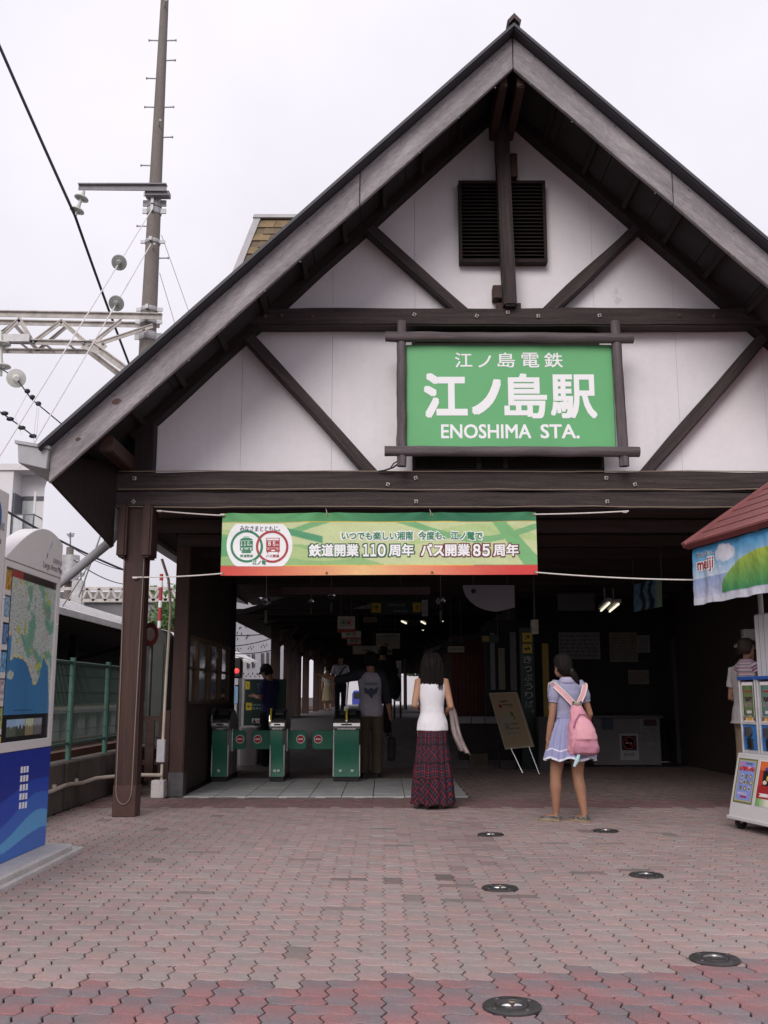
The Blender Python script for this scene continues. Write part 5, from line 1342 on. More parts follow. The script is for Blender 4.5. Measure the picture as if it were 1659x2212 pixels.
ns = thing('blue_notice', at(509, 1510, 20), 'small pale blue notice on a post by the track', 'notice'); a, b = at(504, 1519, 20), at(514, 1483, 20)
mb = MB(); mb.box(a.x, b.x, 20, 20.02, a.z, b.z); mb.build('panel', mat('notice_blue', (.25, .45, .70), .5), ns); mb = MB(); mb.box((a.x + b.x) / 2 - .02, (a.x + b.x) / 2 + .02, 20.02, 20.05, .4, b.z); mb.build('post', GALV, ns); rows_print(ns, 506, 512, 1488, 1515, 19.999, 5, PG, 9)

# ------------------------------------------------------------------ platform roof and posts running away from the hall
pc = thing('platform_roof', (0, 30, 3), 'long dark platform roof on brown timber posts running away from the hall', 'roof')
mb = MB(); mb.prism([(-2.95, 2.62), (-2.95, 2.70), (-.2, 3.45), (2.5, 2.75), (2.5, 2.67), (-.2, 3.36)], (0, 18.8, 0), (1, 0, 0), (0, 0, 1), (0, 36, 0)); mb.build('roof', DEEP, pc)
for k in range(24): mb = MB(); y = 19 + k * 1.5; mb.box(-2.9, 2.4, y, y + .1, 2.70, 2.80); mb.build('roof_joist', WOOD, pc)
for k, y in enumerate((22.7, 25.6, 28.6, 31.6, 36.4, 39.5, 44, 48.5)):
    for x in (-2.45, 1.75):
        if x > 0 and y < 24: continue
        mb = MB(); mb.box(x - .1, x + .1, y - .1, y + .1, .42 if y > 18.5 else 0, 2.75); mb.build('post', WOODR, pc, bevel=.006)
        mb = MB(); mb.bar((x, y, 2.2), (x + (.5 if x < 0 else -.5), y, 2.72), .07, .09, (0, 1, 0)); mb.build('brace', WOODR, pc)
mb = MB(); mb.box(-2.56, -2.46, 26.2, 28.1, .5, 2.7); mb.build('side_panel', WOODR, pc)
mb = MB(); mb.box(-2.6, 2.0, 45, 45.1, 2.15, 2.8); mb.build('end_beam', DEEP, pc)
for x, y0, y1 in ((.85, 40., 44.), (1.78, 24, 27), (1.78, 33, 36.)): mb = MB(); mb.box(x, x + .06, y0, y1, .6, 2.7); mb.build('side_panel', WOOD, pc)
fb = thing('far_house', (2, 78, 0), 'pale house seen through the far end of the platform', 'building')
mb = MB(); mb.box(-4.2, -.9, 76, 80, 0, 5.5); mb.build('wall', WB, fb); mb = MB(); mb.box(-4.4, -.7, 75.9, 80.1, 5.5, 5.8); mb.build('roof', mat('grey_roof', (0, 0, 0)), fb)
for k in range(3): mb = MB(); mb.box(-3.8 + k, -3.3 + k, 75.95, 76, 3.2, 4.6); mb.build('window', mat('window_pale', (0, 0, 0)), fb)
rwl = thing('roadside_wall', (0, 74, 0), 'low pale wall with a blue car roof in front, at the far end', 'wall'); mb = MB(); mb.box(-4, 12, 74, 74.3, 0, 2.6); mb.build('wall', WB, rwl)
bc = thing('blue_van', (-3, 66, 0), 'distant bright blue van roof glimpsed beyond the platform end', 'van')
a, b = at(764, 1500, 64), at(792, 1492, 64)
mb = MB(); mb.prism([(a.x - .1, .35), (b.x + .1, .35), (b.x + .12, 1.0), (b.x + .02, b.z - .06), (b.x - .1, b.z + .02), (a.x, b.z + .02), (a.x - .1, b.z - .2)], (0, 64, 0), (1, 0, 0), (0, 0, 1), (0, 1.7, 0)); mb.build('body', mat('van_blue', (.06, .08, .36), .3), bc, bevel=.06)
mb = MB(); mb.box(a.x, b.x, 63.98, 64.01, b.z - .5, b.z - .1); mb.build('window', BLACK, bc)
for x in (a.x + .2, b.x - .2): mb = MB(); mb.lathe([(.32, 0), (.32, .2)], (x, 63.95, .33), 'Y', 16); mb.build('wheel', BLACK, bc)

# ------------------------------------------------------------------ hanging signs and things in the hall
def hung(name, u0, u1, v0, v1, y, m_, label, cat, group=None, rods=True, dep=.03, ceil=3.05):
    a, b = at(u0, v1, y), at(u1, v0, y); t = thing(name, ((a.x + b.x) / 2, y, a.z), label, cat, group)
    mb = MB(); mb.box(a.x, b.x, y, y + dep, a.z, b.z); mb.build('panel', m_, t, bevel=.004)
    if rods:
        for x in (a.x + .2 * (b.x - a.x), b.x - .2 * (b.x - a.x)): mb = MB(); mb.box(x - .006, x + .006, y + .01, y + .02, b.z, max(ceil, b.z + .1)); mb.build('hanging_rod', STEELD, t)
    return t, a, b
PURP = mat('faded_purple_board', (.115, .070, .075), .7, .2, 3., .1)
hung('long_board', 607, 930, 1267, 1284, 14.6, PURP, 'long faded purple board hanging above the ticket gates', 'board')
a = at(1000, 1264, 14.4); b = at(1111, 1264, 14.4); c = at(1075, 1321, 14.4)
hd = thing('half_round_board', (b.x, 14.4, c.z), 'pale half round board hanging beside the purple board', 'board')
rad = a.z - c.z; pl = [(b.x + .0, a.z)] + [(a.x + .0, a.z)] + [(b.x - .25 - (b.x - .25 - a.x) * math.cos(q * math.pi / 20), a.z - rad * math.sin(q * math.pi / 20)) for q in range(1, 11)] + [(b.x, c.z + .06)]
mb = MB(); mb.prism(pl, (0, 14.4, 0), (1, 0, 0), (0, 0, 1), (0, .04, 0)); mb.build('panel', mat('pale_lilac', (.33, .31, .36), .7, .08, 3.), hd)
for x in (a.x + .15, b.x - .1): mb = MB(); mb.box(x - .008, x + .008, 14.41, 14.42, a.z, 3.1); mb.build('hanging_rod', STEELD, hd)
mb = MB(); q = at(1023, 1277, 14.39); mb.lathe([(.035, 0), (.035, -.01), (0, -.012)], q, 'Y', 12); mb.build('spot_mark', BLACK, hd)
t, a, b = hung('exit_direction_sign', 800, 925, 1297, 1326, 17.0, DKG, 'dark green hanging direction sign with two yellow squares', 'sign')
pict(t, 803, 823, 1303, 1323, 17.0, 0.); pict(t, 892, 910, 1302, 1322, 17.0, 'bar'); rows_print(t, 838, 875, 1302, 1312, 17.0, 1, PG, 12); rows_print(t, 850, 880, 1316, 1324, 17., 1, PG, 13)
t, a, b = hung('hanging_banner_sign', 911.5, 924, 1296, 1331, 16.9, mat('strip_white', (0, 0, 0)), 'narrow white vertical sign hanging at the end of the green direction sign', 'sign')
text('のりば', (a.x + .02, 16.899, a.z + .02), (1, 0, 0), (0, 0, 1), .06, b.z - a.z - .04, PDK, t)
for k, (u0, u1, v0, v1, y, lb) in enumerate(((729, 767, 1331, 1366, 16.6, 'nearest white ring emblem poster hanging in the passage'), (738, 780, 1363, 1380, 19.5, 'second white poster hanging behind the nearest ring emblem poster'), (750, 780, 1379, 1394, 23., 'third white poster in the hanging row, above the far board'), (762, 786, 1400, 1414, 27., 'farthest hanging poster, partly behind the man in the raglan shirt'))):
    t, a, b = hung('hanging_poster', u0, u1, v0, v1, y, mat('poster_white', (.52, .49, .45), .6), lb, 'poster', 'posters hanging in the passage', ceil=2.95)
    w_ = b.x - a.x; h_ = b.z - a.z; mb = MB(); mb.box(a.x, b.x, y - .004, y - .001, a.z, a.z + h_ * .2); mb.build('red_band', mat('poster_red', (.38, .07, .05), .6), t)
    for dx, m_ in ((-.16, MG), (.16, MR)):
        mb = MB(); n = 24; cx_, cz_ = (a.x + b.x) / 2 + dx * w_, a.z + .6 * h_; r = min(.2 * w_, .3 * h_)
        for q in range(n + 1):
            for rr in (r * .84, r): mb.v.append((cx_ + rr * math.cos(6.2832 * q / n), y - .002, cz_ + rr * math.sin(6.2832 * q / n)))
        mb.f = [(2 * q, 2 * q + 1, 2 * q + 3, 2 * q + 2) for q in range(n)]; mb.mi = [0] * n; mb.build('emblem_ring', m_, t, fix=False)
        mb = MB(); mb.box(cx_ - r * .4, cx_ + r * .4, y - .003, y - .001, cz_ - r * .4, cz_ + r * .5); mb.build('emblem_block', m_, t)
t, a, b = hung('timetable_board', 812, 864, 1368, 1401, 20., mat('board_cream', (.40, .37, .31), .6), 'cream timetable board hanging on two rods over the passage', 'timetable')
rows_print(t, 828, 856, 1370, 1374, 20., 1, PDK, 21); rows_print(t, 814, 862, 1377, 1399, 20., 8, mat('print_midgrey', (.20, .18, .16), .6), 22)
mb = MB(); mb.box(a.x + .02, b.x - .02, 19.996, 19.999, b.z - .075, b.z - .055); mb.build('header_line', PG, t)
t, a, b = hung('platform_sign', 762, 819, 1395, 1412, 23.5, mat('board_cream', (0, 0, 0)), 'long cream sign hanging across the passage below the timetable', 'sign'); rows_print(t, 785, 803, 1402, 1408, 23.5, 1, PDK, 31)
t, a, b = hung('platform_sign', 824, 847, 1400, 1414, 24.5, mat('board_cream', (0, 0, 0)), 'short cream sign with two dark pictures hanging below the timetable', 'sign')
for u in (829, 839): q = at(u, 1410, 24.49); mb = MB(); mb.box(q.x, q.x + .07, 24.49, 24.5, q.z, q.z + .07); mb.build('picture', PDK, t)
t, a, b = hung('platform_sign', 967, 1003, 1396, 1409, 18.3, mat('board_cream', (0, 0, 0)), 'short cream sign hanging beside the red kiosk roof', 'sign'); rows_print(t, 970, 1000, 1399, 1406, 18.3, 1, mat('print_midgrey', (0, 0, 0)), 33)
t, a, b = hung('poster_board', 785, 815, 1333, 1344, 19., mat('board_tan', (.20, .16, .10), .6), 'dim tan board hanging high in the passage', 'board'); rows_print(t, 788, 812, 1335, 1342, 19., 2, PDK, 41)
vs_ = thing('temple_sign', at(858, 1520, 26), 'white vertical sign board with large black characters beside the passage', 'sign')
a, b = at(850, 1515, 26), at(867, 1427, 26); mb = MB(); mb.box(a.x, b.x, 26, 26.06, a.z, b.z); mb.build('panel', mat('sign_offwhite', (.78, .76, .76), .6), vs_)
for ch, v0, v1 in (('龍', 1443, 1457), ('口', 1461, 1472), ('寺', 1475, 1486)):
    p, q = at(853, v1, 25.99), at(862, v0, 25.99); xz_text(ch, p.x, q.x, p.z, q.z, 25.995, PDK, vs_, bold=.03)
rows_print(vs_, 863, 866, 1432, 1478, 25.998, 12, PDK, 50); 
for x in (a.x, b.x - .05): mb = MB(); mb.box(x, x + .05, 26.0, 26.05, .6, a.z); mb.build('leg', WOODR, vs_)
# wind chimes: glass bell, cord, clapper strip
for k, (u, v, y, r, lb) in enumerate(((575, 1297, 13.4, 10.5, 'glass wind chime nearest the dark booth, clear bell over a purple strip'), (716, 1286, 15.5, 8, 'glass wind chime under the purple board by the nearest hanging poster'), (952, 1298, 15.0, 10, 'faint glass wind chime at the end of the purple board'), (672, 1299, 16., 6, 'small wind chime with a pale strip between booth and hanging posters'))):
    c = at(u, v, y); rr = r / FOC * y; t = thing('wind_chime', c, lb, 'wind chime', 'wind chimes under the hall ceiling')
    mb = MB(); mb.lathe([(rr * math.cos(q), rr * .92 * math.sin(q)) for q in [-.95 + 2.45 * i / 12 for i in range(13)]], c, 'Z', 22); mb.build('bell', GLASSM, t, smooth=True)
    mb = MB(); mb.tube([c + Vector((0, 0, rr * .9)), Vector((c.x, c.y, 3.05))], .003, 5); mb.build('cord', ROPE, t)
    mb = MB(); mb.tube([c + Vector((0, 0, rr * .6)), c - Vector((0, 0, rr * 1.7))], .002, 5); mb.lathe([(.012, -rr), (.012, -rr * 1.0 - .02)], c, 'Z', 8); mb.build('clapper', mat('clapper_purple', (.12, .03, .07), .5), t)
    mb = MB(); mb.box(c.x - .018, c.x + .018, c.y - .001, c.y + .001, c.z - rr * 4.6, c.z - rr * 2.0); mb.build('paper_strip', mat('strip_green', (.10, .12, .07), .7), t)
# ticket office sign post
tp_ = thing('ticket_sign_post', at(1141, 1640, 16.6), 'tall dark green ticket sign post with yellow squares and white characters', 'sign')
a, b = at(1129, 1668, 16.6), at(1153, 1355, 16.6); mb = MB(); mb.box(a.x, b.x, 16.6, 16.63, 0, b.z); mb.build('post_panel', DKG, tp_, bevel=.005)
pict(tp_, 1129, 1149, 1367, 1387, 16.6, -math.pi / 4); pict(tp_, 1129, 1149, 1391, 1411, 16.6, 'seat')
for k, ch in enumerate('きっぷうりば'):
    v0 = 1417 + k * 19.2; s_ = 4 if ch == 'っ' else 0; p, q = at(1131 + k * .9 + s_ * .5, v0 + 15.5, 16.6), at(1149 + k * .5 - s_ * .3, v0 + s_ * .6, 16.6); xz_text(ch, p.x, q.x, p.z, q.z, 16.597, mat('sign_letter_grey', (.36, .38, .38), .6), tp_, bold=.012)
p = at(1151, 1537, 16.59); mb = MB(); mb.lathe([(.022, 0), (.022, -.003), (.013, -.003), (.013, 0)], p, 'Y', 14); mb.build('lettering', mat('sign_letter_grey', (0, 0, 0)), tp_)
a, b = at(1149, 1369, 15.0), at(1163, 1338, 15.0); mb = MB(); mb.box(a.x, b.x, 15.0, 15.12, a.z, b.z); mb.box(a.x + .03, a.x + .05, 15.12, 15.3, a.z + .1, a.z + .14); tag(mb.build('rusty_lamp_box', mat('rusty_white', (.50, .44, .36), .7, .45, 10., .1), None, bevel=.006), 'small rust stained white box fixed beside the ticket sign post', 'box')
a = at(1155, 1335, 15.05); mb = MB(); mb.box(a.x - .01, a.x + .01, 15.05, 15.07, a.z, 3.1); mb.build('box_rod', STEELD, bpy.data.objects['rusty_lamp_box'])
# easel board
es = thing('easel_board', at(1120, 1666, 15.9), 'cream notice board on a folding steel easel, leaning askew', 'easel')
Q = [at(1056, 1497, 16.1), at(1115, 1494.5, 15.75), at(1152.5, 1613, 15.45), at(1091, 1619, 15.8)]
nn_ = (Q[1] - Q[0]).cross(Q[3] - Q[0]).normalized();  nn_ = nn_ if nn_.y < 0 else -nn_
def quad_slab(pts, th_, m_, nm, par, off=0.):
    mb = MB(); f = [p + nn_ * off for p in pts]; k = [p - nn_ * th_ + nn_ * off for p in pts]; mb.add(f + k, [(0, 1, 2, 3), (7, 6, 5, 4), (0, 4, 5, 1), (1, 5, 6, 2), (2, 6, 7, 3), (3, 7, 4, 0)]); return mb.build(nm, m_, par)
quad_slab(Q, .03, mat('easel_frame', (.42, .37, .30), .5), 'frame', es)
def qpt(s, t): return Q[0].lerp(Q[1], s).lerp(Q[3].lerp(Q[2], s), t)
def ecol(s, t):
    c = (158, 136, 106)
    if (s - .35) ** 2 + ((t - .6) * 1.4) ** 2 < .10: c = (146, 138, 118)
    if .20 < s < .34 and .20 < t < .27: return (120, 40, 44)
    if (.36 < s < .75 and abs(t - .22) < .012) or (.55 < s < .78 and abs(t - .26) < .01) or (.28 < s < .60 and abs(t - .15) < .014): return (96, 80, 70)
    if ((s - .62) / .05) ** 2 + ((t - .40) / .045) ** 2 < 1 or ((s - .68) / .04) ** 2 + ((t - .48) / .03) ** 2 < 1: return (84, 90, 60)
    if t > .57 and t < .78 and abs(t * 12 - round(t * 12)) < .12 and .2 < s < .75 and fnoise(s * 18, round(t * 12)) > -.15: return (104, 92, 80)
    if ((s - .3) / .09) ** 2 + ((t - .63) / .02) ** 2 < 1: return (92, 110, 78)
    return c
painted('notice_print', 50, 80, lambda s, t: qpt(.04 + .92 * s, .02 + .95 * t) + nn_ * .004, ecol, es, smooth=False)
for s_, dx in ((.22, .12), (.85, .10)):
    p = qpt(s_, .99); mb = MB(); g_ = Vector((p.x + dx * 1.3, p.y - .12, 0.01)); mb.tube([p, g_], .013, 8); mb.build('leg', CHROME, es)
    p = qpt(s_, .1); mb = MB(); mb.tube([p - nn_ * .03, Vector((p.x + .1, p.y + .65, .01))], .011, 8); mb.build('leg', STEELD, es)
# red kiosk cabin on the platform side
kc = thing('platform_kiosk', (1.6, 19, 0), 'small dark red boarded kiosk with a dark pitched roof beyond the easel', 'kiosk')
a, b = at(975, 1545, 18.9), at(1046, 1380, 18.9)
for k in range(9):
    mb = MB(); x = a.x + k * (b.x - a.x) / 9; mb.box(x, x + (b.x - a.x) / 9 - .006, 18.9, 18.94, .25, b.z + .05); mb.build('board', mat('kiosk_red', (.125, .038, .032), .7, .2, 4., .2), kc)
mb = MB(); mb.box(a.x, b.x, 18.942, 21, .2, b.z); mb.build('body', DEEP, kc)
p, q = at(950, 1393, 18.6), at(1075, 1357, 18.6); mb = MB(); mb.add([p, q, q + Vector((.1, 2.6, 0)), p + Vector((-.2, 2.6, 0)), p - Vector((0, 0, .07)), q - Vector((0, 0, .07)), q + Vector((.1, 2.6, -.07)), p + Vector((-.2, 2.6, -.07))], [(0, 1, 2, 3), (7, 6, 5, 4), (0, 4, 5, 1), (1, 5, 6, 2), (2, 6, 7, 3), (3, 7, 4, 0)]); mb.build('roof', ROOFM, kc)
bn_ = thing('tiled_bench', (1.6, 17.2, 0), 'low bench with pale tiles along the top behind the woman', 'bench')
for k in range(4):
    a, b = at(990 + k * 29, 1563, 17.2), at(1018 + k * 29, 1548, 17.2); mb = MB(); mb.box(a.x, b.x - .004, 17.2, 17.5, a.z, b.z); mb.build('tile', mat('bench_tile', (.30, .29, .31), .5), bn_, bevel=.006)
a, b = at(990, 1563, 17.2), at(1105, 1548, 17.2); mb = MB(); mb.box(a.x, b.x, 17.22, 17.5, 0, a.z - .002); mb.build('base', DEEP, bn_)
for k in range(3): p = at(1022 + k * 12, 1640, 17.1); mb = MB(); mb.box(p.x - .06, p.x + .06, 17.0, 17.15, 0.005, .22); tag(mb.build('small_crate', mat('crate_brown', (.10, .075, .055), .7, .3), None, bevel=.01), ['small dim crate under the bench, by the skirt', 'small dim crate in the middle under the bench', 'small dim crate under the bench, nearest the easel'][k], 'crate', 'crates under the bench')
# window frames behind easel: pale uprights
ww = thing('office_window', (2.1, 17.6, 0), 'dim glazed office front with pale uprights behind the easel', 'window')
for u0, u1, v0, v1, m_ in ((1061, 1068, 1367, 1490, mat('upright_pale', (.22, .21, .22), .6)), (1104, 1114, 1366, 1492, mat('upright_pale', (0, 0, 0))), (1078, 1090, 1400, 1490, mat('notice_tan', (.26, .22, .17), .6))):
    a, b = at(u0, v1, 17.6), at(u1, v0, 17.6); mb = MB(); mb.box(a.x, b.x, 17.6, 17.65, a.z, b.z); mb.build('upright' if m_.name != 'notice_tan' else 'vertical_notice', m_, ww)
a, b = at(1052, 1545, 17.65), at(1130, 1340, 17.65); mb = MB(); mb.box(a.x, b.x, 17.68, 17.72, 0, b.z); mb.build('pane', mat('dark_pane', (.016, .016, .018), .5, spec=.2), ww)
a, b = at(1040, 1388, 17.5), at(1078, 1372, 17.5); mb = MB(); mb.box(a.x, b.x, 17.5, 17.53, a.z, b.z); o = mb.build('arrow_sign', DKG, None); tag(o, 'small dim green arrow sign under the ceiling by the office window', 'sign'); mb = MB(); mb.box(a.x + .02, a.x + .13, 17.495, 17.499, a.z + .02, b.z - .02); mb.build('arrow_square', mat('yellow_dim', (.35, .26, .05), .6), o)
mb = MB(); mb.box(b.x - .03, b.x - .02, 17.51, 17.52, b.z, 3.1); mb.build('hanging_rod', STEELD, o)

# ticket hall back wall: counter, notices, machine
ct = thing('ticket_counter', (3.4, 17.6, 0), 'grey ticket counter covered in notices at the back of the hall', 'counter')
a, b = at(1284, 1642, 17.6), at(1424, 1545, 17.6); mb = MB(); mb.box(a.x, b.x, 17.6, 18.3, 0, b.z - .05); mb.build('counter_body', mat('counter_grey', (.21, .19, .195), .6, .1), ct); mb = MB(); mb.box(a.x - .06, b.x + .06, 17.54, 18.3, b.z - .05, b.z); mb.build('counter_top', mat('counter_top', (.11, .10, .10), .4), ct, bevel=.008)
def notice(u0, u1, v0, v1, y, m_, label, rows=0, seed=1, cat='notice', group='notices on the dim back wall', top=None):
    a, b = at(u0, v1, y), at(u1, v0, y); t = thing('notice', ((a.x + b.x) / 2, y, a.z), label, cat, group); mb = MB(); mb.box(a.x, b.x, y, y + .006, a.z, b.z); mb.build('sheet', m_, t)
    if rows: rows_print(t, u0 + 3, u1 - 3, v0 + 4, v1 - 4, y, rows * 2, mat('print_dim', (.13, .125, .12), .6), seed)
    return t, a, b
NW = mat('notice_white', (.42, .40, .40), .7, .05); NG = mat('notice_grey', (.25, .24, .245), .7, .25, 9.)
t, a, b = notice(1340.5, 1378, 1585, 1642, 17.58, NW, 'no smoking notice with a red crossed circle, low on the counter front', 0)
p, q = at(1344, 1621, 17.57), at(1374.5, 1589, 17.57); mb = MB(); mb.box(p.x, q.x, 17.573, 17.579, p.z, q.z); mb.build('black_square', BLACK, t)
c = (p + q) / 2; r = .105; mb = MB(); mb.lathe([(r, 0), (r, -.003), (r * .84, -.003), (r * .84, 0)], (c.x, 17.572, c.z), 'Y', 28); mb.build('red_ring', RED, t)
mb = MB(); mb.obox((c.x, 17.5705, c.z), (.075, 0, -.075), (0, .0015, 0), (.009, 0, .009)); mb.build('red_bar', RED, t)
mb = MB(); mb.box(c.x - .06, c.x + .05, 17.571, 17.573, c.z - .012, c.z + .010); mb.build('cigarette', NW, t); p, q = at(1348, 1634, 17.57), at(1371, 1626, 17.57); xz_text('構内禁煙', p.x, q.x, p.z, q.z, 17.577, PDK, t)
t, a, b = notice(1385, 1422, 1552, 1609, 17.58, NG, 'grey notice with a dark heading at the end of the counter', 6, 61); p, q = at(1391, 1568, 17.57), at(1418, 1554, 17.57); mb = MB(); mb.box(p.x, q.x, 17.57, 17.578, p.z, q.z); mb.build('heading', mat('heading_dark', (.06, .02, .025), .6), t)
notice(1300, 1324, 1546, 1576, 17.58, mat('notice_blue_dim', (.07, .085, .12), .6), 'small dark blue picture notice on the counter front', 0)
notice(1208, 1295, 1366, 1424, 18.4, NG, 'wide grey line map notice on the wall above the girl', 3, 63)
notice(1318, 1376, 1366, 1430, 18.4, mat('notice_olive', (.22, .19, .15), .7, .25, 8.), 'olive tinted fare notice on the wall, between the line map and the shelf', 5, 64)
notice(1358, 1401, 1447, 1478, 18.4, mat('notice_olive', (0, 0, 0)), 'small olive notice below the fare notice', 2, 65)
notice(1378, 1403, 1372, 1410, 18.4, NG, 'narrow grey notice beside the fare notice', 4, 66)
notice(1205, 1284, 1282, 1319, 16.5, mat('notice_grey_dim', (.09, .085, .09), .7), 'long dim grey board high over the ticket counter', 0)
yp = thing('yellow_rod', at(1180, 1600, 16.), 'dim yellow upright rod beside the ticket sign post', 'rod'); a, b = at(1175.5, 1548, 16), at(1184, 1390, 16); mb = MB(); mb.box(a.x, b.x, 16, 16.05, a.z, b.z); mb.build('rod', mat('rod_yellow', (.22, .15, .03), .6), yp); mb = MB(); mb.box(a.x - .1, b.x + .1, 15.95, 16.2, 0, a.z); mb.build('rod_base', mat('rod_base', (.05, .045, .045), .6), yp)
vm = thing('ticket_machine', (4.8, 17.9, 0), 'dim ticket machine with a small lit green and orange screen at the back', 'machine')
a, b = at(1463, 1640, 17.9), at(1569, 1379, 17.9); mb = MB(); mb.box(a.x, b.x, 17.9, 18.45, 0, b.z); mb.build('cabinet', mat('machine_dark', (.06, .062, .058), .5), vm, bevel=.01)
p, q = at(1477, 1471, 17.89), at(1518, 1450, 17.89)
mb = MB(); mb.box(p.x, q.x, 17.888, 17.899, p.z + (q.z - p.z) * .5, q.z); mb.build('screen', mat('screen_green', (.06, .20, .12), .4, .4, 30., emit=.6), vm); mb = MB(); mb.box(p.x, q.x, 17.888, 17.899, p.z, p.z + (q.z - p.z) * .48); mb.build('screen', mat('screen_orange', (.22, .15, .06), .4, .6, 30., emit=.6), vm)
a, b = at(1465, 1440, 17.89), at(1567, 1383, 17.89); mb = MB(); mb.box(a.x + .05, b.x - .05, 17.885, 17.9, a.z, b.z); mb.build('header_panel', mat('machine_header', (.045, .05, .045), .5), vm)
# tall picture panel hung high, the light on its edge painted into the print colour
pp = thing('picture_panel', at(1400, 1325, 12.8), 'blue picture panel with dark tree shapes hanging high near the stall', 'poster')
P4 = [at(1369, 1322, 13.0), at(1430, 1310, 12.2), at(1430, 1263, 12.2), at(1369, 1263, 13.0)]; P4[2].z = P4[3].z = max(P4[2].z, P4[3].z)
def pcol(s, t):
    if s > .82: return (120, 140, 120)
    k = fnoise(s * 9, t * 5, 2.); c = mix3((70, 105, 130), (112, 140, 150), .5 + k)
    for x0 in (.33, .62):
        if abs(s - x0 - .05 * math.sin(t * 7)) < .07 + .05 * fnoise(t * 8, x0 * 9): c = (24, 32, 44)
    return c
painted('picture_print', 40, 30, lambda s, t: P4[0].lerp(P4[1], s).lerp(P4[3].lerp(P4[2], s), t), pcol, pp, smooth=False)
mb = MB(); e_ = Vector((.02, .05, 0)); mb.add([p + e_ * .2 for p in P4] + [p + e_ for p in P4], [(0, 1, 2, 3), (7, 6, 5, 4), (0, 4, 5, 1), (1, 5, 6, 2), (2, 6, 7, 3), (3, 7, 4, 0)]); mb.build('backing', STEELD, pp)
for p in (P4[2], P4[3]): mb = MB(); mb.box(p.x - .005, p.x + .005, p.y, p.y + .01, p.z, 3.05); mb.build('hanging_rod', STEELD, pp)
# ------------------------------------------------------------------ the snack stall at the edge of the frame
SD = Vector((.2, -.98, 0)).normalized(); SN = Vector((-SD.y * -1, 0, 0))
SN = Vector((SD.y, -SD.x, 0))                     # outward normal of its front: (-.98, -.2)
UP = Vector((0, 0, 1))
st = thing('snack_stall', (3.2, 9.0, 0), 'snack stall shelter with a faded red sheet roof on steel uprights', 'stall')
E0 = at(1480, 1178, 9.6)
RR = mat('stall_roof_red', (.265, .095, .095), .6, .18, 3., .05, fine=.06)
mU = (-SN * math.cos(R(33.5)) + UP * math.sin(R(33.5))); rn = (SN * math.sin(R(33.5)) + UP * math.cos(R(33.5)))
def rslab(d0, d1, u0, u1, lift, th_, nm, m_=RR, bev=.003):
    mb = MB(); P = [E0 + SD * a + mU * b + rn * lift for a, b in ((d0, u0), (d1, u0), (d1, u1), (d0, u1))]; Q_ = [p - rn * th_ for p in P]
    mb.add(P + Q_, [(0, 1, 2, 3), (7, 6, 5, 4), (0, 4, 5, 1), (1, 5, 6, 2), (2, 6, 7, 3), (3, 7, 4, 0)]); return mb.build(nm, m_, st, bevel=bev)
for k in range(9): rslab(.03, 3.4, k * .20, k * .20 + .212, .004 + .0 * k + .010, .012, 'roof_sheet') if False else None
for k in range(8):
    mb = MB(); u0, u1 = k * .205, k * .205 + .215
    P = [E0 + SD * .035 + mU * u0 + rn * .017, E0 + SD * 3.4 + mU * u0 + rn * .017, E0 + SD * 3.4 + mU * u1 + rn * .009, E0 + SD * .035 + mU * u1 + rn * .009]; Q_ = [p - rn * .012 for p in P]
    mb.add(P + Q_, [(0, 1, 2, 3), (7, 6, 5, 4), (0, 4, 5, 1), (1, 5, 6, 2), (2, 6, 7, 3), (3, 7, 4, 0)]); mb.build('roof_sheet', RR, st)
rslab(-.02, .045, -.02, 1.66, .036, .06, 'verge_strip'); rslab(.04, 3.4, -.03, .02, .012, .055, 'eave_strip', mat('stall_edge_red', (.16, .04, .04), .5, .15, 4.))
# far slope of the roof so that it stands as a roof
mb = MB(); rid = E0 + mU * 1.645; P = [rid, rid + SD * 3.4, rid + SD * 3.4 - SN * 1.35 - UP * .9, rid - SN * 1.35 - UP * .9]; Q_ = [p - UP * .02 for p in P]
mb.add(P + Q_, [(0, 1, 2, 3), (7, 6, 5, 4), (0, 4, 5, 1), (1, 5, 6, 2), (2, 6, 7, 3), (3, 7, 4, 0)]); mb.build('roof_sheet', RR, st)
for a, b in ((.35, .55), (3.2, .55), (.35, 2.4), (3.2, 2.4)):
    q = E0 + SD * a - SN * b; q.z = 0; mb = MB(); mb.tube([q, q + UP * (E0.z + min(b, 1.3) * .6)], .025, 8); mb.build('upright', GALV, st)
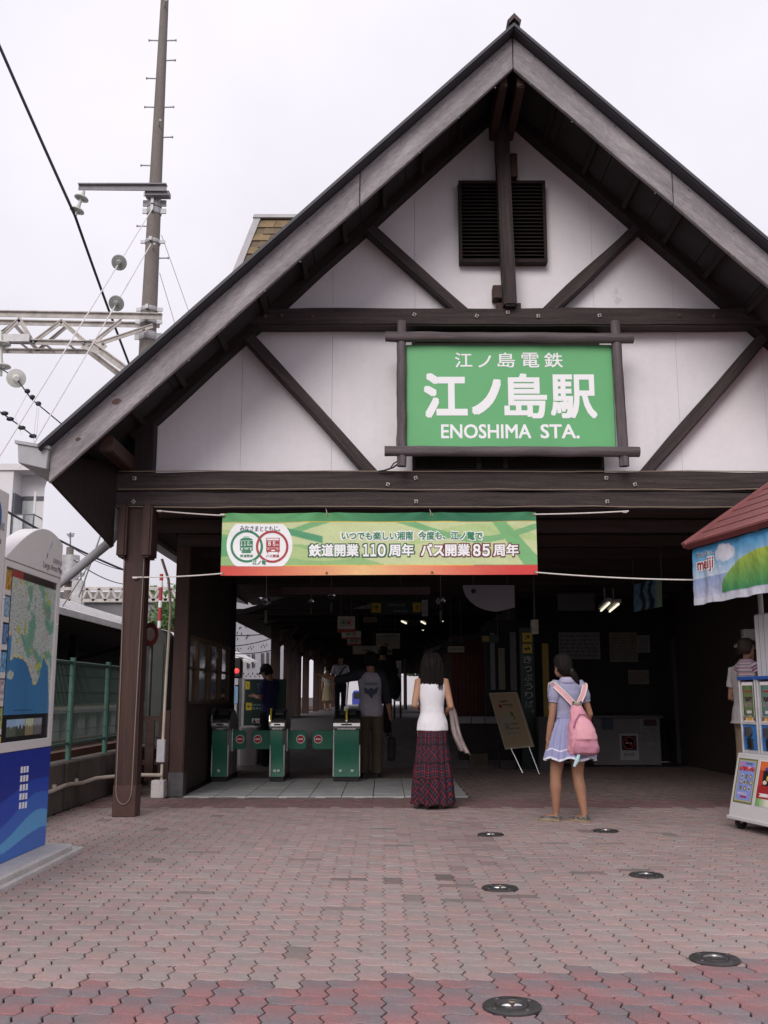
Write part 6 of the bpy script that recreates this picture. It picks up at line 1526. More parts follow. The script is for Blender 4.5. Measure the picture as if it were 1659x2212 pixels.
# printed curtain
cur = thing('stall_banner', E0 + SD * 1.5, 'pale blue dairy banner with a cloud and green hill under the stall roof', 'banner')
B0 = at(1496, 1187, 9.54); hb_ = B0.z - at(1500, 1307, 9.52).z; LB = 1.9
def cpos(s, t, off=0.):
    wv = .010 * math.sin(s * 46 + 1.6 * (1 - t)) * (1 - t) ** .7 * (.6 + .6 * fnoise(s * 6, 1.)) + .014 * fnoise(s * 9, t * 2, 5.)
    return B0 + SD * (s * LB) - UP * ((1 - t) * hb_ + .004 * math.sin(s * 30) * (1 - t) ** 3) + SN * (wv + off) - SD * (.02 * math.sin((1 - t) * 2) if s < .02 else 0)
def ccol(s, t):
    x = s * LB; y = t
    if y < .12: return (206, 206, 218)
    hy = .10 + .62 * math.sqrt(max(0, 1 - ((x - 1.18) / .70) ** 2)) if abs(x - 1.18) < .70 else 0
    if y < hy and y > .13: return mix3((72, 142, 92), (172, 188, 76), (y - .15) / .55)
    if y < .455 - .0 * x: return mix3((188, 190, 212), (150, 166, 206), (y - .12) / .33)
    cx_, cy_ = x - .56, y - .80
    for ox, oy, r in ((-.10, -.01, .055), (-.05, .06, .05), (0, -.03, .07), (.0, .08, .045), (.06, .03, .065), (.11, -.01, .055), (.05, -.06, .05)):
        if (cx_ - ox) ** 2 + ((cy_ - oy) * .56) ** 2 < r * r: return (216, 214, 226)
    return mix3((206, 216, 232), (78, 156, 206), (y - .45) / .5 + .12 * fnoise(x * 4, y * 2))
painted('banner_cloth', 330, 56, cpos, ccol, cur, CLOTHP)
def cw(off):
    def f(p):
        q = p - B0; s = (q.x * SD.x + q.y * SD.y) / LB; t = 1 + q.z / hb_; return cpos(s, t, off)
    return f
def ctext(body, s0, s1, t0, t1, m_, bold, off):
    text(body, B0 + SD * (s0 * LB) - UP * ((1 - t0) * hb_), SD, UP, (s1 - s0) * LB, (t1 - t0) * hb_, m_, cur, bold=bold, warp=cw(off), thick=0)
ctext('meiji', .038, .2005, .51, .80, WHITEP, .10, .004); ctext('meiji', .045, .193, .53, .785, mat('logo_red', (.38, .03, .05), .5), .022, .007)
ctext('毎日をもっとおいしく', .040, .200, .825, .905, WHITEP, .06, .004); ctext('毎日をもっとおいしく', .043, .197, .83, .90, mat('print_blackish', (.07, .06, .07), .6), .0, .007)
for k in range(12):
    q = E0 + SD * (.08 + k * .15) - UP * .045 + SN * -.01; mb = MB(); mb.ball(q, .008, .008, .014, 6, 5); mb.build('hook', BLACK, cur)
# white wheeled base with sloping poster front
def sp(a, n, z): return Vector((0, 0, z)) + C0 + SD * a + SN * n      # along the stall, outward, up
C0 = at(1573, 1763, 9.28); C0.z = 0
base = thing('capsule_stand', C0, 'white wheeled stand with sloping poster front carrying the capsule machines', 'stand')
LBASE = 1.5
def sprism(poly, a0, a1, nm, m_, par, bev=0.):   # polygon in (outward, up), pushed along the stall
    mb = MB(); mb.prism(poly, C0 + SD * a0, SN, UP, SD * (a1 - a0)); return mb.build(nm, m_, par, bevel=bev)
STW = mat('stand_white', (.60, .58, .58), .4, .06, 4.)
sprism([(0, .10), (-.02, .19), (-.13, .635), (-.13, .655), (-.62, .655), (-.62, .10)], 0, LBASE, 'stand_body', STW, base, .008)
sprism([(.012, .085), (.012, .115), (-.6, .115), (-.6, .085)], -.01, LBASE + .01, 'bottom_lip', STW, base, .004)
for a in (.07, .75, 1.43):
    for n_ in (-.08, -.55):
        c = sp(a, n_, .05); mb = MB(); mb.lathe([(.02, -.018), (.05, -.014), (.05, .014), (.02, .018)], c, 'Y', 16); wl = mb.build('wheel', BLACK, base); mb = MB(); mb.obox(c + UP * .03, (.012, 0, 0), (0, .026, 0), (0, 0, .03)); mb.build('castor_fork', GALV, wl)
sl_ = Vector((0, 0, 0)) + SN * (-.11) + UP * .445; sl_n = sl_.length; slu = sl_.normalized(); so_ = (SD.cross(slu)); so_ = so_ if so_.dot(SN) > 0 else -so_
def poster(a0, a1, l0, l1, colf, nm, nx=50, ny=70):
    o_ = C0 + SN * -.02 + UP * .19
    def pos(s, t): return o_ + SD * (a0 + (a1 - a0) * s) + slu * (l0 + (l1 - l0) * t) + so_ * .004
    return painted(nm, nx, ny, pos, colf, base, smooth=False), pos
def pc1(s, t):
    if s < .05 or s > .95 or t < .03 or t > .97: return (110, 112, 62)
    if s < .10 or s > .90 or t < .06 or t > .94: return (176, 170, 130)
    c = (132, 146, 206)
    if .73 < t < .82 and .12 < s < .86: return (196, 50, 70) if fnoise(s * 22, t * 22) > -.2 else (225, 200, 215)
    if .86 < t < .91 and .4 < s < .8: return (60, 60, 110) if fnoise(s * 30, t * 40) > -.1 else c
    if ((s - .22) / .09) ** 2 + ((t - .88) / .035) ** 2 < 1: return (226, 110, 150)
    for r_, (tc, n) in enumerate(((.60, 3), (.47, 4), (.33, 3))):
        for k in range(n):
            sc = .28 + k * (.18 if n == 4 else .22) + (.0 if n == 4 else .03); d = ((s - sc) / .075) ** 2 + ((t - tc) / .05) ** 2
            if d < 1: return [(90, 70, 60), (215, 210, 200), (120, 130, 90), (80, 90, 80), (190, 180, 150), (110, 60, 70)][(r_ * 4 + k * 2 + int(d * 2.2)) % 6]
    if .12 < t < .17 and .35 < s < .7: return (150, 40, 60)
    if .18 < t < .23 and .15 < s < .7 and fnoise(s * 25, t * 30) > .0: return (220, 190, 205)
    return c
def pc2(s, t):
    if s < .04 or t > .98: return (225, 220, 215)
    if t > .78: c = (214, 104, 50) if t > .85 or s < .3 else (70, 60, 130)
    elif t > .45:
        c = (26, 22, 22) if .22 < s else (180, 60, 40)
        if ((s - .5) / .1) ** 2 + ((t - .62) / .06) ** 2 < 1: c = (200, 180, 80)
        if ((s - .35) / .1) ** 2 + ((t - .52) / .04) ** 2 < 1: c = (225, 200, 185)
    elif t > .16: c = (160, 36, 36) if not (.2 < t < .28 and s > .25) else (230, 200, 200)
    else: c = mix3((90, 150, 70), (220, 215, 200), s * 1.8)
    return mix3(c, (255, 255, 255), .1 * max(0, fnoise(s * 20, t * 20)))
poster(.045, .345, .045, .435, pc1, 'poster'); poster(.385, .70, .045, .435, pc2, 'poster')
_, ps = poster(.75, 1.05, .045, .435, lambda s, t: (190, 180, 90) if t > .8 else (90, 140, 120), 'poster', 10, 10)
o_ = C0 + SN * -.02 + UP * .19
def stext(body, a0, a1, l0, l1, m_, bold): text(body, o_ + SD * a0 + slu * l0 + so_ * .006, SD, slu, a1 - a0, l1 - l0, m_, base, bold=bold, thick=.001)
stext('江ノ島ピンズDX', .075, .325, .325, .362, RED, .03); stext('200', .44, .56, .125, .155, WHITEP, .03)
# capsule machines standing on it
def capsule(a0, label, colr):
    cm = thing('capsule_machine', sp(a0 + .13, -.3, .66), label, 'capsule machine', 'capsule machines on the white stand')
    n0, n1 = -.16, -.50; z0, z1 = .656, 1.305; w_ = .27
    def cb(s0, s1, na, nb_, za, zb, nm, m_, bev=.003):
        mb = MB(); c = sp(a0 + (s0 + s1) / 2, (na + nb_) / 2, (za + zb) / 2); mb.obox(c, SD * (s1 - s0) / 2, SN * (na - nb_) / 2, UP * (zb - za) / 2); return mb.build(nm, m_, cm, bevel=bev)
    FR = mat('machine_frame', (.55, .54, .56), .35, .1, 6., metal=.2); MBL = mat('machine_blue', (.04, .16, .42), .35, .1, 6.)
    cb(.012, w_ - .012, n0 - .02, n1, z0, z1 - .01, 'body', mat('machine_grey', (.22, .22, .24), .4), .004)
    for s in (0, w_ - .018): cb(s, s + .018, n0 + .01, n1, z0, z1, 'frame_post', FR)
    cb(0, w_, n0 + .02, n1 - .01, z1, z1 + .03, 'top', BLUEB); cb(.018, w_ - .018, n0 + .006, n0 - .02, z0 + .0, z0 + .03, 'bottom_rail', FR); cb(.018, w_ - .018, n0 + .008, n0 - .02, z0 + .255, z0 + .275, 'middle_rail', FR)
    cb(.02, w_ - .02, n0 - .0, n0 - .018, z0 + .032, z0 + .254, 'coin_panel', MBL)
    def pnl(s0, s1, za, zb, cf, nm, nx=30, ny=40): painted(nm, nx, ny, lambda s, t: sp(a0 + s0 + (s1 - s0) * s, n0 + .003, za + (zb - za) * t), cf, cm, smooth=False)
    def gp(s, t):
        if s < .05 or s > .95 or t < .04: return (205, 200, 180)
        if t > .91: return (232, 222, 224)
        c = colr
        if ((s - .5) / .4) ** 2 + ((t - .5) / .42) ** 2 < 1: c = mix3(colr, (150, 150, 120), .35)
        if .70 < t < .76 and .2 < s < .85: c = (140, 62, 44)
        if .46 < t < .60 and .18 < s < .86: c = (32, 28, 30) if fnoise(s * 16, t * 24) < .25 else (150, 130, 120)
        if .30 < t < .44 and fnoise(s * 9, t * 12, 3) > 0 and .15 < s < .8: c = (150, 120, 130)
        if .14 < t < .22 and .3 < s < .75: c = (205, 195, 200)
        return c
    pnl(.045, w_ - .04, z0 + .31, z1 - .02, gp, 'poster'); pnl(.045, w_ - .04, z0 + .278, z0 + .335, lambda s, t: (205, 160, 60) if .25 < s < .78 and .2 < t < .8 else ((130, 80, 70) if (s < .2 or s > .85) and .2 < t < .8 else (220, 214, 208)), 'brand_strip', 16, 8)
    mb = MB(); c = sp(a0 + .13, n0 + .012, z0 + .19); q = SN.to_track_quat('Z', 'Y').to_matrix().to_4x4(); q.translation = c
    mb.lathe([(.045, -.012), (.045, .012), (.02, .02), (.0, .02)], (0, 0, 0), 'Z', 18); mb.box(-.012, .012, -.04, .04, .012, .035); o = bpy.data.objects.new('crank', mb.mesh('crank', STEELD)); o.matrix_basis = q; link(o, cm)
    cb(.085, .175, n0 + .012, n0 - .01, z0 + .035, z0 + .135, 'prize_chute', BLACK, .01)
    return cm
capsule(.05, 'blue based capsule machine with a green card, at the end of the white stand', (74, 98, 56)); capsule(.345, 'capsule machine standing next along, cut by the frame edge', (70, 110, 110)); capsule(.64, 'third capsule machine along the stand, outside the frame', (120, 90, 70))
wf = thing('white_freezer', sp(.35, -.75, 0), 'tall white freezer cabinet behind the capsule machines', 'freezer')
a = at(1632, 1467, 9.25); b = at(1633, 1328, 9.25)
mb = MB(); cc = Vector((a.x, a.y, (a.z + b.z) / 2)); mb.obox(cc + SD * .35 - SN * .18, SD * .35, SN * .16, UP * (b.z - a.z) / 2); mb.build('cabinet', STW, wf, bevel=.012)
for k in (1, 2): mb = MB(); mb.obox(cc + SD * (.08 * k) - SN * .019, SD * .003, SN * .002, UP * (b.z - a.z) / 2 * .98); mb.build('seam', mat('seam_grey', (.3, .3, .3), .5), wf)
mb = MB(); c2_ = Vector((cc.x, cc.y, a.z / 2)); mb.obox(c2_ + SD * .35 - SN * .2, SD * .33, SN * .14, UP * (a.z / 2 - .001)); mb.build('lower_case', mat('case_grey', (.15, .15, .16), .5), wf)
gb_ = thing('grey_box', at(1620, 1371, 11.4), 'small grey box mounted beside the white freezer', 'box'); a, b = at(1608, 1384, 11.4), at(1634, 1359, 11.4); mb = MB(); mb.box(a.x, b.x, 11.4, 11.5, a.z, b.z); mb.build('case', mat('box_midgrey', (.16, .155, .16), .5), gb_, bevel=.006); mb = MB(); mb.box(b.x - .05, b.x - .02, 11.5, 11.53, 0, a.z + .05); mb.build('mount', STEELD, gb_)

# ------------------------------------------------------------------ round ground sockets with steel caps
for k, (u, v, lb, bar) in enumerate(((1106, 2176, 'largest looking black ground socket with a bright steel cross bar, nearest the camera', 1), (1544, 2074, 'ground socket with an open ring, by the red paving edge', 0), (1080, 1920, 'ground socket with a small steel bar in the middle of the paving', 1), (1396, 1892, 'dull ground socket amid dark stained pavers', 0), (1060, 1804, 'flat ground socket between the woman and the girl', 1), (1308, 1796, 'ground socket just behind the girl, with a pale glint', 0))):
    p = ground(u, v); t = thing('ground_socket', p, lb, 'ground socket', 'round metal sockets set in the paving')
    mb = MB(); mb.lathe([(.112, -.004), (.112, .006), (.106, .011), (.065, .011), (.062, .005), (.058, .005)], p, 'Z', 40); mb.build('outer_ring', mat('socket_iron', (.085, .08, .08), .52, .3, 20., .1, metal=.7), t, smooth=True)
    mb = MB(); mb.lathe([(.0585, .004), (.0585, .010), (.050, .011), (.048, .004)], p, 'Z', 36); mb.build('inner_ring', mat('socket_steel', (.28, .27, .27), .3, .2, 20., metal=.9) if not bar else STEELD, t, smooth=True)
    mb = MB(); mb.lathe([(.0475, .003), (.02, .0035), (0, .0035)], p, 'Z', 30); mb.build('cap', mat('socket_cap', (.03, .028, .03), .4, .2, 20., metal=.6), t)
    if bar:
        mb = MB(); mb.ball(p + Vector((0, 0, .007)), .040, .012, .009, 14, 8); mb.build('cross_bar', CHROME, t, smooth=True); mb = MB(); mb.lathe([(.013, .006), (.013, .02), (.009, .024), (0, .024)], p, 'Z', 14); mb.build('knob', mat('knob_brass', (.35, .27, .2), .3, metal=.9), t, smooth=True)
    for q in range(4):
        a = q * 1.5708 + .6; c = p + Vector((.087 * math.cos(a), .087 * math.sin(a), .0105)); mb = MB(); mb.lathe([(.009, 0), (.007, .004), (0, .0045)], c, 'Z', 10); mb.build('bolt', STEELD, t)
# ------------------------------------------------------------------ people
def skin_m(k=1.): return mat('skin_%d' % int(k * 100), (.42 * k, .232 * k * k ** .3, .150 * k * k ** .4), .55, .16, 5., .08, fine=.05)
def fabric(name, c, var=.12, ns=9., bump=.25): return mat(name, c, .85, var, ns, bump, fine=.06)
def hand(mb, wr, d, side_, k=1., curl=.35):
    """palm, four bent fingers of unequal length and a thumb: d points down the hand, side_ towards the thumb"""
    wr, d, sd = Vector(wr), Vector(d).normalized(), Vector(side_).normalized(); nrm = d.cross(sd).normalized()
    mb.tube([wr - d * .02 * k, wr + d * .03 * k, wr + d * .085 * k], [(.024 * k, .018 * k), (.036 * k, .014 * k), (.037 * k, .012 * k)], 8) if False else None
    mb.obox(wr + d * .045 * k, d * .046 * k, sd * .036 * k, nrm * .0125 * k)
    for i, L in enumerate((.072, .082, .076, .058)):
        b = wr + d * .085 * k + sd * (.027 - .018 * i) * k; a = curl * (1 + .2 * i)
        d1 = (d * math.cos(a * .5) + nrm * math.sin(a * .5)); d2 = d * math.cos(a * 1.3) + nrm * math.sin(a * 1.3); d3 = d * math.cos(a * 2.1) + nrm * math.sin(a * 2.1)
        p1 = b + d1 * L * .42 * k; p2 = p1 + d2 * L * .33 * k; p3 = p2 + d3 * L * .25 * k
        mb.tube([b - d * .012 * k, p1, p2, p3], [.0092 * k, .0086 * k, .008 * k, .0066 * k], 8)
    b = wr + d * .028 * k + sd * .032 * k; p1 = b + (sd * .8 + d * .6).normalized() * .035 * k; p2 = p1 + (sd * .3 + d * .95 + nrm * .2).normalized() * .03 * k
    mb.tube([b - sd * .012 * k, p1, p2], [.012 * k, .0105 * k, .008 * k], 8)
def head(mb, c, k=1., yaw=0., nod=0.):
    """cranium, jaw, nose, ears; face towards +Y turned by yaw"""
    Rm = Matrix.Rotation(yaw, 3, 'Z') @ Matrix.Rotation(nod, 3, 'X'); c = Vector(c)
    def B(off, rx, ry, rz, n=16, m=11):
        s0 = len(mb.v); mb.ball((0, 0, 0), rx * k, ry * k, rz * k, n, m)
        for i in range(s0, len(mb.v)): mb.v[i] = tuple(c + Rm @ (Vector(mb.v[i]) + Vector(off) * k))
    B((0, -.005, .015), .076, .096, .100); B((0, .032, -.055), .056, .062, .066); B((0, .05, -.095), .030, .034, .022)
    B((0, .094, -.022), .013, .018, .024, 10, 8); B((0, .080, -.064), .024, .014, .010, 10, 7)
    B((-.077, -.005, -.02), .010, .022, .034, 10, 8); B((.077, -.005, -.02), .010, .022, .034, 10, 8)
    return lambda off: c + Rm @ (Vector(off) * k)
def face(hp, root, k=1.):
    for sx in (-1, 1):
        mb = MB(); mb.ball(hp((sx * .030, .080, .0)), .012 * k, .008 * k, .0075 * k, 10, 7); mb.build('eye', mat('eye_dark', (.03, .025, .025), .2), root, local=True)
        mb = MB(); mb.tube([hp((sx * .015, .088, .024)), hp((sx * .032, .084, .030)), hp((sx * .048, .070, .024))], .0035 * k, 5); mb.build('eyebrow', HAIR, root, local=True)
    mb = MB(); mb.tube([hp((-.022, .092, -.066)), hp((0, .096, -.067)), hp((.022, .092, -.066))], .0045 * k, 6); mb.build('mouth', mat('lips', (.30, .10, .09), .5), root, local=True)
def hairshell(root, hp, rings, gap=None, n=84, amp=.005, jag=.02, seed=1, k=1., m_=HAIR, name='hair'):
    """strands of hair as one ridged shell: rings (z, y, rx, ry) relative to the head centre; gap opens the face below a hairline"""
    mb = MB(); L = len(rings)
    fine = []
    for i in range(L - 1):
        for q in range(4):
            t = q / 4; fine.append(tuple(rings[i][j] * (1 - t) + rings[i + 1][j] * t for j in range(4)))
    fine.append(rings[-1]); L = len(fine)
    for i, (z, y, rx, ry) in enumerate(fine):
        for q in range(n):
            a = 6.28318 * q / n; r = 1 + amp / max(.02, rx) * (mnoise.noise((q * .9, i * .06, seed)) + .6 * mnoise.noise((q * .33, i * .1, seed + 5))) * min(1, i / 5)
            zz = z - (jag * (.5 + mnoise.noise((q * .6, 3, seed))) if i == L - 1 else 0)
            mb.v.append(tuple(hp((rx * r * math.cos(a), y + ry * r * math.sin(a), zz))))
    for i in range(L - 1):
        for q in range(n):
            q2 = (q + 1) % n; a = 6.28318 * (q + .5) / n
            if gap and fine[i][0] < gap[0] and abs((a - math.pi / 2 + math.pi) % (2 * math.pi) - math.pi) < gap[1]: continue
            mb.f.append((i * n + q, i * n + q2, (i + 1) * n + q2, (i + 1) * n + q))
    mb.f.append(tuple(range(n))); mb.mi = [0] * len(mb.f)
    o = mb.build(name, m_, root, smooth=True, local=True); so = o.modifiers.new('s', 'SOLIDIFY'); so.thickness = .006; so.offset = -1; return o
SHORT = [(.125, -.005, .012, .012), (.122, -.008, .045, .05), (.10, -.01, .070, .085), (.06, -.012, .085, .104), (.01, -.015, .088, .106), (-.04, -.025, .084, .094), (-.075, -.035, .066, .070)]
def shoe(root, p, ang, k=1., m_=BLACK, sole=None, name='shoe', colf=None):
    """low shoe pointing along +Y turned by ang, heel at p"""
    Rm = Matrix.Rotation(ang, 3, 'Z'); p = Vector(p); mb = MB()
    prof = [(-.055, .030, .05), (-.03, .036, .068), (.03, .037, .064), (.09, .043, .050), (.14, .044, .042), (.185, .034, .032), (.205, .016, .022)]
    n = 12
    for y, w_, h_ in prof:
        for q in range(n):
            a = 6.28318 * q / n; x = w_ * math.cos(a); z = .018 + (h_ - .018) * max(0, math.sin(a)) if math.sin(a) > 0 else .018
            mb.v.append(tuple(p + Rm @ (Vector((x, y, z)) * k)))
    for i in range(len(prof) - 1):
        for q in range(n):
            q2 = (q + 1) % n; mb.f.append((i * n + q, i * n + q2, (i + 1) * n + q2, (i + 1) * n + q))
    mb.f += [tuple(range(n - 1, -1, -1)), tuple((len(prof) - 1) * n + q for q in range(n))]; mb.mi = [0] * len(mb.f)
    o = mb.build(name, m_, root, smooth=True, local=True)
    mb = MB(); pl = [(w_ * 1.03 * sx, y) for sx, seq in ((1, prof), (-1, prof[::-1])) for y, w_, h_ in seq]
    pts = [tuple(p + Rm @ (Vector((x, y, 0.001)) * k)) for x, y in pl]; N_ = len(pts)
    mb.add(pts + [(a, b, c + .019 * k) for a, b, c in pts], [tuple(range(N_ - 1, -1, -1)), tuple(range(N_, 2 * N_))] + [(i, (i + 1) % N_, N_ + (i + 1) % N_, N_ + i) for i in range(N_)])
    mb.build('sole', sole or m_, o, local=True); return o
def scale_rings(rs, k=1., kx=1., add=0.): return [(z * k, cx * k, cy * k, rx * k * kx + add, ry * k + add) for z, cx, cy, rx, ry in rs]
TORSO = [(.80, 0, -.005, .13, .095), (.86, 0, -.012, .165, .115), (.94, 0, -.012, .162, .112), (1.03, 0, 0, .140, .095), (1.12, 0, .002, .138, .098), (1.22, 0, 0, .155, .106), (1.31, 0, -.002, .168, .108), (1.375, 0, -.004, .168, .094), (1.42, 0, -.004, .125, .075), (1.455, 0, 0, .07, .058)]
TORSOF = [(.80, 0, -.005, .13, .10), (.86, 0, -.015, .168, .120), (.94, 0, -.012, .158, .112), (1.04, 0, 0, .128, .090), (1.12, 0, .004, .127, .094), (1.22, 0, .006, .138, .106), (1.31, 0, -.002, .145, .100), (1.375, 0, -.004, .146, .086), (1.42, 0, -.004, .110, .068), (1.455, 0, 0, .060, .052)]
def folds(o, amp=.006, sc=9., seed=0., zmin=-9.):
    """wrinkles worked into a garment"""
    for v in o.data.vertices:
        p = v.co; q = mnoise.fractal((p.x * sc + seed, p.y * sc, p.z * sc * .55 + 3), 1., 2., 3); d = Vector((p.x, p.y, 0)); 
        if p.z > zmin: v.co = p + v.normal * amp * q
def person(pos, rz, label, H=1.7, fem=False, sk=1., arms=None, legs=None, headp=(0, .015, 0), hyaw=0., hnod=0., lean=None, voxel=.008, hands=True, feet=True, lg=1.):
    """the skeleton, one continuous body, face; returns root, joints, head frame"""
    k = H / 1.7; root = thing('person', pos, label, 'person', None, rz)
    J = dict(hipL=(-.088, 0, .88), hipR=(.088, 0, .88), kneeL=(-.092, .015, .48), kneeR=(.092, .015, .48), ankL=(-.088, 0, .085), ankR=(.088, 0, .085),
             shL=(-.172 if not fem else -.150, -.005, 1.395), shR=(.172 if not fem else .150, -.005, 1.395), elL=(-.215, -.02, 1.12), elR=(.215, -.02, 1.12), wrL=(-.225, .04, .88), wrR=(.225, .04, .88))
    J.update(arms or {}); J.update(legs or {}); J = {a: Vector(b) * k for a, b in J.items()}
    mb = MB(); T = scale_rings(TORSOF if fem else TORSO, k, 1., -.006); mb.rings(T, 20)
    hc = Vector((0, .02, 1.592)) * k + Vector(headp) * k
    mb.tube([Vector((0, -.005, 1.40)) * k, (Vector((0, 0, 1.47)) * k).lerp(hc, .25), hc - Vector((0, .0, .04)) * k], [.056 * k * (.86 if fem else 1.05)] * 3, 12)
    hp = head(mb, hc, k, hyaw, hnod); f = .95 if fem else 1.
    for s in 'LR':
        sh, el, wr = J['sh' + s], J['el' + s], J['wr' + s]; sx = -1 if s == 'L' else 1
        mb.tube([sh + Vector((-sx * .05, 0, .0)) * k, sh, sh.lerp(el, .5), el, el.lerp(wr, .35), wr], [.05 * k * f, .050 * k * f, .043 * k * f, .037 * k * f, .038 * k * f, .025 * k * f], 12)
        if hands:
            d = (wr - el).normalized(); hand(mb, wr, d, J.get('th' + s, Vector((-sx * .2, 1, 0))) - d * d.dot(Vector((-sx * .2, 1, 0))), k * (.92 if fem else 1.))
        hi, kn, an = J['hip' + s], J['knee' + s], J['ank' + s]
        mb.tube([hi + Vector((0, 0, .03 * k)), hi.lerp(kn, .3), hi.lerp(kn, .8), kn, kn.lerp(an, .12), kn.lerp(an, .32), kn.lerp(an, .65), an, an - Vector((0, -.01, .04)) * k],
                [r_ * k * lg for r_ in (.083, .078, .060, .054, .053, .056, .043, .033 / lg, .034 / lg)], 14)
        if feet:
            fa = J.get('foot' + s, Vector((sx * .12, 1, 0))).normalized(); b = an - Vector((0, 0, an.z - .035 * k)); mb.tube([b - fa * .03 * k, b + fa * .06 * k, b + fa * .13 * k], [.034 * k, .032 * k, .022 * k], 10)
    fused(mb, 'body', skin_m(sk), root, voxel, 4)
    return root, J, hp, k, T
def shirt(root, J, T, k, m_, z0, z1=9, sleeve=.45, add=.013, voxel=.009, seed=0., amp=.006, name='shirt', flare=0., sr=.056, sleeveL=None, sleeveR=None):
    mb = MB(); rs = [r for r in T if r[0] > z0 + .02]
    b = min(T, key=lambda r: abs(r[0] - z0)); rs = [(z0, b[1], b[2], b[3] + .004 + flare, b[4] + .004 + flare)] + rs
    rs = [(z, cx, cy, rx + add, ry + add) for z, cx, cy, rx, ry in rs if z < z1]
    mb.rings(rs, 24)
    for s, q in (('L', sleeveL), ('R', sleeveR)):
        fr = sleeve if q is None else q
        if fr <= 0: continue
        sh, el, wr = J['sh' + s], J['el' + s], J['wr' + s]; sx = -1 if s == 'L' else 1
        pts = [sh + Vector((-sx * .06, 0, .0)) * k, sh + Vector((0, 0, .004))]; rr = [.062 * k, (sr + .004) * k]
        if fr <= 1: pts.append(sh.lerp(el, fr)); rr.append((sr + .004) * k)
        else: pts += [sh.lerp(el, .5), el, el.lerp(wr, fr - 1)]; rr += [sr * k, (sr - .006) * k, (sr - .012) * k]
        mb.tube(pts, rr, 14)
    o = fused(mb, name, m_, root, voxel, 3); folds(o, amp, 11., seed); return o
def trousers(root, J, T, k, m_, frac=1.9, wide=1.2, voxel=.010, seed=0., top=None):
    mb = MB(); rs = [(z, cx, cy, rx + .013, ry + .013) for z, cx, cy, rx, ry in T if z < (top or 1.02 * k)]; mb.rings(rs, 22)
    for s in 'LR':
        hi, kn, an = J['hip' + s], J['knee' + s], J['ank' + s]; pts = [hi + Vector((0, 0, .02 * k)), hi.lerp(kn, .45), kn]; rr = [.098 * k, .086 * k, .068 * k * wide / 1.1]
        e = kn.lerp(an, min(1, frac - 1)); pts += [kn.lerp(e, .5), e]; rr += [.064 * k * wide / 1.1, .060 * k * wide / 1.05]
        if frac > 1.95: pts.append(an - Vector((0, 0, .03))); rr.append(.060 * k * wide / 1.05)
        mb.tube(pts, rr, 14)
    o = fused(mb, 'trousers', m_, root, voxel, 3); folds(o, .009, 8., seed); return o
def skirt(root, name, m_, rings, pleats, amp, n=120, nz=40, colf=None, seed=0, th_=.004, hem=0.):
    """rings (z, cx, cy, rx, ry) from waist down; pleats deepen downwards"""
    mb = MB()
    for j in range(nz + 1):
        t = j / nz; q = t * (len(rings) - 1); i0 = min(int(q), len(rings) - 2); f = q - i0; z, cx, cy, rx, ry = [rings[i0][c] * (1 - f) + rings[i0 + 1][c] * f for c in range(5)]
        for i in range(n + 1):
            a = 6.28318530718 * i / n; w_ = amp * t * (math.sin(a * pleats + 1.3 * math.sin(a * 3 + seed)) + .5 * math.sin(a * (pleats // 2 + 1) + seed)); w_ += .006 * mnoise.noise((math.cos(a) * 3, math.sin(a) * 3, t * 6 + seed))
            mb.v.append((cx + (rx + w_) * math.cos(a), cy + (ry + w_) * math.sin(a), z + hem * t * math.sin(a * pleats * .5 + seed)))
            if colf: mb.c.append(lin(colf(i / n, t)))
    q = n + 1; mb.f = [(j * q + i, (j + 1) * q + i, (j + 1) * q + i + 1, j * q + i + 1) for j in range(nz) for i in range(n)]; mb.mi = [0] * len(mb.f)
    o = mb.build(name, m_, root, smooth=True, local=True, fix=False); so = o.modifiers.new('s', 'SOLIDIFY'); so.thickness = th_; so.offset = -1; return o

# --- the woman in the white sleeveless top and tartan skirt
wp = ground(935, 1746); wp.z = 0
root, J, hp, k, T = person(wp, R(4), 'woman in a white sleeveless top and long red tartan skirt, seen from behind', 1.61, True, .95,
    arms=dict(elL=(-.205, -.045, 1.12), wrL=(-.15, .17, 1.10), elR=(.212, -.03, 1.11), wrR=(.17, .17, 1.02)), hyaw=R(-6), headp=(0, .0, 0))
WT = fabric('white_knit', (.72, .70, .73), .05, 10., .25)
o = shirt(root, J, T, k, WT, .845 * k, 1.43 * k, 0, .015, seed=2., amp=.007, name='sleeveless_top')
mb = MB()
for sx in (-1, 1): mb.tube([(sx * .128 * k, -.008, 1.33 * k), (sx * .118 * k, -.008, 1.39 * k), (sx * .08 * k, -.006, 1.425 * k), (sx * .045 * k, -.002, 1.44 * k)], [.038 * k, .040 * k, .036 * k, .028 * k], 10)
fused(mb, 'shoulder_strap', WT, root, .008, 3)
def tartan(u, v):
    x = u * 26; b = (34, 28, 44)
    tiers = ((0, .20, 1), (.20, .42, 0), (.42, .62, 1), (.62, .78, 0), (.78, 1.01, 1))
    for a, c, dg in tiers:
        if a <= v < c: break
    y = v * 17.
    if dg: p, q = (x + y) * .70, (x - y) * .70
    else: p, q = x, y
    fp, fq = p % 1., q % 1.; col = [26, 23, 36]
    if fp < .32: col = [48, 22, 31]
    if fq < .32: col = [x_ * .6 + y_ * .4 for x_, y_ in zip(col, (58, 22, 33))]
    if abs(fp - .16) < .048: col = [124, 30, 43]
    if abs(fq - .16) < .048: col = [130, 31, 45]
    if abs(fp - .66) < .030 or abs(fq - .66) < .030: col = [66, 58, 74]
    if v - a < .012 and a > 0: col = [24, 18, 26]
    return tuple(col)
kk = 1.
SK = [(.90, 0, -.005, .135, .105), (.82, 0, -.012, .150, .118), (.68, 0, -.012, .163, .135), (.50, 0, -.01, .180, .155), (.30, 0, -.008, .205, .175), (.05, 0, -.005, .225, .19)]
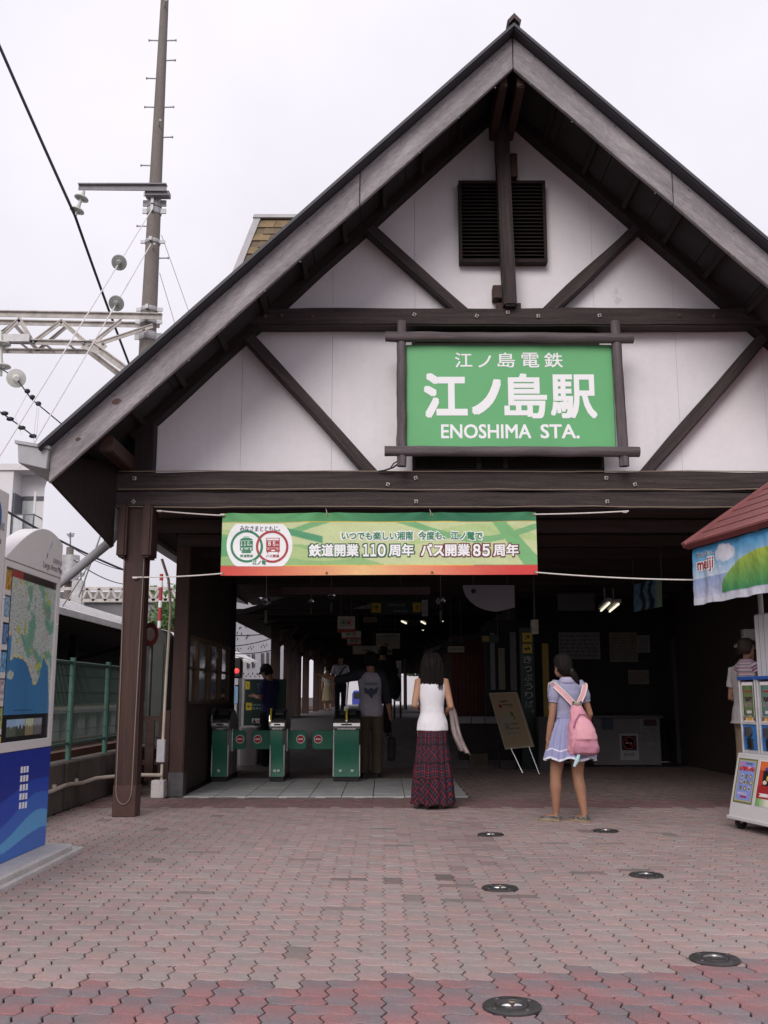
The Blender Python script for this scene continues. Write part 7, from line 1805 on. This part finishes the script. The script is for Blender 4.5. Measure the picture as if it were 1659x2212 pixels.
skirt(root, 'skirt', mat('tartan', (1, 1, 1), .85, .05, 20., attr='Col'), SK, 16, .013, 360, 230, tartan, 1., hem=.012)
hairshell(root, hp, [(.135, -.01, .012, .012), (.130, -.012, .05, .055), (.105, -.015, .082, .092), (.05, -.02, .104, .116), (-.02, -.03, .120, .120), (-.10, -.035, .132, .110), (-.17, -.045, .138, .092), (-.225, -.055, .136, .070), (-.262, -.06, .124, .050)], (.03, .85), 120, .012, .075, 3)
for q in range(26):
    x = -.105 + .21 * q / 25 + rnd.uniform(-.006, .006); L_ = rnd.uniform(.05, .12) + (.03 if q > 17 else 0); mb = MB(); y_ = -.075 - .035 * math.cos(x * 14)
    mb.tube([hp((x, y_ + .012, -.15)), hp((x * 1.02, y_, -.21)), hp((x * 1.03 + .01, y_ - .006, -.24 - L_ * .4)), hp((x * 1.03 + rnd.uniform(-.006, .012), y_ - .004, -.235 - L_))], [.010, .011, .007, .0015], 6); mb.build('hair_lock', HAIR, root, smooth=True, local=True)
SHB = mat('shoe_brown', (.16, .10, .05), .6, .2)
shoe(root, (-.085, -.02, 0), R(8), .98, SHB); shoe(root, (.085, -.02, 0), R(-8), .98, SHB)
# the cardigan trailing from her arm
cg = thing('cardigan', wp + Vector((.24, .06, .9)), 'beige grey knitted cardigan hanging from the woman\'s arm', 'cardigan')
mb = MB(); nn, mm = 22, 30
for j in range(mm + 1):
    t = j / mm
    for i in range(nn + 1):
        s = i / nn; wd_ = .05 + .10 * t * (1 - .35 * t); x = .185 + .11 * t + .05 * t * t + wd_ * (s - .5) + .012 * math.sin(t * 7); z = 1.10 - .52 * t - (.05 * (s - .3) * t); y = .09 + .03 * math.sin(s * 13 + t * 2) * (.3 + t) + .01 * math.sin(s * 29)
        mb.v.append((wp.x + x, wp.y + y - .06, z))
q = nn + 1; mb.f = [(j * q + i, j * q + i + 1, (j + 1) * q + i + 1, (j + 1) * q + i) for j in range(mm) for i in range(nn)]; mb.mi = [0] * len(mb.f)
o = mb.build('knit', fabric('cardigan_knit', (.30, .24, .23), .15, 25., .3), cg, smooth=True, fix=False); so = o.modifiers.new('s', 'SOLIDIFY'); so.thickness = .014

# --- the girl with the pink rucksack
gp_ = ground(1236, 1775); gp_.z = 0; GY = R(10)
root, J, hp, k, T = person(gp_, GY, 'girl in a lavender dress with a ponytail and checked slip-ons, seen from behind', 1.545, True, .74,
    arms=dict(shL=(-.142, -.01, 1.372), shR=(.142, -.01, 1.372), elL=(-.190, -.015, 1.07), wrL=(-.228, .03, .81), elR=(.232, -.01, 1.09), wrR=(.20, .14, .88)),
    legs=dict(kneeL=(-.142, .06, .47), kneeR=(.085, .02, .47), ankL=(-.140, .09, .085), ankR=(.122, -.04, .085), hipL=(-.10, 0, .86), hipR=(.085, 0, .86), footL=(-.62, .8, 0), footR=(-.45, .9, 0)), headp=(-.045, .012, .0), hyaw=R(22), voxel=.007, feet=True, lg=1.13)
LAV = fabric('lavender_cotton', (.285, .285, .41), .10, 8., .3)
o = shirt(root, J, T, k, LAV, 1.045 * k, 1.455 * k, 0, .014, seed=6., amp=.008, name='dress_bodice')
for s, sx in (('L', -1), ('R', 1)):    # gathered puff sleeves
    sh, el = J['sh' + s], J['el' + s]; d = (el - sh).normalized(); mb = MB(); n = 30; prof = [(-.065, .030), (-.045, .042), (.0, .052), (.045, .061), (.085, .063), (.112, .057), (.130, .047), (.140, .045), (.147, .049)]
    a0 = d.cross(Vector((0, 1, 0))).normalized(); b0 = d.cross(a0)
    for h, r in prof:
        for q in range(n):
            a = 6.28318 * q / n; rr = r * (1 + .05 * math.sin(a * 9 + h * 20)); mb.v.append(tuple(sh + d * h + a0 * rr * math.cos(a) + b0 * rr * math.sin(a)))
    for i in range(len(prof) - 1):
        for q in range(n): q2 = (q + 1) % n; mb.f.append((i * n + q, i * n + q2, (i + 1) * n + q2, (i + 1) * n + q))
    mb.f.append(tuple(range(n))); mb.mi = [0] * len(mb.f); o = mb.build('puff_sleeve', LAV, root, smooth=True, local=True); so = o.modifiers.new('s', 'SOLIDIFY'); so.thickness = .004
WTR = fabric('white_trim', (.70, .70, .75), .05)
SG = [(1.055, 0, 0, .118, .094), (1.02, 0, -.005, .130, .108), (.94, 0, -.012, .165, .135), (.80, 0, -.012, .205, .165), (.63, 0, -.01, .245, .195)]
SG = [(z * .91, cx, cy, rx, ry) for z, cx, cy, rx, ry in SG]
def lavcol(u, v): return (212, 212, 226) if v > .972 or .845 < v < .862 else (143, 144, 178)
skirt(root, 'dress_skirt', mat('lavender_print', (1, 1, 1), .85, .08, 10., .2, attr='Col'), SG, 14, .016, 240, 110, lavcol, 2., hem=.014)
mb = MB(); mb.rings([(1.0 * .955, 0, 0, .125, .100), (1.025 * .955, 0, 0, .124, .099), (1.045 * .955, 0, 0, .120, .096)], 40, False); mb.build('waistband', fabric('lavender_band', (.25, .25, .39)), root, smooth=True, local=True)
mb = MB(); n = 36
for r_, (z, rr, dz) in enumerate(((1.425, .058, 0), (1.455, .062, 0), (1.40, .090, 0))):
    for q in range(n + 1):
        a = math.pi / 2 + .35 + (2 * math.pi - .7) * q / n; mb.v.append((rr * k * 1.08 * math.cos(a) - .01, rr * k * math.sin(a) - .004, z * k + (.012 if math.sin(a) < 0 else 0)))
mb.f = [(r_ * (n + 1) + q, r_ * (n + 1) + q + 1, (r_ + 1) * (n + 1) + q + 1, (r_ + 1) * (n + 1) + q) for r_ in range(2) for q in range(n)]; mb.mi = [0] * len(mb.f)
o = mb.build('collar', fabric('lavender_pale', (.38, .36, .50)), root, smooth=True, local=True, fix=False); so = o.modifiers.new('s', 'SOLIDIFY'); so.thickness = .005
hairshell(root, hp, [(.130, -.008, .012, .012), (.126, -.010, .048, .055), (.105, -.012, .074, .088), (.06, -.014, .089, .107), (.01, -.018, .091, .109), (-.04, -.030, .082, .094), (-.08, -.045, .058, .062), (-.10, -.055, .034, .036)], (.045, 1.15), 84, .004, .01, 4)
pt = hp((.028, -.100, -.045)); mb = MB(); iv = Matrix.Rotation(GY, 3, 'Z').inverted()
pts = [hp((.015, -.075, -.02)), pt, hp((.060, -.118, -.105)), hp((.100, -.112, -.175)), hp((.140, -.09, -.245)), hp((.162, -.075, -.29))]
mb.tube(pts, [.026, .034, .036, .031, .022, .005], 16)
for q in range(9): a = q * .7; off = Vector((.018 * math.cos(a), .014 * math.sin(a), 0)); mb.tube([p + off * (1 - i * .08) for i, p in enumerate(pts[1:])], [.012, .012, .010, .007, .003], 6)
mb.build('ponytail', HAIR, root, smooth=True, local=True)
mb = MB(); mb.tube([pt - Vector((.006, 0, .006)), pt + Vector((.010, -.003, -.012))], .037, 14); mb.build('hair_tie', BLACK, root, local=True)
CHK = mat('checked_canvas', (1, 1, 1), .8)
t_ = CHK.node_tree; b_ = t_.nodes['Principled BSDF']; ck = t_.nodes.new('ShaderNodeTexChecker'); ck.inputs['Scale'].default_value = 70; ck.inputs['Color1'].default_value = (.015, .015, .02, 1); ck.inputs['Color2'].default_value = (.22, .205, .19, 1)
tcn = t_.nodes.new('ShaderNodeTexCoord'); t_.links.new(tcn.outputs['Object'], ck.inputs['Vector']); t_.links.new(ck.outputs[0], b_.inputs['Base Color'])
SOLE = mat('straw_sole', (.32, .22, .13), .85, .2, 40.)
shoe(root, (J['ankL'].x, J['ankL'].y, 0), R(38), .93, CHK, SOLE, 'slip_on_shoe'); shoe(root, (J['ankR'].x, J['ankR'].y, 0), R(27), .93, CHK, SOLE, 'slip_on_shoe')
# rucksack worn on her back
PK = fabric('pink_canvas', (.62, .28, .34), .08, 7., .25); PKD = fabric('pink_canvas_lower', (.46, .20, .27), .08, 7., .25); PKP = fabric('pink_strap', (.64, .33, .37), .06)
bg_ = thing('backpack', gp_ + Vector((.06, -.16, .8)), 'pink canvas rucksack with cream edged straps on the girl\'s back', 'backpack')
RM = Matrix.Rotation(GY, 4, 'Z'); RM.translation = gp_
def bk(p): return RM @ Vector(p)
def bag(rings, m_, nm, n=40, pw=2.6, fold=.012, seed=1):
    rings = [tuple(rings[i][j] * (1 - q / 5) + rings[i + 1][j] * q / 5 for j in range(5)) for i in range(len(rings) - 1) for q in range(5)] + [rings[-1]]
    mb = MB()
    for z, cx, cy, rx, ry in rings:
        for q in range(n):
            a = 6.28318 * q / n; c_, s_ = math.cos(a), math.sin(a); r = (abs(c_) ** pw + abs(s_) ** pw) ** (-1 / pw); r *= 1 + fold / .1 * mnoise.fractal((c_ * 2.5 + seed, s_ * 2.5, z * 14), 1., 2., 3)
            mb.v.append(tuple(bk((cx + rx * r * c_, cy + ry * r * s_, z))))
    L = len(rings)
    for i in range(L - 1):
        for q in range(n): q2 = (q + 1) % n; mb.f.append((i * n + q, i * n + q2, (i + 1) * n + q2, (i + 1) * n + q))
    mb.f += [tuple(range(n - 1, -1, -1)), tuple((L - 1) * n + q for q in range(n))]; mb.mi = [0] * len(mb.f); return mb.build(nm, m_, bg_, smooth=True)
def br(z, cx, cy, rx, ry): return (z, cx, cy, rx, ry)
bag([br(.618, .062, -.155, .118, .055), br(.626, .062, -.16, .135, .075), br(.66, .062, -.175, .142, .088), br(.72, .060, -.185, .140, .095), br(.80, .055, -.185, .133, .095), br(.88, .046, -.18, .112, .085), br(.95, .038, -.172, .088, .07), br(1.02, .028, -.162, .066, .055), br(1.075, .020, -.152, .046, .042), br(1.10, .016, -.148, .036, .034)], PK, 'main_bag')
bag([br(.628, .068, -.215, .112, .055), br(.645, .068, -.235, .122, .062), br(.70, .068, -.245, .124, .064), br(.745, .068, -.238, .120, .056), br(.765, .068, -.225, .112, .04)], PKD, 'lower_pocket', seed=5)
bag([br(.735, .066, -.225, .110, .055), br(.77, .066, -.246, .112, .062), br(.85, .060, -.24, .098, .058), br(.93, .052, -.222, .076, .048), br(.985, .044, -.20, .052, .034)], fabric('pink_canvas_pale', (.68, .34, .39), .06, 7., .25), 'front_flap', seed=9)
mb = MB(); mb.tube([bk(p) for p in ((-.055, -.265, .87), (-.03, -.262, .94), (.015, -.252, .995), (.065, -.250, .992), (.118, -.255, .93), (.150, -.262, .86))], .006, 6); mb.build('zip_seam', mat('zip_mauve', (.34, .10, .20), .6), bg_, smooth=True)
mb = MB(); mb.tube([bk(p) for p in ((-.045, -.235, .785), (.0, -.285, .772), (.066, -.312, .768), (.13, -.288, .775), (.17, -.24, .79))], .006, 6); mb.build('pocket_seam', PKD, bg_, smooth=True)
def strap(pts, wd_, m_, nm, side=(1, 0, 0), th_=.006, edge=True):
    pts = [bk(p) for p in pts]; sd = Vector(side).normalized(); mb = MB(); e1 = MB(); e2 = MB(); rows = []
    for i in range(len(pts) - 1):
        for q in range(5): rows.append(pts[i].lerp(pts[i + 1], q / 5))
    rows.append(pts[-1]); L = len(rows); A = []; B = []
    for i, p in enumerate(rows):
        d = (rows[min(i + 1, L - 1)] - rows[max(0, i - 1)]).normalized(); s_ = (d.cross(Vector((0, 1, .15)))).normalized(); nr = s_.cross(d).normalized(); A.append(p - s_ * wd_ / 2); B.append(p + s_ * wd_ / 2)
        mb.v += [tuple(A[-1]), tuple(B[-1]), tuple(B[-1] + nr * th_), tuple(A[-1] + nr * th_)]
    for i in range(L - 1):
        for q in range(4): q2 = (q + 1) % 4; mb.f.append((i * 4 + q, i * 4 + q2, i * 4 + 4 + q2, i * 4 + 4 + q))
    mb.f += [(3, 2, 1, 0), tuple((L - 1) * 4 + q for q in range(4))]; mb.mi = [0] * len(mb.f); o = mb.build(nm, m_, bg_)
    if edge:
        for C_ in (A, B): em = MB(); em.tube(C_, .0055, 6); em.build('strap_edge', mat('cream_edge', (.66, .60, .52), .8), o, smooth=True)
strap([(-.155, .06, 1.20), (-.168, .0, 1.275), (-.155, -.075, 1.262), (-.085, -.125, 1.18), (-.002, -.155, 1.085)], .046, PKP, 'shoulder_strap')
strap([(.150, .06, 1.20), (.160, .0, 1.275), (.148, -.075, 1.262), (.105, -.125, 1.18), (.044, -.155, 1.085)], .044, PKP, 'shoulder_strap')
strap([(-.16, .05, 1.18), (-.165, .07, 1.05), (-.155, .02, .93), (-.115, -.10, .78), (-.08, -.16, .68)], .016, mat('webbing', (.28, .25, .20), .8), 'lower_strap', edge=False)
mb = MB(); mb.tube([bk((-.03, -.185, 1.098)), bk((.02, -.20, 1.088)), bk((.06, -.185, 1.10))], [(.006, .014)] * 3, 8); mb.build('neck_tab', mat('webbing', (0, 0, 0)), bg_)
for x in (-.02, .055): mb = MB(); mb.ball(bk((x, -.195, 1.105)), .011, .011, .011, 8, 6); mb.build('buckle', STEELD, bg_)
ch = thing('charm', gp_ + Vector((0, -.3, .58)), 'pale blue plush charm dangling below the pink rucksack', 'charm'); p = bk((-.025, -.25, .575)); mb = MB(); mb.tube([p + Vector((.02, 0, .055)), p + Vector((0, 0, 0)), p + Vector((-.03, 0, -.055))], [.014, .021, .012], 12); mb.build('plush', fabric('charm_blue', (.42, .60, .62)), ch, smooth=True); mb = MB(); mb.tube([p + Vector((.02, 0, .05)), p + Vector((.022, .02, .12))], .004, 6); mb.build('charm_cord', STEELD, ch)

# --- the man with a cap, looking at his phone, beyond the gates
cpz = ground(578, 1657); cpz.z = 0
root, J, hp, k, T = person(cpz, R(62), 'man in a black cap and navy T-shirt looking down at his phone behind the gates', 1.70, False, .9,
    arms=dict(elL=(-.22, .03, 1.12), wrL=(-.06, .26, 1.16), elR=(.22, .03, 1.12), wrR=(.05, .27, 1.17)), headp=(0, .05, -.02), hnod=R(-28), voxel=.009)
NAV = fabric('navy_cotton', (.040, .043, .14), .15); shirt(root, J, T, k, NAV, .80 * k, 1.44 * k, .75, .018, seed=8., flare=.01, amp=.009, name='t_shirt'); trousers(root, J, T, k, fabric('black_trousers', (.014, .014, .018), .2), 2., 1.25, seed=3.)
face(hp, root, k)
hairshell(root, hp, SHORT, (.05, 1.1), 64, .003, .008, 8)
mb = MB(); L = [(.0, .008), (.03, .052), (.06, .082), (.085, .098), (.11, .104)]
for h, r in L:
    for q in range(24): a = 6.28318 * q / 24; mb.v.append(tuple(hp((r * .90 * math.cos(a), -.01 + r * 1.05 * math.sin(a), .148 - h))))
for i in range(len(L) - 1):
    for q in range(24): q2 = (q + 1) % 24; mb.f.append((i * 24 + q, i * 24 + q2, (i + 1) * 24 + q2, (i + 1) * 24 + q))
mb.f.append(tuple(range(24))); mb.mi = [0] * len(mb.f); cp_ = mb.build('cap', fabric('black_cap', (.012, .012, .014)), root, smooth=True, local=True)
def brim(hp, cp_, root, m_):
    mb = MB(); n = 10
    for q in range(n + 1):
        a = math.pi * (.16 + .68 * q / n); mb.v.append(tuple(hp((.092 * math.cos(a), -.01 + .105 * math.sin(a), .042)))); mb.v.append(tuple(hp((.086 * math.cos(a), -.01 + (.105 + .075 * math.sin((q / n) * math.pi)) * math.sin(a), .030))))
    mb.f = [(2 * q, 2 * q + 1, 2 * q + 3, 2 * q + 2) for q in range(n)]; mb.mi = [0] * n; o = mb.build('brim', m_, cp_, local=True, fix=False); so = o.modifiers.new('s', 'SOLIDIFY'); so.thickness = .004
brim(hp, cp_, root, mat('black_cap', (0, 0, 0)))
for x in (-.09, .09): shoe(root, (x, -.01, 0), R(-8 if x > 0 else 8), 1., BLACK)
Rc = Matrix.Rotation(R(62), 4, 'Z'); Rc.translation = cpz; p = Rc @ (Vector((-.01, .335, 1.185)) * k); ph = MB(); ph.obox(p, Rc.to_3x3() @ Vector((.035, 0, 0)), Rc.to_3x3() @ Vector((0, .055, .03)), Rc.to_3x3() @ Vector((0, -.003, .005))); tag(ph.build('mobile_phone', BLACK, None, bevel=.003), 'dark mobile phone held by the man in the black cap', 'phone')

# --- the man in the raglan shirt at the wide gate
rp = ground(800, 1679); rp.z = 0
root, J, hp, k, T = person(rp, R(3), 'man in a grey raglan shirt with black sleeves, one arm stretched out over the gate', 1.80, False, .85,
    arms=dict(elL=(-.44, .05, 1.32), wrL=(-.66, .12, 1.38), elR=(.23, -.02, 1.10), wrR=(.27, .06, .85)), headp=(.0, .01, 0), voxel=.009)
RG = fabric('raglan_grey', (.36, .34, .39), .08); RGB = fabric('raglan_black', (.024, .024, .032), .15)
o = shirt(root, J, T, k, RG, .82 * k, 1.44 * k, 0, .020, seed=12., flare=.018, amp=.009, name='raglan_shirt')
for s, q in (('L', .9), ('R', 1.05)):
    sh, el, wr = J['sh' + s], J['el' + s], J['wr' + s]; sx = -1 if s == 'L' else 1; mb = MB()
    e_ = el if s == 'L' else el.lerp(wr, .3)
    mb.tube([Vector((sx * .045, -.01, 1.43)) * k, sh + Vector((-sx * .03, -.005, .0)) * k, sh.lerp(el, .4), el, e_.lerp(wr, .25 if s == 'L' else .1)], [.050 * k, .088 * k, .070 * k, .060 * k, .056 * k], 14); fused(mb, 'raglan_sleeve', RGB, root, .010, 3)
mb = MB(); mb.prism([(-.10, .05), (-.03, .02), (.0, .05), (.04, .02), (.11, .06), (.09, -.03), (.04, -.06), (.01, -.12), (-.03, -.06), (-.09, -.03)], (0, -.138 * k, 1.17 * k), (1, 0, 0), (0, 0, 1), (0, .012, 0)); mb.build('shirt_print', mat('print_bluegrey', (.06, .075, .11), .8), root, local=True)
mb = MB(); mb.box(-.09, .09, -.142 * k, -.125 * k, 1.245 * k, 1.285 * k); mb.build('shirt_print', mat('print_bluegrey2', (.17, .175, .21), .8, .3, 40.), root, local=True)
trousers(root, J, T, k, fabric('olive_trousers', (.095, .072, .048), .2), 2., 1.3, seed=5.); hairshell(root, hp, SHORT, (.045, 1.05), 64, .006, .012, 12, k=1.); face(hp, root, k)
for x in (-.095, .095): shoe(root, (x, -.01, 0), R(-9 if x > 0 else 9), 1.05, BLACK)
tb = thing('tote_bag', rp + Vector((.33, .05, .45)), 'small dark bag held low by the man in the raglan shirt', 'bag'); c = rp + Vector((.31, .07, 0)); mb = MB(); mb.obox(c + Vector((0, 0, .40)), (.06, 0, 0), (0, .11, 0), (0, 0, .17)); mb.build('bag_body', fabric('bag_black', (.012, .012, .014)), tb, bevel=.03)
mb = MB(); mb.tube([c + Vector((0, -.08, .56)), c + Vector((-.01, -.03, .80)), c + Vector((-.01, .03, .80)), c + Vector((0, .08, .56))], .007, 6); mb.build('handle', fabric('bag_black', (0, 0, 0)), tb)

# --- figures farther along the platform
dz = ground(832, 1640, .0); y = 18.9
root, J, hp, k, T = person(Vector((-.02, y, .44)), R(0), 'person in black with a straw hat and dark shoulder bag beyond the raglan shirt', 1.66, False, .8, voxel=.012)
BLKC = fabric('black_coat', (.012, .012, .015), .2); shirt(root, J, T, k, BLKC, .72 * k, 1.44 * k, 1.7, .045, .012, 21., .012, 'jacket', .04, .07); trousers(root, J, T, k, BLKC, 2., 1.3, .012, 22.); hairshell(root, hp, SHORT, (.045, 1.05), 48, .004, .01, 22)
mb = MB(); mb.lathe([(.125, .045), (.09, .055), (.088, .13), (.07, .15), (0, .155)], hp((0, -.008, 0)), 'Z', 24); mb.build('straw_hat', mat('straw', (.23, .17, .10), .8, .2, 60.), root, local=True)
for x in (-.09, .09): shoe(root, (x, -.01, 0), 0, 1., BLACK)
sb_ = thing('shoulder_bag', Vector((.22, y - .08, 1.35)), 'black shoulder bag on the person in the straw hat', 'bag'); mb = MB(); mb.ball((.20, y - .12, 1.33), .12, .10, .24, 14, 10); mb.build('bag_body', BLKC, sb_, smooth=True)
wpos = Vector((at(735, 1538, 29.5).x, 29.5, .63))
root, J, hp, k, T = person(wpos, R(185), 'man in a white open collar shirt with a bag strap, walking towards the gates', 1.70, False, .8, arms=dict(elR=(.24, .02, 1.13), wrR=(.20, .14, .95)), voxel=.012)
shirt(root, J, T, k, fabric('office_white', (.62, .60, .64), .05), .95 * k, 1.44 * k, .8, .018, .012, 31., .008); trousers(root, J, T, k, fabric('dark_trousers', (.018, .018, .022)), 2., 1.25, .012, 32.); hairshell(root, hp, SHORT, (.045, 1.05), 48, .004, .01, 32); face(hp, root, k)
for x in (-.09, .09): shoe(root, (x, -.01, 0), 0, 1., BLACK)
mb = MB(); mb.tube([Vector((-.15, .10, 1.40)) * k, Vector((-.02, .135, 1.22)) * k, Vector((.13, .12, 1.02)) * k], .018, 8); mb.build('bag_strap', BLKC, root, local=True)
kpos = Vector((at(707, 1531, 38.).x, 38., .64))
root, J, hp, k, T = person(kpos, R(175), 'distant woman in a beige blouse and khaki skirt on the platform', 1.56, True, .8, voxel=.014)
shirt(root, J, T, k, fabric('beige_blouse', (.42, .38, .33)), .98 * k, 1.44 * k, .8, .018, .014, 41., .006, 'blouse'); skirt(root, 'skirt', fabric('khaki_cloth', (.30, .24, .14)), [(1.0 * k, 0, 0, .125, .10), (.85 * k, 0, -.01, .17, .13), (.36 * k, 0, -.01, .20, .17)], 8, .01, 60, 12, None, 5.); hairshell(root, hp, SHORT[:-1] + [(-.10, -.03, .085, .08)], (.045, 1.0), 48, .004, .01, 42); face(hp, root, k)
for x in (-.085, .085): shoe(root, (x, -.01, 0), 0, .93, BLACK)

# --- the man with a child on his arm, at the stall
mpos = ground(1628, 1742); mpos.z = 0
root, J, hp, k, T = person(mpos, R(-72), 'man in a white T-shirt and beige cap carrying a child by the snack stall', 1.76, False, .9,
    arms=dict(elL=(-.235, -.02, 1.10), wrL=(-.06, .25, 1.06), elR=(.255, .0, 1.10), wrR=(.30, .23, .99)), headp=(.0, .0, .0), voxel=.009)
shirt(root, J, T, k, fabric('white_tee', (.56, .52, .50), .08), .84 * k, 1.44 * k, .6, .024, seed=51., flare=.02, amp=.010, name='t_shirt'); trousers(root, J, T, k, fabric('khaki_trousers', (.25, .185, .12), .15), 1.62, 1.55, seed=52., top=.95 * k); hairshell(root, hp, SHORT, (.05, 1.1), 64, .003, .01, 52); face(hp, root, k)
mb = MB()
for h, r in L:
    for q in range(24): a = 6.28318 * q / 24; mb.v.append(tuple(hp((r * .92 * math.cos(a), -.01 + r * 1.06 * math.sin(a), .150 - h))))
for i in range(len(L) - 1):
    for q in range(24): q2 = (q + 1) % 24; mb.f.append((i * 24 + q, i * 24 + q2, (i + 1) * 24 + q2, (i + 1) * 24 + q))
mb.f.append(tuple(range(24))); mb.mi = [0] * len(mb.f); cp_ = mb.build('cap', fabric('beige_cap', (.30, .24, .19)), root, smooth=True, local=True); brim(hp, cp_, root, mat('beige_cap', (0, 0, 0)))
for x in (-.09, .09): shoe(root, (x, -.01, 0), R(-9 if x > 0 else 9), 1.02, mat('grey_trainer', (.2, .19, .18), .7))
# the child: seated on the arm, leaning on the man's shoulder
Rm_ = Matrix.Rotation(R(-72), 3, 'Z')
cpos_ = mpos + Vector((-.06, -.23, 0)); 
ck_ = 1.02 / 1.7
root = thing('person', cpos_ + Vector((0, 0, .0)), 'small child in a striped T-shirt and navy trousers held on the man\'s arm', 'person', None, R(-62)); zb = .92
def cz(x, y, z): return Vector((x, y, zb + z))
mb = MB(); TC = [(zb + z, cx, cy, rx, ry) for z, cx, cy, rx, ry in ((.28, 0, 0, .085, .075), (.34, 0, 0, .10, .085), (.44, 0, 0, .098, .078), (.54, 0, 0, .10, .075), (.60, 0, 0, .098, .065), (.63, 0, 0, .06, .05))]
mb.rings(TC, 18); mb.tube([cz(0, 0, .60), cz(0, .01, .70)], .036, 10); hp = head(mb, cz(0, .015, .755), .86, R(-10))
for sx in (-1, 1):
    mb.tube([cz(sx * .06, 0, .585), cz(sx * .105, 0, .575), cz(sx * .14, .03, .47), cz(sx * .10, .13, .44)], [.034, .034, .028, .022], 10); hand(mb, cz(sx * .10, .13, .44), (-sx * .3, 1, 0), (0, 0, 1), .6)
    mb.tube([cz(sx * .05, 0, .32), cz(sx * .085, .14, .24), cz(sx * .09, .12, .02), cz(sx * .09, .14, -.02)], [.058, .052, .034, .03], 10)
fused(mb, 'body', skin_m(.92), root, .007, 4)
def stripe(u, v):
    q = (v * 8.5) % 1.; return (70, 74, 120) if q < .2 else ((186, 96, 112) if .32 < q < .5 else (226, 212, 216))
SM = mat('striped_jersey', (1, 1, 1), .85, .05, 20., attr='Col')
skirt(root, 'striped_t_shirt', SM, [(zb + .635, 0, 0, .055, .048), (zb + .605, 0, 0, .105, .072), (zb + .54, 0, 0, .112, .086), (zb + .44, 0, 0, .110, .090), (zb + .30, 0, 0, .118, .098)], 6, .006, 60, 60, stripe, 3.)
for sx in (-1, 1):
    mb = MB(); a, b = cz(sx * .085, 0, .585), cz(sx * .13, .018, .50); n = 20; d = (b - a).normalized(); a0 = d.orthogonal().normalized(); b0 = d.cross(a0)
    for i in range(11):
        for q in range(n): an = 6.28318 * q / n; r = .045 + .006 * i / 10; mb.v.append(tuple(a + (b - a) * i / 10 + a0 * r * math.cos(an) + b0 * r * math.sin(an))); mb.c.append(lin(stripe(0, i / 10 * .35)))
    mb.f = [(i * n + q, i * n + (q + 1) % n, (i + 1) * n + (q + 1) % n, (i + 1) * n + q) for i in range(10) for q in range(n)]; mb.mi = [0] * len(mb.f); mb.build('striped_sleeve', SM, root, smooth=True, local=True)
mb = MB(); mb.rings([(zb + z, 0, 0, rx, ry) for z, rx, ry in ((.24, .085, .08), (.30, .112, .098), (.36, .108, .09))], 18)
for sx in (-1, 1): mb.tube([cz(sx * .05, 0, .31), cz(sx * .085, .14, .24), cz(sx * .09, .12, .06)], [.075, .066, .052], 12)
fused(mb, 'trousers', fabric('child_navy', (.014, .016, .03)), root, .008, 3); hairshell(root, hp, SHORT, (.045, 1.05), 60, .005, .012, 61, m_=mat('brown_hair', (.03, .018, .013), .5, .4, 4., .4, stretch=(22, 22, 1.5))); face(hp, root, .86)
for sx in (-1, 1): shoe(root, cz(sx * .09, .12, -.09), 0, .55, mat('child_shoe_blue', (.05, .08, .35), .6), mat('child_shoe_red', (.5, .06, .08), .6))
